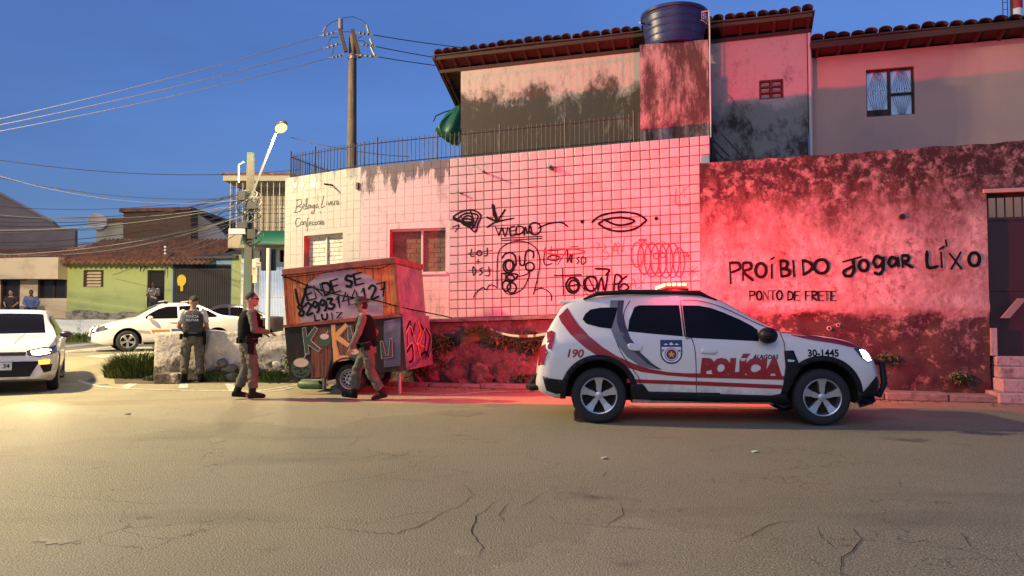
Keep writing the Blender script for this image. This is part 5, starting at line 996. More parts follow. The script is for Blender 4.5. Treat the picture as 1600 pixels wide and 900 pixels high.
for i, (x, y, n, rx, rz, lab) in enumerate([(748, 527, 260, .28, .17, 'large fern growing from the wall base left of the police car'), (690, 535, 420, .35, .18, 'dark creeper on the wall base beside the kiosk trailer'), (790, 530, 300, .30, .13, 'small yellowish weed on the wall base near the police car tail'), (668, 570, 500, .45, .20, 'leafy scrub at the wall foot behind the kiosk trailer'), (830, 535, 420, .28, .25, 'dark creeper on the wall base behind the police car tail'), (830, 590, 260, .3, .08, 'low litter of weeds at the kerb near the police car tail')]):
    a, c = PLF.px(x, y, .12); p = PLF.w(a, .1, c)
    if i == 0:
        rd = random.Random(31); mb = MB()
        for k in range(34):
            q = rd.uniform(-.2, 3.34); l = rd.uniform(.22, .42); d = V((math.cos(q), -rd.uniform(.2, .7), math.sin(q) * .9 - .1)).normalized()
            pts = [p + d * l * t - V((0, 0, .22 * l * t * t)) for t in (0, .25, .5, .75, 1)]
            for j in range(4):
                for s_ in (-1, 1):
                    for f in (.0, .5):
                        b = lerp(pts[j], pts[j + 1], f); sd = d.cross(V((0, 1, 0))).normalized() * s_ * .075 * (1 - .2 * j); mb.add([b, b + sd + d * .03, b + d * .045], [(0, 1, 2)])
        tag(mb.build('fern', m_leaf, fix=False), lab, 'plant')
    else: bush('wall_weed', lab, p, (rx, .10, rz), n, .07, m_leaf if i != 2 else m_grass, 40 + i)
for i, (x, y, lab) in enumerate([(1500, 590, 'mossy weeds on the red wall foot near the steps'), (1385, 560, 'small trailing weed hanging on the red wall face')]):
    a, c = RW.px(x, y, .05); bush('wall_weed', lab, RW.w(a, .06, max(c, .12)), (.22, .07, .10), 160, .055, m_leaf, 60 + i)
a, c = WALL.px(863, 263); bush('wall_sprig', 'tiny sprig growing from the upper tiled wall', WALL.w(a, .06, c), (.05, .06, .05), 50, .05, m_leaf, 70)
gg_ = gpx(190, 536); blades('roadside_grass', 'grass strip below the whitewashed low wall', V((at(115, 530, 30).x, 29.9, .36)), 2600, 3.6, .3, .42, m_grass, 9, .02, .5, cat='grass')
# ================================================================== vehicles
m_wpaint = mat('white_car_paint', (.80, .75, .68), .34, [((.42, .37, .30), 2.5, .50, .80, 6, (1, 1, 1), (.80, .20, .26))], coat=.7, coords='obj')
m_tyre = mat('tyre_rubber', (.018, .018, .019), .8, bump=(60, .2, 2), coords='obj')
m_alloy = mat('alloy_wheel', (.55, .55, .56), .3, metal=.85)
m_steelrim = mat('steel_wheel', (.42, .41, .39), .45, metal=.6)
m_plastic = mat('black_plastic', (.010, .010, .011), .5, spec=.25)
m_tint = mat('tinted_glass', (.006, .005, .005), .07, spec=.22)
m_sred = mat('livery_red', (.36, .008, .014), .4, coat=.4)
m_sgrey = mat('livery_grey', (.17, .17, .19), .4, coat=.4)
m_snavy = mat('livery_navy', (.035, .025, .05), .4, coat=.4)
m_seam = mat('panel_gap', (.03, .03, .03), .7)
m_chrome = mat('chrome', (.7, .7, .7), .12, metal=1)
m_head = mat('lit_headlamp', (.9, .95, 1), .1, emis=(.75, .9, 1.0), es=7)
m_headw = mat('lit_headlamp_warm', (1, .97, .9), .1, emis=(1.0, .93, .78), es=9)
m_ind = mat('lit_indicator', (1, .5, .05), .2, emis=(1.0, .40, .02), es=7)
m_lens = mat('dark_lamp_lens', (.05, .05, .055), .08, coat=1)
m_tail = mat('red_lamp_lens', (.30, .006, .008), .12, coat=1)
m_void = mat('dark_void', (.01, .008, .008), .9)
class Car:
    """Body lofted from side profile and plan; details projected on to it."""
    def __init__(s, top, belt, wid, roofw, bot, xs, arch, rarch, body, root):
        s.root = root; ncs = []
        def sec(x):
            t, b, w, rw, bo = smoothtab(top, x), smoothtab(belt, x), smoothtab(wid, x), smoothtab(roofw, x), interp(bot, x)
            b = min(b, t - .012); k = max(0, min(1, (t - b) / .42)); rw = lerp(w * .93, rw, k); d = t - b
            return [(bo, w * .90), (bo + .05, w * .955), (lerp(bo, b, .35), w * .992), (lerp(bo, b, .62), w), (lerp(bo, b, .85), w * .990), (b - .02 * k, w * .968), (b + d * .25, lerp(w * .95, rw, .30)), (b + d * .6, lerp(w * .95, rw, .70)), (t - d * .16, lerp(w * .95, rw, .97)), (t - d * .055, rw * .93), (t - d * .02, rw * .78), (t - d * .006, rw * .45), (t, 0.0)]
        mb = MB(); rs = []
        for x in xs:
            p = sec(x); rs.append([V((x, y, z)) for z, y in p] + [V((x, -y, z)) for z, y in p[-2::-1]])
        mb.rings(rs); o = mb.build('body', body, None, smooth=True)
        s.bvh0 = BVHTree.FromPolygons([v.co.copy() for v in o.data.vertices], [list(p.vertices) for p in o.data.polygons])
        # wheel wells
        w = max(v for _, v in wid)
        for ax in arch:
            for sd in (-1, 1):
                c = MB(); c.lathe([(rarch, -.30), (rarch, .30)], 48, Matrix.Translation((ax, sd * (w - .10), rarch_z(rarch))) @ Matrix.Rotation(R(90), 4, 'X'), cap=True); co = c.build('cut', m_void)
                md = o.modifiers.new('b', 'BOOLEAN'); md.operation = 'DIFFERENCE'; md.object = co; md.solver = 'EXACT'
        dg = bpy.context.evaluated_depsgraph_get(); dg.update(); me = bpy.data.meshes.new_from_object(o.evaluated_get(dg))
        for md in list(o.modifiers):
            co = md.object; o.modifiers.remove(md); bpy.data.objects.remove(co)
        o.data = me; me.materials.clear(); me.materials.append(body); me.materials.append(m_void)
        for p in me.polygons:          # inside of the wells is dark
            c = p.center; p.use_smooth = True
            if any(abs(math.hypot(c.x - ax, c.z - rarch_z(rarch)) - rarch) < .012 or (math.hypot(c.x - ax, c.z - rarch_z(rarch)) < rarch and abs(c.y) < w - .35) for ax in arch) and abs(p.normal.y) < 1.1:
                if math.hypot(c.x - ax, c.z) < 9 and (abs(p.normal.y) < .3 or abs(c.y) < w - .3): p.material_index = 1
            p.material_index = p.material_index
        me.set_sharp_from_angle(angle=R(35))
        o.parent = root; PM[o.name] = PM[root.name].copy(); s.body = o
    def proj(s, u, v, axis, off):
        if axis in ('L', 'R'):
            sg = 1 if axis == 'L' else -1; o, d = V((u, 3 * sg, v)), V((0, -sg, 0))
        elif axis == 'F': o, d = V((5, u, v)), V((-1, 0, 0))
        elif axis == 'B': o, d = V((-5, u, v)), V((1, 0, 0))
        else: o, d = V((u, v, 4)), V((0, 0, -1))
        h = s.bvh0.ray_cast(o, d)
        if h[0] is None: return o + d * (3 if axis in 'LR' else 5) * .7
        n = h[1] if h[1].dot(d) < 0 else -h[1]
        return h[0] + n * off
    def decal(s, poly, axis, name, m, off=.004, step=.05, smooth=True, parent=None, thick=0.0, round_=False):
        poly = [V(p).to_2d() for p in (catmull(list(poly) + [poly[0]], 4)[:-1] if round_ else poly)]
        b = []
        for p, q in zip(poly, poly[1:] + poly[:1]):
            n = max(1, int((q - p).length / step)); b += [lerp(p, q, i / n) for i in range(n)]
        n = len(b); pts = list(b); x0, x1 = min(p.x for p in b), max(p.x for p in b); y0, y1 = min(p.y for p in b), max(p.y for p in b)
        nx, ny = int((x1 - x0) / step) + 1, int((y1 - y0) / step) + 1
        for i in range(1, nx):
            for j in range(1, ny): pts.append(V((lerp(x0, x1, i / nx), lerp(y0, y1, j / ny))))
        r = geometry.delaunay_2d_cdt(pts, [], [list(range(n))], 1, 1e-6)
        mb = MB(); mb.add([s.proj(p.x, p.y, axis, off) for p in r[0]], [list(f) for f in r[2]])
        o = mb.build(name, m, parent or s.root, smooth=True, local=True, fix=False)
        if axis in ('L', 'F') or True:
            bm = bmesh.new(); bm.from_mesh(o.data); bmesh.ops.recalc_face_normals(bm, faces=bm.faces[:]); bm.to_mesh(o.data); bm.free()
        if thick:
            md = o.modifiers.new('s', 'SOLIDIFY'); md.thickness = thick; md.offset = 0
        return o
    def line(s, pts, w, axis, name, m, off=.005, smooth=True):
        mb = MB(); ribbon(mb, pts, w, lambda a, b, c: s.proj(a, c, axis, b), off, smooth); return mb.build(name, m, s.root, local=True, fix=False)
    def text(s, t, box, axis, name, m, bold=.02, shear=0.0, off=.006, flip=False):
        mb = text_mesh(t, 1.0, bold, shear); x0, x1 = min(p.x for p in mb.v), max(p.x for p in mb.v); y0, y1 = min(p.y for p in mb.v), max(p.y for p in mb.v)
        bm = bmesh.new(); vs = [bm.verts.new(p) for p in mb.v]
        for f in mb.f:
            try: bm.faces.new([vs[i] for i in f])
            except ValueError: pass
        bmesh.ops.triangulate(bm, faces=bm.faces[:]); bmesh.ops.subdivide_edges(bm, edges=[e for e in bm.edges if e.calc_length() > .25], cuts=2); bmesh.ops.triangulate(bm, faces=bm.faces[:]); bm.verts.index_update()
        q = MB(); q.add([s.proj(lerp(box[0], box[1], (v.co.x - x0) / (x1 - x0)), lerp(box[2], box[3], (v.co.y - y0) / (y1 - y0)), axis, off) for v in bm.verts], [[v.index for v in f.verts] for f in bm.faces]); bm.free()
        return q.build(name, m, s.root, local=True, fix=False)
RZ = {}
def rarch_z(r): return RZ.get(round(r, 3), .34)
def wheel(root, x, y, r, wdt, side, spokes, m_rim, style='alloy', steer=0.0):
    """side = -1: outside faces -y. tyre > rim, hub"""
    M = Matrix.Translation((x, y, r)) @ Matrix.Rotation(steer, 4, 'Z') @ Matrix.Rotation(R(90) * (1 if side < 0 else -1), 4, 'X')
    h = wdt / 2; rr = r * .655
    t = MB(); t.lathe([(rr * .96, -h * .8), (rr * 1.03, -h * .95), (r * .86, -h), (r * .96, -h * .86), (r * .995, -h * .5), (r, 0), (r * .995, h * .5), (r * .96, h * .86), (r * .86, h), (rr * 1.03, h * .95), (rr * .96, h * .8)], 56, M); t = t.build('tyre', m_tyre, root, smooth=True, local=True, sharp=60)
    k = MB(); k.lathe([(rr * 1.02, h * .93), (rr * .985, h * 1.0), (rr * .94, h * .96), (rr * .90, h * .55), (rr * .88, -h * .4), (rr * .2, -h * .45)], 48, M); k.build('rim', m_rim, t, smooth=True, local=True)
    d = MB(); d.lathe([(rr * .9, h * .05), (.01, h * .05)], 32, M); d.build('brake_shade', m_void, t, local=True)
    s = MB()
    if style == 'alloy':
        for i in range(spokes):
            a = 2 * math.pi * i / spokes + math.pi / 2; c, sn = math.cos(a), math.sin(a)
            def P(rad, off, z): return M @ V((rad * c - off * sn, rad * sn + off * c, z))
            w0, w1 = rr * .15, rr * .27
            for (ra, wa, za), (rb, wb, zb) in (((rr * .16, w0, h * .78), (rr * .55, w0 * 1.15, h * .80)), ((rr * .55, w0 * 1.15, h * .80), (rr * .95, w1, h * .90))):
                s.hexa([P(ra, -wa, za - .05), P(rb, -wb, zb - .06), P(rb, wb, zb - .06), P(ra, wa, za - .05), P(ra, -wa * .8, za), P(rb, -wb * .9, zb), P(rb, wb * .9, zb), P(ra, wa * .8, za)])
        s.build('spokes', m_rim, t, local=True)
    else:
        s.lathe([(rr * .9, h * .3), (rr * .72, h * .62), (rr * .45, h * .70), (rr * .30, h * .52), (rr * .2, h * .5), (.01, h * .5)], 40, M); s.build('disc', m_rim, t, smooth=True, local=True)
        for i in range(12):
            a = 2 * math.pi * i / 12; q = MB(); q.lathe([(.022, 0), (.022, .006), (.001, .006)], 8, M @ Matrix.Translation((rr * .62 * math.cos(a), rr * .62 * math.sin(a), h * .655))); q.build('vent_hole', m_void, t, local=True)
    hb = MB(); hb.lathe([(rr * .20, h * .75), (rr * .20, h * .86), (rr * .16, h * .90), (.004, h * .90)], 20, M); hb.build('hub_cap', m_rim if style != 'alloy' else m_alloy, t, smooth=True, local=True)
    for i in range(5):
        a = 2 * math.pi * (i + .5) / 5 + math.pi / 2; q = MB(); q.lathe([(.016, h * .70), (.016, h * .84), (.001, h * .84)], 8, M @ Matrix.Translation((rr * .30 * math.cos(a), rr * .30 * math.sin(a), 0))); q.build('wheel_nut', m_void, t, local=True)
def arch_trim(car, ax, zc, r0, r1, axis, m, off=.008, a0=-8, a1=188):
    n = 40; pts = [(ax + r1 * math.cos(R(lerp(a0, a1, i / n))), zc + r1 * math.sin(R(lerp(a0, a1, i / n)))) for i in range(n + 1)] + [(ax + r0 * math.cos(R(lerp(a1, a0, i / n))), zc + r0 * math.sin(R(lerp(a1, a0, i / n)))) for i in range(n + 1)]
    return car.decal(pts, axis, 'arch_trim', m, off, .05, thick=.014)
# ------------------------------------------------------------------ police car
pr, pf = at(936, 661, 9.25), at(1285, 664, 9.13)
ctr = ground(936, 661.5); cfr = ground(1285, 665.5); mid_ = (ctr + cfr) / 2; yawp = math.atan2(cfr.y - ctr.y, cfr.x - ctr.x)
axp = V((math.cos(yawp), math.sin(yawp), 0)); sidep = V((-axp.y, axp.x, 0)); HWP = .885
pc_loc = mid_ + sidep * (HWP - .04)
pol = thing('police_car', 'white police utility car with red stripes and flashing red roof lights', 'police car', (pc_loc.x, pc_loc.y, 0), yawp)
CS = Frame(V((pc_loc.x, pc_loc.y, 0)) - sidep * HWP, axp, -sidep)
def cx(x, y): return CS.px(x, y)
def cpoly(l): return [cx(*p) for p in l]
wb = (cfr - ctr).length / 2; RZ[.425] = .37
top = [(-2.14, .62), (-2.12, .78), (-2.07, .98), (-2.0, 1.14), (-1.9, 1.32), (-1.78, 1.50), (-1.68, 1.555), (-1.45, 1.60), (-1.0, 1.632), (-.4, 1.642), (0, 1.615), (.18, 1.555), (.45, 1.40), (.72, 1.24), (.93, 1.135), (1.1, 1.115), (1.4, 1.09), (1.7, 1.03), (1.9, .93), (2.03, .80), (2.10, .66), (2.13, .52)]
belt = [(-2.14, .55), (-2.0, .98), (-1.8, 1.10), (-1.2, 1.12), (0, 1.08), (.8, 1.03), (1.2, .99), (1.7, .92), (1.95, .80), (2.13, .48)]
wid = [(-2.14, .70), (-2.08, .80), (-1.95, .86), (-1.6, .885), (0, .885), (1.5, .885), (1.8, .86), (1.97, .79), (2.08, .68), (2.13, .60)]
rfw = [(-2.14, .55), (-1.8, .60), (-1.4, .63), (0, .65), (.4, .66), (.9, .74), (1.2, .78), (2.13, .6)]
bot = [(-2.14, .40), (-1.9, .30), (-1.0, .25), (1.0, .25), (1.8, .27), (2.0, .33), (2.13, .42)]
xsP = [-2.14, -2.12, -2.09, -2.05] + [-2.0 + .06 * i for i in range(66)] + [1.96, 1.99, 2.02, 2.05, 2.08, 2.10, 2.12, 2.13]
car = Car(top, belt, wid, rfw, bot, xsP, (-wb, wb), .425, m_wpaint, pol)
for ax, st in ((-wb, 0), (wb, 0)):
    for sd in (-1, 1): wheel(pol, ax, sd * (HWP - .115), .345, .215, sd, 5, m_alloy)
    for axis in 'RL': arch_trim(car, ax, .37, .415, .482, axis, m_plastic)
z5 = lambda l: cpoly([(830 + x / 3.752, 440 + y / 3.75) for x, y in l]); z9 = lambda l: cpoly([(1080 + x / 3.751, 440 + y / 3.75) for x, y in l])
def both(pl, name, m, **k): return [car.decal(pl, a, name, m, **k) for a in 'RL']
both(z5([(302, 222), (318, 190), (350, 163), (410, 152), (512, 150), (500, 215), (478, 278), (400, 268), (325, 248)]), 'side_window', m_tint)
both(z5([(612, 150), (640, 138), (880, 137), (888, 240), (892, 322), (720, 308), (568, 292), (580, 225)]), 'side_window', m_tint)
both(z9([(-38, 138), (60, 140), (130, 153), (200, 178), (300, 222), (372, 262), (400, 285), (400, 350), (200, 340), (0, 330), (-28, 326)]), 'side_window', m_tint)
both(z5([(888, 137), (895, 137), (908, 322), (898, 322)]), 'pillar_trim', m_plastic, off=.005)
# livery
both(z5([(212, 152), (240, 200), (280, 258), (340, 320), (420, 385), (500, 435), (600, 480), (700, 512), (800, 530), (900, 537), (1030, 538), (1030, 561), (900, 558), (800, 550), (650, 530), (520, 490), (420, 455), (320, 390), (230, 310), (175, 240), (160, 205)]), 'red_swoosh', m_sred, off=.0055)
both(z9([(-20, 537), (200, 545), (545, 553), (545, 576), (200, 567), (-20, 561)]), 'red_stripe', m_sred, off=.0062)
both(z5([(560, 570), (970, 585), (970, 607), (560, 592)]), 'red_stripe', m_sred, off=.0055); both(z9([(34, 584), (535, 606), (535, 629), (34, 608)]), 'red_stripe', m_sred, off=.0055)
both(z5([(470, 108), (516, 108), (508, 180), (506, 240), (530, 320), (590, 400), (680, 480), (745, 514), (700, 508), (630, 488), (560, 440), (500, 360), (470, 285), (485, 240), (505, 180), (512, 152), (465, 150)]), 'grey_swoosh', m_sgrey, off=.0068)
both(z5([(516, 108), (552, 108), (541, 180), (551, 250), (582, 330), (640, 415), (710, 480), (765, 516), (745, 514), (680, 480), (590, 400), (530, 320), (506, 240), (508, 180)]), 'navy_swoosh', m_snavy, off=.0068)
bx = lambda x0, y1, x1, y0: (cx(x0, y0)[0], cx(x1, y0)[0], cx((x0 + x1) / 2, y1)[1], cx((x0 + x1) / 2, y0)[1])
car.text('190', bx(886.5, 559, 912.5, 545.5), 'R', 'emergency_number', m_sred, .03, .2)
car.text('POLÍCIA', bx(1093, 591, 1222, 552.5), 'R', 'police_lettering', m_sred, .085, .12, off=.0085)
car.text('ALAGOAS', bx(1176, 561, 1216.5, 554), 'R', 'state_lettering', m_black, .03, .25)
car.text('30-1445', bx(1262.5, 557.5, 1311, 546), 'R', 'unit_number', m_black, .03, .0)
# badge
bu = cx(1049, 550); bs = (cx(1066.5, 550)[0] - cx(1032, 550)[0]) / 2; bh_ = (cx(1049, 530.5)[1] - cx(1049, 568)[1]) / 2
sh_ = [(-1, 1), (1, 1), (1, -.1)] + [(math.cos(R(a)), -.1 - .9 * math.sin(R(a))) for a in range(15, 180, 15)] + [(-1, -.1)]
B_ = lambda l, k=1.0: [(bu[0] + x * bs * k, bu[1] + y * bh_ * k) for x, y in l]
m_bnavy = mat('badge_navy', (.03, .035, .12), .5); m_gold = mat('badge_gold', (.75, .48, .06), .4); bd = car.decal(B_(sh_), 'R', 'badge', m_bnavy, .005)
car.decal(B_([(-.88, .42), (.88, .42), (.86, -.12)] + [(.86 * math.cos(R(a)), -.12 - .76 * math.sin(R(a))) for a in range(15, 180, 15)] + [(-.86, -.12)]), 'R', 'badge_field', m_white, .0058, parent=bd)
circ = lambda cy, r, n=24: [(r * math.cos(2 * math.pi * i / n), cy + r * math.sin(2 * math.pi * i / n) * bs / bh_) for i in range(n)]
car.decal(B_(circ(-.20, .62)), 'R', 'badge_ring', m_sred, .0064, .02, parent=bd); car.decal(B_(circ(-.20, .55)), 'R', 'badge_ring', m_white, .0070, .02, parent=bd)
car.decal(B_(circ(-.20, .47)), 'R', 'badge_ring', m_bnavy, .0076, .02, parent=bd); car.decal(B_(circ(-.20, .36)), 'R', 'badge_ring', m_sred, .0082, .02, parent=bd)
car.decal(B_([((.33 if i % 2 == 0 else .14) * math.sin(math.pi * i / 5), -.20 + (.33 if i % 2 == 0 else .14) * math.cos(math.pi * i / 5) * bs / bh_) for i in range(10)]), 'R', 'badge_star', m_gold, .0088, .02, parent=bd)
for x_ in (-.5, 0, .5): car.decal(B_([(x_ - .22, .62), (x_, .72 + .1 * (x_ == 0)), (x_ + .22, .62), (x_, .56)]), 'R', 'badge_wave', m_white, .0058, .02, parent=bd)
for t_, x_ in (('P', -.72), ('M', .72)):
    q = B_([(x_ - .10, -.02), (x_ + .10, .22)]); car.text(t_, (q[0][0], q[1][0], q[0][1], q[1][1]), 'R', 'badge_letter', m_bnavy, .03, off=.0066)
q = B_([(-.42, -.93), (.42, -.82)]); car.text('ALAGOAS', (q[0][0], q[1][0], q[0][1], q[1][1]), 'R', 'badge_letter', m_bnavy, .03, off=.0066)
# seams
for l in (z5([(890, 108), (905, 322), (940, 332), (962, 420), (970, 650)]), z5([(588, 110), (548, 185), (556, 262), (570, 295)]), z5([(505, 365), (530, 420), (600, 520), (628, 560), (640, 600)]), z9([(528, 290), (545, 350), (550, 405)]), z9([(-38, 108), (60, 112), (200, 150), (420, 255), (528, 292)]), z9([(540, 300), (700, 320), (860, 345), (960, 380)])):
    for a_ in 'RL': car.line(l, .009, a_, 'panel_seam', m_seam, .0095)
# handles, mirror, mouldings
def handle(car, l, axis, m): return car.decal(l, axis, 'door_handle', m, .02, .02, thick=.02, round_=True)
m_hand = mat('handle_paint', (.70, .70, .71), .3, coat=.6)
for a_ in 'RL': handle(car, z5([(565, 375), (580, 363), (640, 372), (650, 385), (632, 405), (580, 400)]), a_, m_hand); handle(car, z9([(57, 402), (70, 394), (135, 398), (150, 412), (135, 422), (65, 418)]), a_, m_hand)
mq = cx(1200, 524)
for sd in (-1, 1):
    mb = MB(); mb.sphere((mq[0] - .02, sd * (HWP + .075), mq[1]), (.115, .12, .10), 20, 14); mr_ = mb.build('wing_mirror', m_plastic, pol, smooth=True, local=True); mb = MB(); mb.tube([(mq[0] + .02, sd * (HWP - .06), mq[1] - .05), (mq[0], sd * (HWP + .04), mq[1] - .03)], .03, 8); mb.build('mirror_stalk', m_plastic, mr_, local=True)
both(z9([(545, 405), (600, 405), (622, 460), (640, 515), (610, 560), (575, 640), (525, 665), (540, 600), (552, 500)]), 'fender_vent', m_plastic, off=.010, thick=.012)
both(z9([(562, 455), (605, 460), (600, 470), (565, 470)]), 'side_repeater', m_chrome, off=.020)
both(z5([(580, 600), (655, 600), (690, 645), (1110, 653), (1110, 705), (590, 690)]) , 'sill_cladding', m_plastic, off=.010, thick=.014); both(z9([(30, 655), (470, 668), (540, 655), (600, 720), (540, 742), (470, 705), (30, 700)]), 'sill_cladding', m_plastic, off=.0105, thick=.014)
for sd in (-1, 1):
    mb = MB(); zq = [cx(912, 466), cx(935, 459.5), cx(985, 457), cx(1060, 456.5), cx(1100, 459), cx(1126, 468)]
    mb.tube([(a, sd * .615, c + .014 - (.02 if i in (0, 5) else 0)) for i, (a, c) in enumerate(zq)], [.012, .030, .032, .032, .030, .012], 10); mb.build('roof_rail', m_plastic, pol, smooth=True, local=True)
# lamps, grille, bumpers
car.decal([(-y, z) for y, z in ((.62, .93), (.80, .98), (.845, .88), (.83, .72), (.70, .70))] , 'B', 'tail_lamp', m_tail, .008); car.decal([(y, z) for y, z in ((.62, .93), (.80, .98), (.845, .88), (.83, .72), (.70, .70))], 'B', 'tail_lamp', m_tail, .008)
both(z5([(92, 300), (120, 288), (138, 300), (136, 360), (120, 398), (100, 395), (92, 350)]), 'tail_lamp', m_tail, off=.011)
for sd in (-1, 1): car.decal([(sd * y, z) for y, z in ((.40, .98), (.60, 1.0), (.60, 1.4), (.40, 1.45))], 'B', 'rear_glass', m_tint, .006) if False else None
car.decal([(-.58, 1.14), (.58, 1.14), (.50, 1.50), (-.50, 1.50)], 'B', 'rear_glass', m_tint, .006)
both(z9([(962, 392), (985, 392), (1040, 400), (1065, 425), (1080, 470), (1050, 478), (1010, 455), (985, 425)]), 'headlamp', m_lens, off=.008)
both(z9([(1000, 402), (1040, 408), (1060, 428), (1072, 465), (1045, 470), (1015, 448)]), 'headlamp_light', m_head, off=.013)
for sg in (-1, 1): car.decal([(sg * y, z) for y, z in ((.36, .90), (.64, .92), (.66, .80), (.40, .78))], 'F', 'headlamp', m_lens, .008)
car.decal([(-.36, .90), (.36, .90), (.34, .72), (-.34, .72)], 'F', 'grille', m_plastic, .008); car.decal([(-.55, .62), (.55, .62), (.5, .45), (-.5, .45)], 'F', 'lower_grille', m_plastic, .008)
car.decal([(-.26, .66), (.26, .66), (.26, .53), (-.26, .53)], 'F', 'plate', m_white, .02)
both(z9([(985, 640), (1010, 655), (1075, 590), (1110, 560), (1130, 600), (1120, 660), (1060, 715), (985, 735)]), 'front_bumper', m_plastic, off=.010, thick=.014)
both(z5([(68, 555), (110, 568), (218, 580), (205, 645), (150, 660), (90, 640)]), 'rear_bumper', m_plastic, off=.010, thick=.014)
car.decal([(-.7, .60), (.7, .60), (.66, .42), (-.66, .42)], 'B', 'rear_bumper', m_plastic, .012, thick=.016)
mb = MB(); mb.tube([(1.9, -.64, .42), (2.12, -.60, .36), (2.20, -.55, .50), (2.19, -.52, .74), (2.16, -.35, .76), (2.19, 0, .76), (2.16, .35, .76), (2.19, .52, .74), (2.20, .55, .50), (2.12, .60, .36), (1.9, .64, .42)], .04, 10); mb.build('bull_bar', m_plastic, pol, smooth=True, local=True)
mb = MB(); mb.tube([(-1.95, -.70, .46), (-2.20, -.66, .42), (-2.24, -.5, .42), (-2.24, .5, .42), (-2.20, .66, .42), (-1.95, .70, .46)], .045, 10); mb.build('rear_guard_bar', m_plastic, pol, smooth=True, local=True)
# hood red panel and windscreen
hx_ = [1.00 + .07 * i for i in range(13)]
both([(x, smoothtab(top, x) - .022) for x in hx_] + [(x, smoothtab(top, x) - .022 - .055 * math.sin(math.pi * min(1, (x - .97) / .5) / 2) * (1 if x < 1.7 else (1.9 - x) / .2)) for x in hx_[::-1]], 'red_bonnet_edge', m_sred, off=.006, step=.03)
car.decal([(1.02, -.62), (1.3, -.63), (1.62, -.60), (1.80, -.52), (1.88, -.40), (1.9, 0), (1.88, .40), (1.80, .52), (1.62, .60), (1.3, .63), (1.02, .62)], 'T', 'red_bonnet_panel', m_sred, .005)
car.decal([(.10, -.56), (.10, .56), (.84, .64), (.88, 0), (.84, -.64)], 'T', 'windscreen', m_tint, .006)
for a_ in 'RL': pass
mb = MB(); mb.tube([(-1.45, 0, 1.60), (-1.62, 0, 1.86)], .006, 5); mb.build('aerial', m_plastic, pol, local=True)
mb = MB(); mb.hexa([V((x, y, z)) for z in (1.495, 1.535) for x, y in ((-1.85, -.56), (-1.62, -.60), (-1.62, .60), (-1.85, .56))]); sp_ = mb.build('roof_spoiler', m_wpaint, pol, local=True); bv = sp_.modifiers.new('b', 'BEVEL'); bv.width = .015; bv.segments = 2
# light bar
bx0, bx1 = cx(1036, 447)[0], cx(1084, 447)[0]; bc = (bx0 + bx1) / 2 + .02; bar_z = 1.655
m_bar = mat('light_bar_lens', (.5, .01, .015), .15, emis=(1.0, .02, .03), es=2.5); m_led = mat('light_bar_led', (1, .6, .3), .2, emis=(1.0, .46, .10), es=8)
mb = MB(); mb.box((bc, 0, bar_z + .01), (.30, 1.20, .05)); lb = mb.build('light_bar', m_plastic, pol, local=True)
mb = MB(); mb.box((bc, 0, bar_z + .075), (.28, 1.18, .075)); o = mb.build('bar_lens', m_bar, lb, local=True); bv = o.modifiers.new('b', 'BEVEL'); bv.width = .03; bv.segments = 3
for i in range(4): mb = MB(); mb.box((bc - .10 + .065 * i, -.595, bar_z + .082), (.045, .014, .035)); mb.build('led', m_led, lb, local=True)
for i in range(8): mb = MB(); mb.box((bc - .142, -.5 + .14 * i, bar_z + .08), (.014, .06, .035)); mb.build('led', m_led, lb, local=True)
for sgn, en in ((1, 1750), (-1, 20)):
    ld = bpy.data.lights.new('beacon_light', 'POINT'); ld.energy = en; ld.color = (1.0, .02, .045); ld.shadow_soft_size = .05
    lo = bpy.data.objects.new('beacon_light', ld); COL.objects.link(lo); lo.parent = pol; lo.location = (bc, sgn * .66, bar_z + .13)
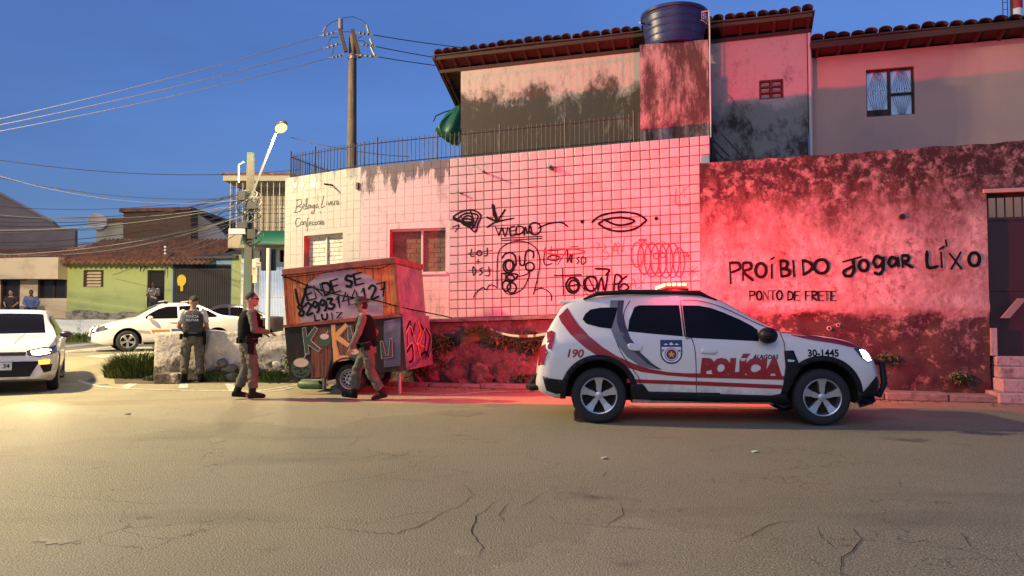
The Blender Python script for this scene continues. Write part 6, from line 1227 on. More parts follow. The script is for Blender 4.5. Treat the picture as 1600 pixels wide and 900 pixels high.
# ------------------------------------------------------------------ ordinary cars
def sedan(root, P, body, mtrim, rims, lit, ind=False, rack=False, hatch=False, wheelx=(-1.22, 1.22), wr=.30):
    L2 = P['L'] / 2; RZ[.372] = wr + .01
    f = lambda t: [(x, z) for x, z in t]
    c = Car(P['top'], P['belt'], P['wid'], P['roof'], P['bot'], P['xs'], wheelx, .372, body, root)
    W_ = P['W']
    for ax in wheelx:
        for sd in (-1, 1): wheel(root, ax, sd * (W_ - .10), wr, .19, sd, 5, rims)
    for a_ in 'RL':
        for i, pl in enumerate(P['glass']): c.decal(pl, a_, 'side_window', m_tint, .006)
        for l in P['seams']: c.line(l, .009, a_, 'panel_seam', m_seam, .007)
        for x in P['handles']: handle(c, [(x - .09, P['hz']), (x + .09, P['hz'] + .01), (x + .09, P['hz'] + .045), (x - .09, P['hz'] + .04)], a_, body)
        sd = -1 if a_ == 'R' else 1; mx, mz = P['mirror']; mb = MB(); mb.sphere((mx, sd * (W_ + .07), mz), (.075, .11, .065), 16, 10); mb.build('wing_mirror', mtrim, root, smooth=True, local=True)
        c.decal(P['tail'], a_, 'tail_lamp', m_tail, .007); c.decal(P['sill'], a_, 'sill_trim', m_plastic, .005)
        c.decal(P['head_side'], a_, 'headlamp', m_lens, .006)
    c.decal(P['screen'], 'T', 'windscreen', m_tint, .006, .06); c.decal(P['rear_screen'], 'T', 'rear_screen', m_tint, .006, .06)
    for sg in (-1, 1):
        h = c.decal([(sg * y, z) for y, z in P['head']], 'F', 'headlamp', m_lens, .006, .03)
        if lit: c.decal([(sg * y, z) for y, z in P['head_lit']], 'F', 'headlamp_light', m_headw, .012, .03)
        c.decal([(sg * y, z) for y, z in P['tail_back']], 'B', 'tail_lamp', m_tail, .006)
        if P.get('ind'): c.decal([(sg * y, z) for y, z in P['ind']], 'F', 'indicator', m_ind if ind else m_lens, .014, .03)
        if P.get('duct'): c.decal([(sg * y, z) for y, z in P['duct']], 'F', 'bumper_duct', m_plastic, .008, .03)
    for nm in ('grille', 'lower_grille'): c.decal(P[nm], 'F', nm, m_plastic, .007, .05)
    c.decal([(-.2, P['pz']), (.2, P['pz']), (.2, P['pz'] + .13), (-.2, P['pz'] + .13)], 'F', 'plate', mat('plate_white', (.62, .62, .60), .5), .02, .1); c.decal([(-.2, .72), (.2, .72), (.2, .85), (-.2, .85)], 'B', 'plate', mat('plate_white', (.62, .62, .60), .5), .02, .1)
    return c
XS = lambda L2: [-L2, -L2 + .02, -L2 + .05, -L2 + .09] + [-L2 + .14 + (2 * L2 - .28) * i / 56 for i in range(57)] + [L2 - .09, L2 - .05, L2 - .02, L2]
S1 = dict(L=4.2, W=.82, xs=XS(2.1), top=[(-2.1, .62), (-2.06, .85), (-2.0, .97), (-1.85, 1.02), (-1.45, 1.05), (-1.2, 1.14), (-.95, 1.28), (-.7, 1.38), (-.3, 1.43), (.1, 1.42), (.35, 1.36), (.7, 1.18), (1.0, 1.0), (1.12, .955), (1.5, .88), (1.8, .79), (1.98, .68), (2.07, .55), (2.1, .45)],
    belt=[(-2.1, .55), (-2.0, .88), (-1.5, .97), (-.5, .92), (.5, .88), (1.0, .85), (1.5, .79), (1.9, .66), (2.1, .42)], wid=[(-2.1, .62), (-2.03, .72), (-1.85, .79), (-1.3, .82), (1.2, .82), (1.6, .80), (1.85, .73), (2.0, .63), (2.1, .50)], roof=[(-2.1, .5), (-1.3, .58), (-.5, .60), (.3, .60), (.9, .68), (1.3, .72), (2.1, .5)], bot=[(-2.1, .34), (-1.8, .22), (1.8, .20), (2.1, .28)],
    glass=[[(-.16, .955), (-.16, 1.31), (-.45, 1.335), (-.72, 1.28), (-.72, .975)], [(-.10, .95), (-.10, 1.31), (.18, 1.30), (.42, 1.22), (.66, 1.08), (.78, .98), (.75, .935)], [(-.80, .98), (-.80, 1.25), (-1.0, 1.17), (-1.22, 1.03), (-1.18, .99)]],
    seams=[[(-.13, .28), (-.13, 1.34)], [(.82, .28), (.84, .9)], [(-.78, .98), (-.82, .7), (-.95, .62)]], handles=(-.62, .02), hz=.82, mirror=(.66, .96), tail=[(-2.06, .66), (-1.92, .70), (-1.86, .88), (-2.02, .90)], sill=[(-.82, .2), (.82, .2), (.82, .26), (-.82, .26)], head_side=[(1.72, .64), (1.98, .56), (2.04, .60), (1.9, .72), (1.75, .76)],
    screen=[(.40, -.5), (.40, .5), (1.02, .58), (1.06, 0), (1.02, -.58)], rear_screen=[(-.95, -.5), (-.95, .5), (-1.42, .52), (-1.42, -.52)], head=[(.30, .70), (.58, .74), (.64, .62), (.55, .53), (.34, .55)], head_lit=[(.36, .68), (.55, .70), (.58, .60), (.40, .57)], tail_back=[(.42, .88), (.70, .88), (.70, .64), (.50, .64)], ind=[(.38, .44), (.5, .44), (.5, .38), (.38, .38)], grille=[(-.28, .66), (.28, .66), (.24, .56), (-.24, .56)], lower_grille=[(-.35, .42), (.35, .42), (.3, .30), (-.3, .30)], pz=.44)
# white taxi sedan crossing on the side street
def place(px, py, Y, z): p = at(px, py, Y); return V((p.x, Y, z))
fw = at(199, 540, 21.2); yaw = R(180 + 35); fwd = V((math.cos(yaw), math.sin(yaw), 0)); lft = V((-fwd.y, fwd.x, 0))
cpos = V((fw.x, 21.2, 0)) - fwd * 1.22 - lft * .74; cz = gz(cpos.x, cpos.y) + .0
tx = thing('white_sedan', 'white saloon car with coloured side blocks crossing behind the rubble wall', 'car', (cpos.x, cpos.y, cz), yaw)
m_wpaint2 = mat('cream_white_paint', (.70, .67, .63), .32, coat=.8)
c = sedan(tx, S1, m_wpaint2, m_wpaint2, m_alloy, True)
for pts, m_ in (([(.62, .50), (.95, .54), (.98, .62), (.66, .58)], mat('taxi_grey', (.35, .33, .30), .5)), ([(.10, .52), (.58, .52), (.62, .62), (.14, .62)], mat('taxi_orange', (.50, .20, .06), .5)), ([(-.40, .54), (.05, .54), (.09, .64), (-.36, .64)], mat('taxi_blue', (.06, .10, .28), .5)), ([(-.60, .56), (-.45, .55), (-.41, .65), (-.56, .66)], mat('taxi_blue', (.06, .10, .28), .5)), ([(-1.0, .60), (-.66, .57), (-.62, .67), (-.96, .70)], mat('taxi_black', (.03, .03, .04), .5))): c.decal(pts, 'L', 'side_block', m_, .006)
for x in (-.45, .20):
    mb = MB(); mb.box((x, 0, 1.465), (.06, 1.12, .03)); rk = mb.build('roof_bar', m_wpaint2, tx, local=True)
    for sd in (-1, 1): mb = MB(); mb.box((x, sd * .54, 1.425), (.09, .06, .07)); mb.build('bar_foot', m_plastic, rk, local=True)
# dark sedan beyond it
dk = at(342, 500, 25.2); yaw = R(180 + 24)
ds = thing('dark_sedan', 'dark maroon saloon car half hidden behind the white sedan', 'car', (dk.x + .1, 25.4, gz(0, 25)), yaw)
sedan(ds, S1, mat('maroon_paint', (.06, .04, .045), .25, coat=1.0), m_plastic, m_steelrim, False)
# white hatchback at the left edge, coming towards the camera with lights on
S2 = dict(L=4.05, W=.87, xs=XS(2.025), top=[(-2.025, .7), (-1.98, 1.0), (-1.85, 1.25), (-1.6, 1.40), (-1.2, 1.46), (-.5, 1.485), (0, 1.47), (.25, 1.41), (.6, 1.24), (.95, 1.04), (1.1, 1.0), (1.5, .94), (1.78, .86), (1.92, .76), (2.0, .62), (2.025, .50)],
    belt=[(-2.025, .6), (-1.9, .95), (-1.4, 1.0), (-.5, .97), (.5, .93), (1.0, .90), (1.5, .85), (1.85, .74), (2.025, .46)], wid=[(-2.025, .66), (-1.95, .77), (-1.75, .84), (-1.3, .87), (1.2, .87), (1.6, .86), (1.82, .81), (1.95, .73), (2.025, .64)], roof=[(-2.025, .55), (-1.4, .60), (-.5, .61), (.2, .61), (.8, .68), (1.2, .76), (2.025, .6)], bot=[(-2.025, .36), (-1.8, .22), (1.75, .20), (2.025, .26)],
    glass=[[(-.16, 1.0), (-.16, 1.36), (-.9, 1.36), (-1.1, 1.2), (-1.1, 1.04)], [(-.10, 1.0), (-.10, 1.36), (.1, 1.34), (.4, 1.22), (.72, 1.04), (.7, .97)]], seams=[[(-.13, .28), (-.13, 1.4)], [(.82, .28), (.84, .95)], [(-1.0, .6), (-1.12, 1.0)]], handles=(-.85, -.02), hz=.86, mirror=(.62, 1.0), tail=[(-2.0, .8), (-1.8, .84), (-1.82, 1.02), (-1.95, 1.02)], sill=[(-.85, .2), (.85, .2), (.85, .26), (-.85, .26)], head_side=[(1.55, .76), (1.88, .68), (1.95, .72), (1.82, .80), (1.58, .84)],
    screen=[(.28, -.54), (.28, .54), (.96, .62), (1.0, 0), (.96, -.62)], rear_screen=[(-1.7, -.5), (-1.7, .5), (-1.9, .52), (-1.9, -.52)], head=[(.40, .74), (.66, .80), (.80, .78), (.78, .68), (.60, .63), (.42, .66)], head_lit=[(.46, .73), (.66, .77), (.76, .75), (.74, .69), (.60, .66), (.48, .67)], tail_back=[(.5, 1.0), (.74, 1.0), (.74, .8), (.55, .8)], ind=[(.58, .565), (.74, .575), (.73, .515), (.60, .51)], duct=[(.60, .50), (.78, .50), (.76, .38), (.66, .36)], grille=[(-.40, .72), (.40, .72), (.38, .66), (-.38, .66)], lower_grille=[(-.60, .56), (.60, .56), (.46, .30), (-.46, .30)], pz=.42)
q = ground(-4, 617); yaw = math.atan2(-q.y, -q.x) - R(5.5); fwd = V((math.cos(yaw), math.sin(yaw), 0)); hp = V((q.x, q.y, 0)) - fwd * 1.95
hb_ = thing('white_hatchback', 'white hatchback with headlamp and orange indicator lit at the left edge', 'car', (hp.x, hp.y, 0), yaw)
c = sedan(hb_, S2, m_wpaint, m_snavy, m_steelrim, True, ind=True, wheelx=(-1.25, 1.24), wr=.31)
t_ = c.text('34', (.075, .17, .455, .525), 'F', 'plate_number', m_dark, .02, off=.026)
for sg in (-1, 1): c.line([(1.02, sg * .30), (1.4, sg * .26), (1.8, sg * .20)], .012, 'T', 'bonnet_crease', m_seam, .003)
for root, c, hz_ in ((hb_, 1.95, .72), (tx, 2.0, .64)):     # headlamp beams
    for sd in (-1, 1):
        ld = bpy.data.lights.new('headlamp_beam', 'SPOT'); ld.energy = 210 if root is hb_ else 120; ld.color = (1.0, .78, .42); ld.spot_size = R(46); ld.spot_blend = 1.0; ld.shadow_soft_size = .05
        lo = bpy.data.objects.new('headlamp_beam', ld); COL.objects.link(lo); lo.parent = root; lo.location = (c + .14, sd * .6, hz_); lo.rotation_euler = (0, R(-90 + 8) * -1 if False else R(-82), 0)
# ================================================================== abandoned kiosk trailer
class TFrame:
    def __init__(s, o, ex, ez): s.o = V(o); s.ex = V(ex).normalized(); s.ez = (V(ez) - s.ex * V(ez).dot(s.ex)).normalized(); s.n = s.ex.cross(s.ez).normalized()
    def w(s, a, b, c): return s.o + s.ex * a + s.n * b + s.ez * c
    def px(s, x, y, b=0.0): p = onplane(x, y, s.o + s.n * b, s.n) - s.o; return p.dot(s.ex), p.dot(s.ez)
ya = R(9); ex0 = V((math.cos(ya), -math.sin(ya), 0)); n0 = V((-math.sin(ya), -math.cos(ya), 0)); p0 = at(617, 402, 12.55)
TL, BL = onplane(440, 421, p0, n0), onplane(454, 594, p0, n0)
exT = (p0 - TL).normalized(); KT = TFrame(TL, exT, TL - BL); lenT = (p0 - TL).length
KT = TFrame(BL, exT, V((0, 0, 1)) - exT * exT.z); hT = KT.px(440, 421)[1]; lenT = KT.px(617, 402)[0]; depT = 1.62
aL = KT.px(441, 425)[0] + .04
kt = thing('kiosk_trailer', 'tilted orange kiosk trailer painted for sale on two wheels', 'trailer', (KT.w(lenT / 2, -.8, 0).x, KT.w(lenT / 2, -.8, 0).y, 0))
m_plank = mat('orange_stained_plank', (.56, .17, .035), .6, [((.12, .035, .015), 3.2, .48, .64, 6, (6, 6, .7)), ((.58, .24, .07), 2.5, .56, .72, 4, (5, 5, .6))], bump=(30, .25, 3, (4, 4, .3)))
m_trim = mat('red_brown_trim', (.24, .06, .03), .6, [((.10, .03, .02), 6, .45, .66, 5, (1, 1, 1))])
m_dteal = mat('dark_painted_panel', (.022, .030, .026), .8, [((.10, .045, .02), 2.0, .50, .68, 5, (3, 3, .4))], spec=.15)
m_brownp = mat('painted_brown_curtain', (.16, .055, .022), .55, [((.05, .02, .012), 5, .42, .6, 4, (8, 8, .3)), ((.26, .11, .045), 5, .56, .7, 3, (8, 8, .3))])
m_oval = mat('grey_painted_oval', (.34, .29, .30), .55, [((.24, .20, .23), 3, .42, .66, 5, (1, 1, 1))])
m_lgreen = mat('logo_green', (.035, .085, .055), .5); m_lcream = mat('logo_outline', (.58, .52, .38), .5); m_lyel = mat('logo_yellow', (.66, .36, .06), .5)
m_lblue = mat('painted_blue_panel', (.05, .10, .15), .7, [((.16, .20, .26), 3, .5, .7, 5, (1, 1, 1)), ((.05, .08, .07), 2, .56, .7, 4, (1, 1, 1))])
m_rpink = mat('painted_side_panel', (.24, .17, .22), .5, [((.11, .08, .13), 3, .45, .62, 7, (1, 1, 1)), ((.36, .26, .30), 4, .58, .72, 5, (1, 1, 1))])
cM = KT.px(447, 512)[1]; cM2 = KT.px(628, 491)[1]; cM = (cM + cM2) / 2
mb = MB()
mb.hexa([KT.w(a, b, c) for c in (cM, hT - .02) for a, b in ((aL + .02, -.02), (lenT - .02, -.02), (lenT - .02, -depT), (aL + .02, -depT))]); mb.build('upper_box', m_rpink, kt)
lo0 = .06; a1 = KT.px(632, 560)[0]
tw = (KT.px(544.5, 592)[0], KT.px(544.5, 592)[1])
# lower body with a wheel arch cut in its front skin
arch = [(tw[0] + .36 * math.cos(R(t)), max(.0, tw[1] + .36 * math.sin(R(t)))) for t in range(180, -1, -15)]
poly = [(.0, 0)] + [(arch[0][0], 0)] + [q for q in arch if q[1] > .001] + [(arch[-1][0], 0), (lenT + .05, 0), (lenT + .05, cM), (-.03, cM)]
mb = MB(); mb.prism(poly, KT.w, .03, -.02); mb.build('lower_skin', m_dteal, kt)
mb = MB(); mb.hexa([KT.w(a, b, c) for c in (.30, cM - .003) for a, b in ((.0, -.03), (lenT + .05, -.03), (lenT + .05, -depT), (.0, -depT))]); mb.build('lower_box', m_dteal, kt)
mb = MB(); mb.hexa([KT.w(a, b, c) for c in (.0, .296) for a, b in ((.0, -.4), (lenT + .05, -.4), (lenT + .05, -depT), (.0, -depT))]); mb.build('floor_frame', m_plastic, kt)
mb = MB(); mb.hexa([KT.w(a, b, c) for c in (.004, cM) for a, b in ((lenT + .052, .03), (lenT + .066, .03), (lenT + .066, -depT), (lenT + .052, -depT))]); mb.build('side_skin', m_rpink, kt)
mb = MB(); mb.hexa([KT.w(a, b, c) for c in (cM + .002, hT - .12) for a, b in ((lenT - .018, -.0), (lenT + .004, -.0), (lenT + .004, -depT), (lenT - .018, -depT))]); mb.build('side_skin', m_rpink, kt)
# planks of the serving shutter, one by one
nP = 15
for i in range(nP):
    x0_, x1_ = lerp(aL, lenT, i / nP) + .003, lerp(aL, lenT, (i + 1) / nP) - .003; d = random.uniform(-.004, .004)
    mb = MB(); mb.hexa([KT.w(a, b, c) for c in (cM + .004, hT - .11) for a, b in ((x0_, .012 + d), (x1_, .012 + d), (x1_, -.018), (x0_, -.018))]); mb.build('plank', m_plank, kt)
mb = MB(); mb.hexa([KT.w(a, b, c) for c in (hT - .112, hT) for a, b in ((aL - .03, .045), (lenT + .03, .045), (lenT + .03, -depT - .03), (aL - .03, -depT - .03))]); o = mb.build('roof_band', m_trim, kt); bv = o.modifiers.new('b', 'BEVEL'); bv.width = .012
mb = MB()
for a_ in (aL, lenT): mb.hexa([KT.w(a, b, c) for c in (cM + .004, hT - .114) for a, b in ((a_ - .02, .028), (a_ + .02, .028), (a_ + .02, .0), (a_ - .02, .0))])
mb.hexa([KT.w(a, b, c) for c in (cM - .02, cM + .03) for a, b in ((-.04, .05), (lenT + .07, .05), (lenT + .07, .0), (-.04, .0))]); mb.build('shutter_frame', m_trim, kt)
zt_ = lambda l: [KT.px(430 + x / 3.75, 390 + y / 3.75) for x, y in l]
def flat(name, pts, m, b, par=None, rnd_=False):
    pts = catmull(pts + [pts[0]], 4)[:-1] if rnd_ else pts
    mb = MB(); mb.prism(pts, KT.w, b, b + .002); return mb.build(name, m, par or kt)
ov = flat('painted_oval', zt_([(155, 428), (152, 330), (165, 260), (200, 195), (260, 148), (340, 118), (440, 116), (540, 146), (605, 190), (632, 245), (636, 385), (400, 405)]), m_oval, .0165)
mb = MB(); fnT = KT.w
def wtxt(t, p0_, p1_, h, w, b, gap=.2): a_, c_ = zt_([p0_, p1_]); letters(mb, t, a_, c_, h / 3.75 / 92, w, fnT, gap=gap, off=b)
for st in ([(122, 232), (150, 330), (190, 205)],): ribbon(mb, zt_(st), .05, fnT, .021)
wtxt('ENDE', (195, 300), (395, 238), 74, .048, .021); wtxt('SE', (420, 222), (530, 196), 66, .05, .021)
wtxt('829931', (142, 392), (405, 332), 66, .046, .021, .12); wtxt('44127', (405, 332), (668, 262), 76, .042, .021, .12); wtxt('LUIZ', (236, 416), (408, 398), 34, .036, .021, .3)
mb.build('sale_lettering', m_black, ov, fix=False)
# painted lower panel
flat('painted_curtain', zt_([(215, 462), (335, 452), (335, 640), (318, 690), (312, 745), (215, 752)]), m_brownp, .032); flat('painted_curtain', zt_([(338, 450), (500, 432), (500, 660), (470, 645), (430, 640), (390, 648), (350, 665), (338, 690)]), m_brownp, .0325)
flat('painted_blue_area', zt_([(640, 420), (738, 400), (738, 680), (640, 690)]), m_lblue, .032)
def big(strokes, col, w):
    for m_, ww, b in ((m_lcream, w * 1.6, .036), (col, w * 1.2, .040)):
        q = MB()
        for s_ in strokes: ribbon(q, zt_(s_), ww, fnT, b, smooth=False)
        q.build('logo_letter', m_, kt, fix=False)
big([[(175, 470), (192, 600)], [(238, 468), (192, 535), (255, 582)]], m_lgreen, .085)
big([[(345, 455), (352, 560)], [(415, 448), (358, 508), (425, 555)]], m_lyel, .085); big([[(355, 565), (365, 640), (425, 634)]], m_lyel, .085)
big([[(438, 458), (445, 520), (478, 515), (478, 450)]], m_lgreen, .065); big([[(628, 545), (640, 630), (680, 622), (682, 530)]], m_lgreen, .06)
def coconut(cx_, cy_, rx, ry):
    flat('coconut', zt_(ell(cx_, cy_, rx, ry, 28)[:-1]), m_lgreen, .042); flat('coconut_top', zt_(ell(cx_ - 2, cy_ - ry * .45, rx * .72, ry * .42, 24)[:-1]), m_lcream, .0445)
    q = MB(); ribbon(q, zt_([(cx_, cy_ - ry * .5), (cx_ + rx * .5, cy_ - ry * 1.3)]), .018, fnT, .047); q.build('straw', m_lcream, kt, fix=False)
coconut(297, 527, 36, 40); coconut(472, 615, 36, 36); coconut(160, 690, 60, 62)
q = MB()
for s_ in ([(118, 700), (140, 692), (150, 700)], [(172, 700), (188, 690), (205, 698)], [(130, 725), (160, 735), (192, 722)], [(158, 700), (155, 716), (165, 716)]): ribbon(q, zt_(s_), .016, fnT, .047)
q.build('coconut_face', m_black, kt, fix=False)
# graffiti on the end wall
EW = TFrame(KT.w(lenT + .066, .03, 0), -KT.n, KT.ez); fe = EW.w
ez_ = lambda l: [EW.px(430 + x / 3.75, 390 + y / 3.75) for x, y in l]
for m_, w, b, ss in ((m_black, .05, .006, [[(770, 470), (790, 420), (800, 500), (820, 430)], [(770, 600), (800, 560), (805, 640), (785, 660)], [(850, 440), (880, 500), (870, 600)], [(880, 460), (905, 520), (880, 640)], [(850, 620), (880, 600), (900, 630)], [(770, 480), (775, 560)]]), (mat('graffiti_orange', (.60, .20, .03), .5), .06, .010, [[(835, 425), (850, 480), (830, 540), (850, 640)], [(845, 560), (870, 570)]]), (m_lcream, .02, .014, [[(760, 500), (790, 450), (830, 560), (880, 440)], [(890, 470), (912, 520), (900, 640)], [(762, 590), (800, 545), (812, 640)]])):
    q = MB()
    for s_ in ss: ribbon(q, ez_(s_), w, fe, b)
    q.build('side_graffiti', m_, kt, fix=False)
# running gear
wz = tw[1]; wr_ = .265; wc_ = KT.w(tw[0], -.14, 0)
for b in (-.14, -depT + .14):
    p = KT.w(tw[0], b, 0); lp = PM[kt.name].inverted() @ V((p.x, p.y, 0)); W0 = len(bpy.data.objects)
    rt_ = thing('x', None, None, (p.x, p.y, 0), -ya); wheel(rt_, 0, 0, wr_, .165, -1 if b > -.5 else 1, 5, m_steelrim, 'steel')
    for chd in list(rt_.children):
        chd.parent = kt; chd.matrix_parent_inverse = Matrix.Identity(4); chd.location = lp; chd.rotation_euler = (0, 0, -ya)
    del PM[rt_.name]; bpy.data.objects.remove(rt_)
mb = MB(); mb.tube([V((KT.w(tw[0], -.1, 0).x, KT.w(tw[0], -.1, 0).y, wr_)), V((KT.w(tw[0], -depT + .1, 0).x, KT.w(tw[0], -depT + .1, 0).y, wr_))], .03, 8); mb.build('axle', m_plastic, kt)
ap = [(tw[0] + .37 * math.cos(R(t)), tw[1] + .37 * math.sin(R(t))) for t in range(0, 181, 10)]; mb = MB(); mb.rings([[KT.w(a, b, c) for b in (.055, -.36)] for a, c in ap], cap=False, closed=False); o = mb.build('mudguard', m_plastic, kt); md = o.modifiers.new('s', 'SOLIDIFY'); md.thickness = .02
mb = MB(); q = KT.w(.32, -.7, 0); mb.tube([V((q.x, q.y, 0)), V((q.x, q.y, q.z + .1))], .035, 8); q2 = KT.w(lenT - .2, -.4, 0); mb.build('jockey_leg', m_steelrim, kt)
mb = MB(); mb.tube([V((q2.x, q2.y, 0)), V((q2.x, q2.y, q2.z + .05))], .03, 8); mb.build('prop_leg', m_steelrim, kt)
mb = MB(); q = KT.w(.72, -.35, -.02); mb.box(V((q.x, q.y, .06)), (.20, .25, .12)); tag(mb.build('support_block', m_kerb), 'pale concrete block under the kiosk trailer', 'block')
# green gas cylinder lying below
g0 = ground(462, 608); g1 = ground(505, 609); g0.z = g1.z = .075
gc = thing('gas_cylinder', 'green gas cylinder lying on the ground under the kiosk', 'gas cylinder', ((g0.x + g1.x) / 2, g0.y + .12, 0)); dd = (g1 - g0).normalized(); off_ = V((0, .12, 0))
m_gas = mat('green_cylinder_paint', (.05, .13, .05), .5, [((.10, .16, .07), 7, .5, .7, 4, (1, 1, 1))]); ln = (g1 - g0).length
mb = MB(); mb.tube([g0 + off_ + dd * t for t in (-.0, .01, .04, .1, ln - .1, ln - .05, ln - .02)], [.02, .04, .065, .075, .075, .06, .03], 20); mb.build('shell', m_gas, gc, smooth=True); mb = MB(); mb.tube([g0 + off_ + dd * (ln - .02), g0 + off_ + dd * (ln + .05)], .025, 10); mb.build('valve', m_chrome, gc)
# rope from the kiosk to the wall and striped tape on to the car
def rope(name, pts, r, m, label, cat, twist=True):
    P_ = [p for p in catmull([tuple(p) for p in pts], 10)]; mb = MB(); mb.tube(P_, [r * (1 + (.25 * math.sin(i * 2.1) if twist else 0)) for i in range(len(P_))], 6); return tag(mb.build(name, m, smooth=True), label, cat)
ra = lambda x, y, b=.06: KT.w(*[v for v in (KT.px(x, y, b)[0], b, KT.px(x, y, b)[1])])
rope('rope', [ra(440, 430), ra(455, 436), ra(475, 444), ra(500, 453), ra(530, 461), ra(560, 466), ra(590, 470), ra(618, 478), at(650, 485, 13.4), at(690, 493, 14.0), at(706, 497, 14.25)], .012, m_black, 'black rope slung across the kiosk front and tied to the wall', 'rope')
rope('rope', [ra(612, 412), ra(590, 420), ra(560, 419), ra(520, 424), ra(480, 430), ra(442, 434)], .009, m_black, 'thin black cord along the kiosk roof edge', 'rope')
m_tape = mat('striped_tape', (.6, .5, .45), .5, [((.35, .02, .02), 9, .49, .51, 0, (1, .1, .1))]); tA = PLF.px(757, 507, .12); tq = V(CS.w(*[v for v in (CS.px(852, 520)[0], -.25, CS.px(852, 520)[1])]))
pA = PLF.w(tA[0], .12, tA[1]); mb = MB(); mb.rings([[lerp(pA, tq, i / 12) - V((0, 0, .10 * 4 * (i / 12) * (1 - i / 12) + d)) for d in (0, .035)] for i in range(13)], cap=False, closed=False); o = mb.build('barrier_tape', m_tape); md = o.modifiers.new('s', 'SOLIDIFY'); md.thickness = .002; tag(o, 'striped plastic tape strung from the wall to the police car tail', 'tape')
# ================================================================== people
m_skin = mat('skin_tan', (.34, .19, .12), .5); m_skind = mat('skin_dark', (.13, .07, .045), .5)
m_hair = mat('short_black_hair', (.012, .010, .009), .7, bump=(120, .5, 2), coords='obj')
m_khaki = mat('khaki_trousers', (.115, .102, .072), .85, [((.075, .066, .047), 7, .42, .66, 4, (1, 1, 1))], bump=(16, .7, 4, (1, 1, 1), .03), coords='obj')
m_khshirt = mat('khaki_shirt', (.14, .118, .085), .85, [((.10, .08, .058), 7, .42, .66, 4, (1, 1, 1))], bump=(18, .6, 4, (1, 1, 1), .03), coords='obj')
m_tee = mat('white_tshirt', (.62, .60, .57), .85, bump=(14, .6, 4, (1, 1, 1), .02), coords='obj')
m_vestg = mat('grey_vest', (.042, .042, .036), .85, bump=(24, .5, 4, (1, 1, 1), .02), coords='obj')
m_vestb = mat('black_vest', (.008, .008, .008), .9, spec=.15, bump=(24, .5, 4, (1, 1, 1), .02), coords='obj')
m_boot = mat('black_boot', (.008, .008, .007), .6, spec=.2); m_belt = mat('black_belt', (.007, .007, .007), .7, spec=.15)
def cap_(mb, a, b, ra, rb, n=14):
    a, b = V(a), V(b); L_ = (b - a).length; d = (b - a) / max(L_, 1e-6)
    pts = []; rr = []
    for t in (-.98, -.8, -.5, 0): pts.append(a + d * ra * t); rr.append(ra * math.sqrt(max(0, 1 - t * t)))
    for k in (.33, .66): pts.append(lerp(a, b, k)); rr.append(lerp(ra, rb, k))
    for t in (0, .5, .8, .98): pts.append(b + d * rb * t); rr.append(rb * math.sqrt(max(0, 1 - t * t)))
    mb.tube(pts, rr, n)
def erings(mb, rows, n=24, p=2.3):     # rows: (centre, depth rx, width ry) around z; superellipse
    def se(q, e): return math.copysign(abs(q) ** (2 / e), q)
    mb.rings([[V(c) + V((rx * se(math.cos(2 * math.pi * j / n), p), ry * se(math.sin(2 * math.pi * j / n), p), 0)) for j in range(n)] for c, rx, ry in rows])
def remesh(mb, name, m, par, vox, disp=0.0, fr=9.0, seed=0.0):
    o = mb.build(name, m, None); md = o.modifiers.new('r', 'REMESH'); md.mode = 'VOXEL'; md.voxel_size = vox; md.use_smooth_shade = True
    s = o.modifiers.new('s', 'SMOOTH'); s.factor = .5; s.iterations = 3
    dg = bpy.context.evaluated_depsgraph_get(); dg.update(); me = bpy.data.meshes.new_from_object(o.evaluated_get(dg)); o.modifiers.clear(); o.data = me
    me.materials.clear(); me.materials.append(m)
    if disp:
        ns = [v.normal.copy() for v in me.vertices]
        for v, nn in zip(me.vertices, ns):
            c = v.co; v.co = c + nn * disp * fbm(V((c.x * fr + seed, c.y * fr, c.z * fr * 1.6)), 3)
    me.polygons.foreach_set('use_smooth', [True] * len(me.polygons)); me.update()
    o.parent = par; PM[o.name] = PM[par.name].copy(); return o
def hand(mb, w, d, side, pn, s=1.0, curl=.6):
    """palm at wrist w pointing along d; pn = palm normal; five separate fingers"""
    d = V(d).normalized(); pn = (V(pn) - d * V(pn).dot(d)).normalized(); sd = d.cross(pn) * side; w = V(w)
    for k in (-.028, -.009, .010, .028): cap_(mb, w + sd * k * .7, w + d * .085 + sd * k, .014, .013, 8)
    for k, l in ((-.030, .062), (-.010, .075), (.011, .080), (.031, .072)):
        b = w + d * .088 + sd * k; m1 = b + d * l * .5 + pn * l * .15 * curl; m2 = m1 + (d * (1 - curl * .6) + pn * curl) * l * .5; cap_(mb, b, m1, .010, .009, 7); cap_(mb, m1, m2, .009, .007, 7)
    t0 = w + d * .03 + sd * .034; t1 = t0 + (d * .55 + sd * .65 + pn * .3) * .045; cap_(mb, t0, t1, .013, .011, 8); cap_(mb, t1, t1 + (d * .85 + pn * .4) * .032, .011, .008, 8)
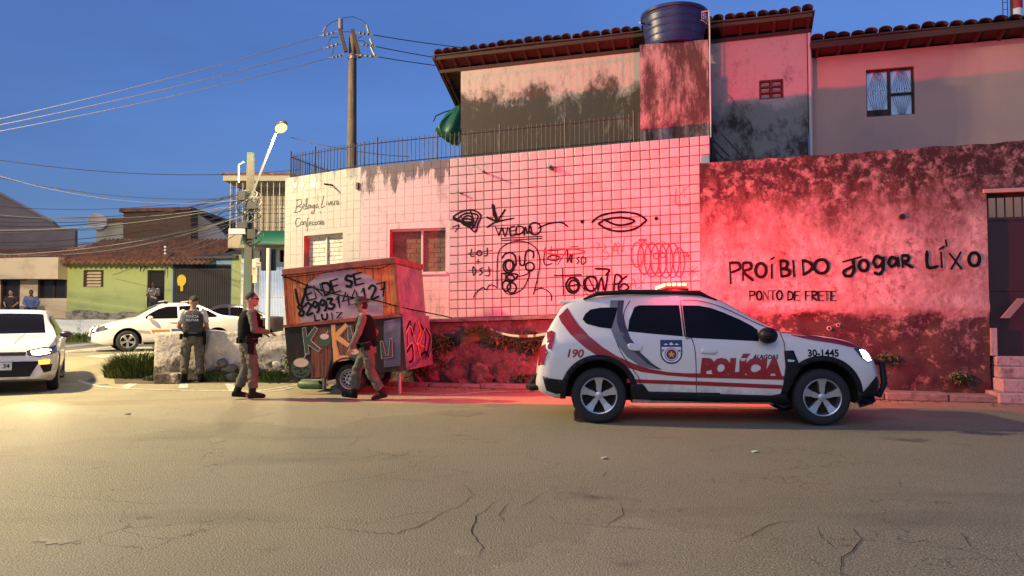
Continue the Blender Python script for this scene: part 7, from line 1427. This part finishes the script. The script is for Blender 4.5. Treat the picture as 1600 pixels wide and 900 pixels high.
def person(label, loc, yaw, P, kit, vox=.011):
    root = thing('person', label, 'person', loc, yaw)
    sc = P.get('scale', 1.0); lean = P.get('lean', 0.0); hz0 = P.get('hip', .93)
    T = Matrix.Translation((0, 0, hz0)) @ Matrix.Rotation(lean, 4, 'Y') @ Matrix.Translation((0, 0, -hz0))
    U = lambda p: T @ V(p)
    sh = {s: U((0, s * .195, 1.425 + hz0 - .93)) for s in (1, -1)}; hp_ = {s: V((0, s * .095, hz0 - .02)) for s in (1, -1)}
    el = {1: V(P['elL']), -1: V(P['elR'])}; wr = {1: V(P['wrL']), -1: V(P['wrR'])}; kn = {1: V(P['knL']), -1: V(P['knR'])}; an = {1: V(P['anL']), -1: V(P['anR'])}
    tr = [(.80, .10, .12), (.88, .115, .165), (.96, .118, .172), (1.08, .105, .150), (1.20, .115, .160), (1.33, .122, .182), (1.41, .108, .185), (1.46, .08, .13), (1.49, .058, .07), (1.53, .054, .057), (1.60, .052, .055)]
    def torso(mb, z0, z1, gx, gy, p=2.3):
        rows = [r for r in tr if z0 <= r[0] <= z1]; m2 = MB(); erings(m2, [((0, 0, z + hz0 - .93), rx + gx, ry + gy) for z, rx, ry in rows], 26, p); mb.add([U(v) for v in m2.v], m2.f)
    hc = U((.018, 0, 1.655 + hz0 - .93)); HM = Matrix.Rotation(P.get('head', 0.0), 3, 'Z') @ Matrix.Rotation(P.get('nod', 0.0), 3, 'Y')
    hd = lambda p: hc + HM @ V(p)
    b = MB(); torso(b, .80, 1.60, 0, 0)
    b.sphere(hc, (.098, .077, .118), 20, 14, HM); b.sphere(hd((.028, 0, -.062)), (.066, .058, .062), 16, 10, HM); b.sphere(hd((.094, 0, -.018)), (.020, .014, .026), 10, 8, HM); b.sphere(hd((.086, 0, .022)), (.018, .055, .014), 10, 8, HM); b.sphere(hd((.082, 0, -.066)), (.014, .026, .010), 10, 6, HM)
    for s in (1, -1):
        b.sphere(hd((-.008, s * .078, -.005)), (.020, .010, .032), 10, 8, HM)
        cap_(b, sh[s], el[s], .056, .043); cap_(b, el[s], wr[s], .043, .028); cap_(b, hp_[s], kn[s], .085, .058); cap_(b, kn[s], an[s], .056, .040); f = V((math.cos(P.get('toe', 0)), 0, P['ftL' if s > 0 else 'ftR'])).normalized(); cap_(b, an[s] + V((0, 0, -.03)), an[s] + f * .15 + V((0, 0, -.045)), .042, .032)
        hand(b, wr[s], (wr[s] - el[s]).normalized() + V((0, 0, -.15)), s, (0, -s, 0) if abs((wr[s] - el[s]).z) > .15 else (0, 0, -1))
    body = remesh(b, 'body', kit['skin'], root, vox * .8)
    c = MB(); torso(c, .96, 1.47, .014, .014)
    for s in (1, -1):
        e2 = el[s]; cap_(c, sh[s], lerp(sh[s], e2, 1.0 if kit['sleeve'] > .5 else .62), .070, .060 if kit['sleeve'] > .5 else .062)
        if kit['sleeve'] > .5: cap_(c, e2, lerp(e2, wr[s], .93), .058, .044)
    remesh(c, 'shirt', kit['shirt'], root, vox, .010, 9, 3)
    c = MB(); torso(c, .80, .97, .020, .018)
    for s in (1, -1):
        k, a = kn[s], an[s]; cap_(c, hp_[s], k, .110, .082); bt = lerp(k, a, .62); cap_(c, k, bt, .082, .080); cap_(c, lerp(k, a, .5), lerp(k, a, .66), .084, .084)
        sd_ = V((0, s * .085, 0)); q = lerp(hp_[s], k, .62); c.box(q + sd_, (.14, .05, .17))
    remesh(c, 'trousers', kit['trousers'], root, vox, .016, 7.5, 8)
    for s in (1, -1):
        k, a = kn[s], an[s]; f = V((1, .12 * s, P['ftL' if s > 0 else 'ftR'])).normalized(); u = V((-f.z, 0, f.x)).normalized(); c = MB()
        cap_(c, lerp(k, a, .58), a, .066, .056); hl = a - f * .055 - u * .045
        c.rings([[hl + f * t + V((0, 1, 0)) * (w * math.cos(q)) + u * (max(-.032, h_ * math.sin(q))) for q in [2 * math.pi * j / 16 for j in range(16)]] for t, w, h_ in ((-.015, .030, .05), (.02, .042, .085), (.08, .044, .09), (.14, .048, .065), (.20, .050, .05), (.245, .040, .036), (.262, .018, .02))]); remesh(c, 'boot', m_boot, root, vox)
    if kit.get('vest'):
        c = MB(); rows = [(1.02, .155, .182), (1.06, .165, .192), (1.18, .168, .196), (1.30, .170, .200), (1.38, .155, .190), (1.44, .125, .150), (1.475, .085, .105)]; m2 = MB(); erings(m2, [((0, 0, z + hz0 - .93), rx, ry) for z, rx, ry in rows], 30, 3.2); c.add([U(v) for v in m2.v], m2.f)
        v_ = remesh(c, 'vest', kit['vest'], root, vox, .006, 14, 5)
        if kit.get('pouch'):
            for y, z in ((-.09, 1.10), (0, 1.10), (.09, 1.10), (-.07, 1.27)): q = MB(); q.box((0, 0, 0), (.05, .075, .12)); q.v = [U(V((.175, y, z + hz0 - .93)) + p) for p in q.v]; q.build('pouch', kit['vest'], v_, local=True)
        if kit.get('text'):
            for i, t in enumerate(('POLÍCIA', 'MILITAR')):
                q = text_mesh(t, .066, .02); x1 = max(p.x for p in q.v); q.v = [U(V((-.178, -(p.x - x1 / 2), 1.325 - .075 * i + p.y + hz0 - .93))) for p in q.v]; q.build('vest_lettering', m_white, v_, local=True, fix=False)
    c = MB(); m2 = MB(); erings(m2, [((0, 0, z + hz0 - .93), rx, ry) for z, rx, ry in ((.945, .142, .195), (.955, .150, .203), (.995, .150, .203), (1.005, .142, .195))], 28, 2.4); c.add([U(v) for v in m2.v], m2.f)
    if kit.get('belt'):
        be = remesh(c, 'belt', m_belt, root, vox)
        for y, x, w, h_, dz in ((-.22, .02, .07, .20, -.10), (.215, .0, .06, .12, -.03), (.12, -.14, .05, .10, 0), (-.12, -.14, .05, .08, 0), (.13, .15, .05, .10, 0), (-.22, -.02, .06, .12, .02)): q = MB(); q.box((0, 0, 0), (.10 if abs(y) > .2 else w, .06 if abs(y) > .2 else .09, h_)); q.v = [U(V((x, y, .97 + dz + hz0 - .93)) + p) for p in q.v]; o = q.build('belt_pouch', m_belt, be, local=True); bv = o.modifiers.new('b', 'BEVEL'); bv.width = .012; bv.segments = 2
    if kit['hair'] == 'short':
        c = MB(); c.sphere(hd((-.016, 0, .030)), (.097, .080, .100), 20, 14, HM); c.v = [v if (HM.inverted() @ (v - hc)).x < .072 or (HM.inverted() @ (v - hc)).z > .065 else v - HM @ V((.03, 0, 0)) for v in c.v]
        c.v = [v if (HM.inverted() @ (v - hc)).z > -.035 - .5 * (HM.inverted() @ (v - hc)).x * ((HM.inverted() @ (v - hc)).x < 0) * .6 else v + HM @ V((.018, 0, .02)) for v in c.v]; remesh(c, 'hair', m_hair, root, .008)
    elif kit['hair'] == 'hat':
        c = MB(); c.lathe([(.165, .030), (.172, .034), (.165, .040), (.106, .052), (.100, .11), (.088, .135), (.04, .142), (.005, .142)], 32, Matrix.Translation(hc) @ HM.to_4x4(), cap=False); o = c.build('brimmed_hat', kit['hat'], root, smooth=True, local=True); md = o.modifiers.new('s', 'SOLIDIFY'); md.thickness = .006
        c = MB(); c.sphere(hd((-.028, 0, -.01)), (.085, .083, .095), 16, 12, HM); remesh(c, 'hair', m_hair, root, .009)
    for s in (1, -1):
        c = MB(); c.sphere(hd((.0885, s * .032, .008)), (.009, .013, .007), 10, 8, HM); c.build('eye', m_hair, root, smooth=True, local=True)
    if kit.get('glasses'):
        c = MB(); c.add([hd(p) for p in ((.100, .062, .022), (.112, 0, .024), (.100, -.062, .022), (.100, -.062, -.006), (.110, 0, -.002), (.100, .062, -.006))], [(0, 1, 4, 5), (1, 2, 3, 4)])
        for s in (1, -1): c.tube([hd((.100, s * .064, .016)), hd((.0, s * .086, .014))], .004, 5)
        c.build('glasses', m_tint, root, local=True)
    root.scale = (sc, sc, sc); return root
# officer standing by the wall, back to the camera
la = gpx(300, 598)
person('officer in white shirt and grey vest standing with back turned by the wall', (la.x, la.y, gz(la.x, la.y)), R(108), dict(scale=.985, head=R(52), nod=R(8), hip=.93, lean=R(2), elL=(.02, .27, 1.15), wrL=(.20, .15, 1.00), elR=(.04, -.26, 1.15), wrR=(.21, -.12, 1.01), knL=(.03, .13, .50), knR=(.02, -.13, .50), anL=(-.03, .17, .10), anR=(-.02, -.16, .10), ftL=0.0, ftR=0.0),
    dict(skin=m_skin, shirt=m_tee, sleeve=.4, trousers=m_khaki, vest=m_vestg, text=True, belt=True, hair='short'))
lb_ = gpx(386, 624)
person('officer in black vest and glasses striding right along the road edge', (lb_.x, lb_.y, gz(lb_.x, lb_.y)), R(28), dict(scale=.985, head=R(-22), hip=.915, lean=R(3), elL=(.02, .28, 1.13), wrL=(.24, .16, 1.08), elR=(.06, -.28, 1.14), wrR=(.29, -.16, 1.10), knL=(.0, .11, .49), knR=(.08, -.11, .50), anL=(-.15, .12, .115), anR=(.06, -.12, .10), ftL=-.12, ftR=0.0),
    dict(skin=m_skin, shirt=m_khshirt, sleeve=1, trousers=m_khaki, vest=m_vestb, pouch=True, belt=True, hair='short', glasses=True))
lc = gpx(574, 625)
person('officer in brimmed hat and black vest walking left past the kiosk', (lc.x, lc.y, gz(lc.x, lc.y)), R(186), dict(scale=.94, head=R(4), nod=R(10), hip=.905, lean=R(8), elL=(.13, .27, 1.16), wrL=(.25, .26, .90), elR=(-.10, -.28, 1.14), wrR=(.02, -.27, .92), knL=(-.06, .11, .47), knR=(.19, -.11, .51), anL=(-.27, .11, .12), anR=(.24, -.11, .10), ftL=-.20, ftR=.12),
    dict(skin=m_skin, shirt=m_khshirt, sleeve=1, trousers=m_khaki, vest=m_vestb, pouch=True, belt=True, hair='hat', hat=mat('dark_hat', (.035, .035, .025), .85)))
# onlookers
seat = dict(hip=.48, lean=R(12), elL=(.10, .26, .74), wrL=(.30, .14, .58), elR=(.10, -.26, .74), wrR=(.30, -.14, .58), knL=(.42, .14, .48), knR=(.42, -.14, .48), anL=(.44, .15, .10), anR=(.44, -.15, .10), ftL=0.0, ftR=0.0)
m_dress = mat('dark_top', (.03, .025, .03), .8); m_blue = mat('blue_shirt', (.10, .14, .34), .8); m_jeans = mat('dark_jeans', (.03, .03, .045), .8)
for label, px, yaw, kit in (('woman in dark top sitting outside the cream house door', 18, R(-75), dict(skin=m_skin, shirt=m_dress, sleeve=.1, trousers=m_jeans, hair='short')), ('man in blue shirt sitting outside the cream house', 48, R(-60), dict(skin=m_skind, shirt=m_blue, sleeve=1, trousers=m_jeans, hair='short'))):
    p = at(px, 500, 32.0); st_ = MB(); st_.box((p.x, 32.05, TZ + .20), (.6, .5, .40)); tag(st_.build('bench_block', m_kerb), 'low concrete seat under the ' + label.split(' sitting')[0], 'seat'); person(label, (p.x, 32.0, TZ - .0), yaw, dict(seat), kit, .018)
p = at(240, 480, 32.6)
person('person in patterned shirt standing at the green house door', (p.x, 32.55, TZ), R(-80), dict(hip=.93, scale=.95, elL=(.05, .27, 1.15), wrL=(.24, .12, 1.15), elR=(.05, -.27, 1.15), wrR=(.24, -.12, 1.12), knL=(.02, .11, .50), knR=(.02, -.11, .50), anL=(0, .12, .10), anR=(0, -.12, .10), ftL=0.0, ftR=0.0), dict(skin=m_skind, shirt=mat('patterned_shirt', (.10, .10, .11), .8, [((.5, .5, .5), 9, .54, .58, 2, (1, 1, 1))]), sleeve=.4, trousers=m_jeans, hair='short'), .018)

# ================================================================== small litter
rd = random.Random(19); mb = MB()
for k in range(420):
    a = rd.uniform(sK - 1.5, w1 - 1); b = .45 + abs(rd.gauss(0, .28)); p = WALL.w(a, b + (.2 if a > sR else 0), 0); s_ = rd.uniform(.012, .045); q = rd.uniform(0, 6.28); z = gz(p.x, p.y) + .006
    mb.add([V((p.x + s_ * math.cos(q), p.y + s_ * math.sin(q), z)), V((p.x - .4 * s_ * math.sin(q), p.y + .4 * s_ * math.cos(q), z + s_ * .35)), V((p.x - s_ * math.cos(q), p.y - s_ * math.sin(q), z)), V((p.x + .4 * s_ * math.sin(q), p.y - .4 * s_ * math.cos(q), z + s_ * .2))], [(0, 1, 2, 3)])
tag(mb.build('leaf_litter', m_dirt, fix=False), 'dry leaves and grit scattered along the kerb', 'litter', kind='stuff')
for px, py, lab, c_ in ((1180, 707, 'tiny bright scrap of paper on the road below the police car', (.6, .65, .4)), (945, 717, 'small pale scrap lying on the road behind the police car', (.5, .42, .33)), (862, 612, 'pale scrap by the kerb near the police car tail', (.5, .45, .4)), (150, 582, 'dark pebble on the side street near the grass clump', (.06, .05, .04)), (200, 648, 'small twig on the road below the hatchback', (.10, .07, .05))):
    p = gpx(px, py); q = MB(); s_ = .035; q.v = [V((p.x + x * s_, p.y + y * s_, p.z + .004 + h_)) for x, y, h_ in ((-1, -.5, 0), (0, -.8, .012), (1, -.3, .004), (.8, .7, .016), (-.3, .9, .002), (-1.1, .3, .010))]; q.f = [[0, 1, 2, 3, 4, 5]]; q.mi = [0]
    o = q.build('paper_scrap' if max(c_) > .2 else 'debris', mat('scrap_%d' % px, c_, .8)); md = o.modifiers.new('s', 'SOLIDIFY'); md.thickness = .004; tag(o, lab, 'litter')
rd = random.Random(4)
for px, py, rx, ry, lab in ((340, 688, 14, 4, 'a'), (720, 646, 26, 5, 'b'), (1060, 797, 5, 3, 'c'), (90, 845, 30, 6, 'f')):
    pts = [gpx(px + rx * math.cos(t) * (1 + .45 * rd.uniform(-1, 1)), py + ry * math.sin(t) * (1 + .45 * rd.uniform(-1, 1))) for t in [2 * math.pi * i / 26 for i in range(26)]]
    q = MB(); q.v = [V((p.x, p.y, p.z + .003)) for p in pts]; q.f = [list(range(26))]; q.mi = [0]; q.build('oil_stain', mat('oil_stain', (.17, .158, .10), .6, [((.30, .28, .17), 45, .46, .58, 5, (1, 1, 1))]), road)
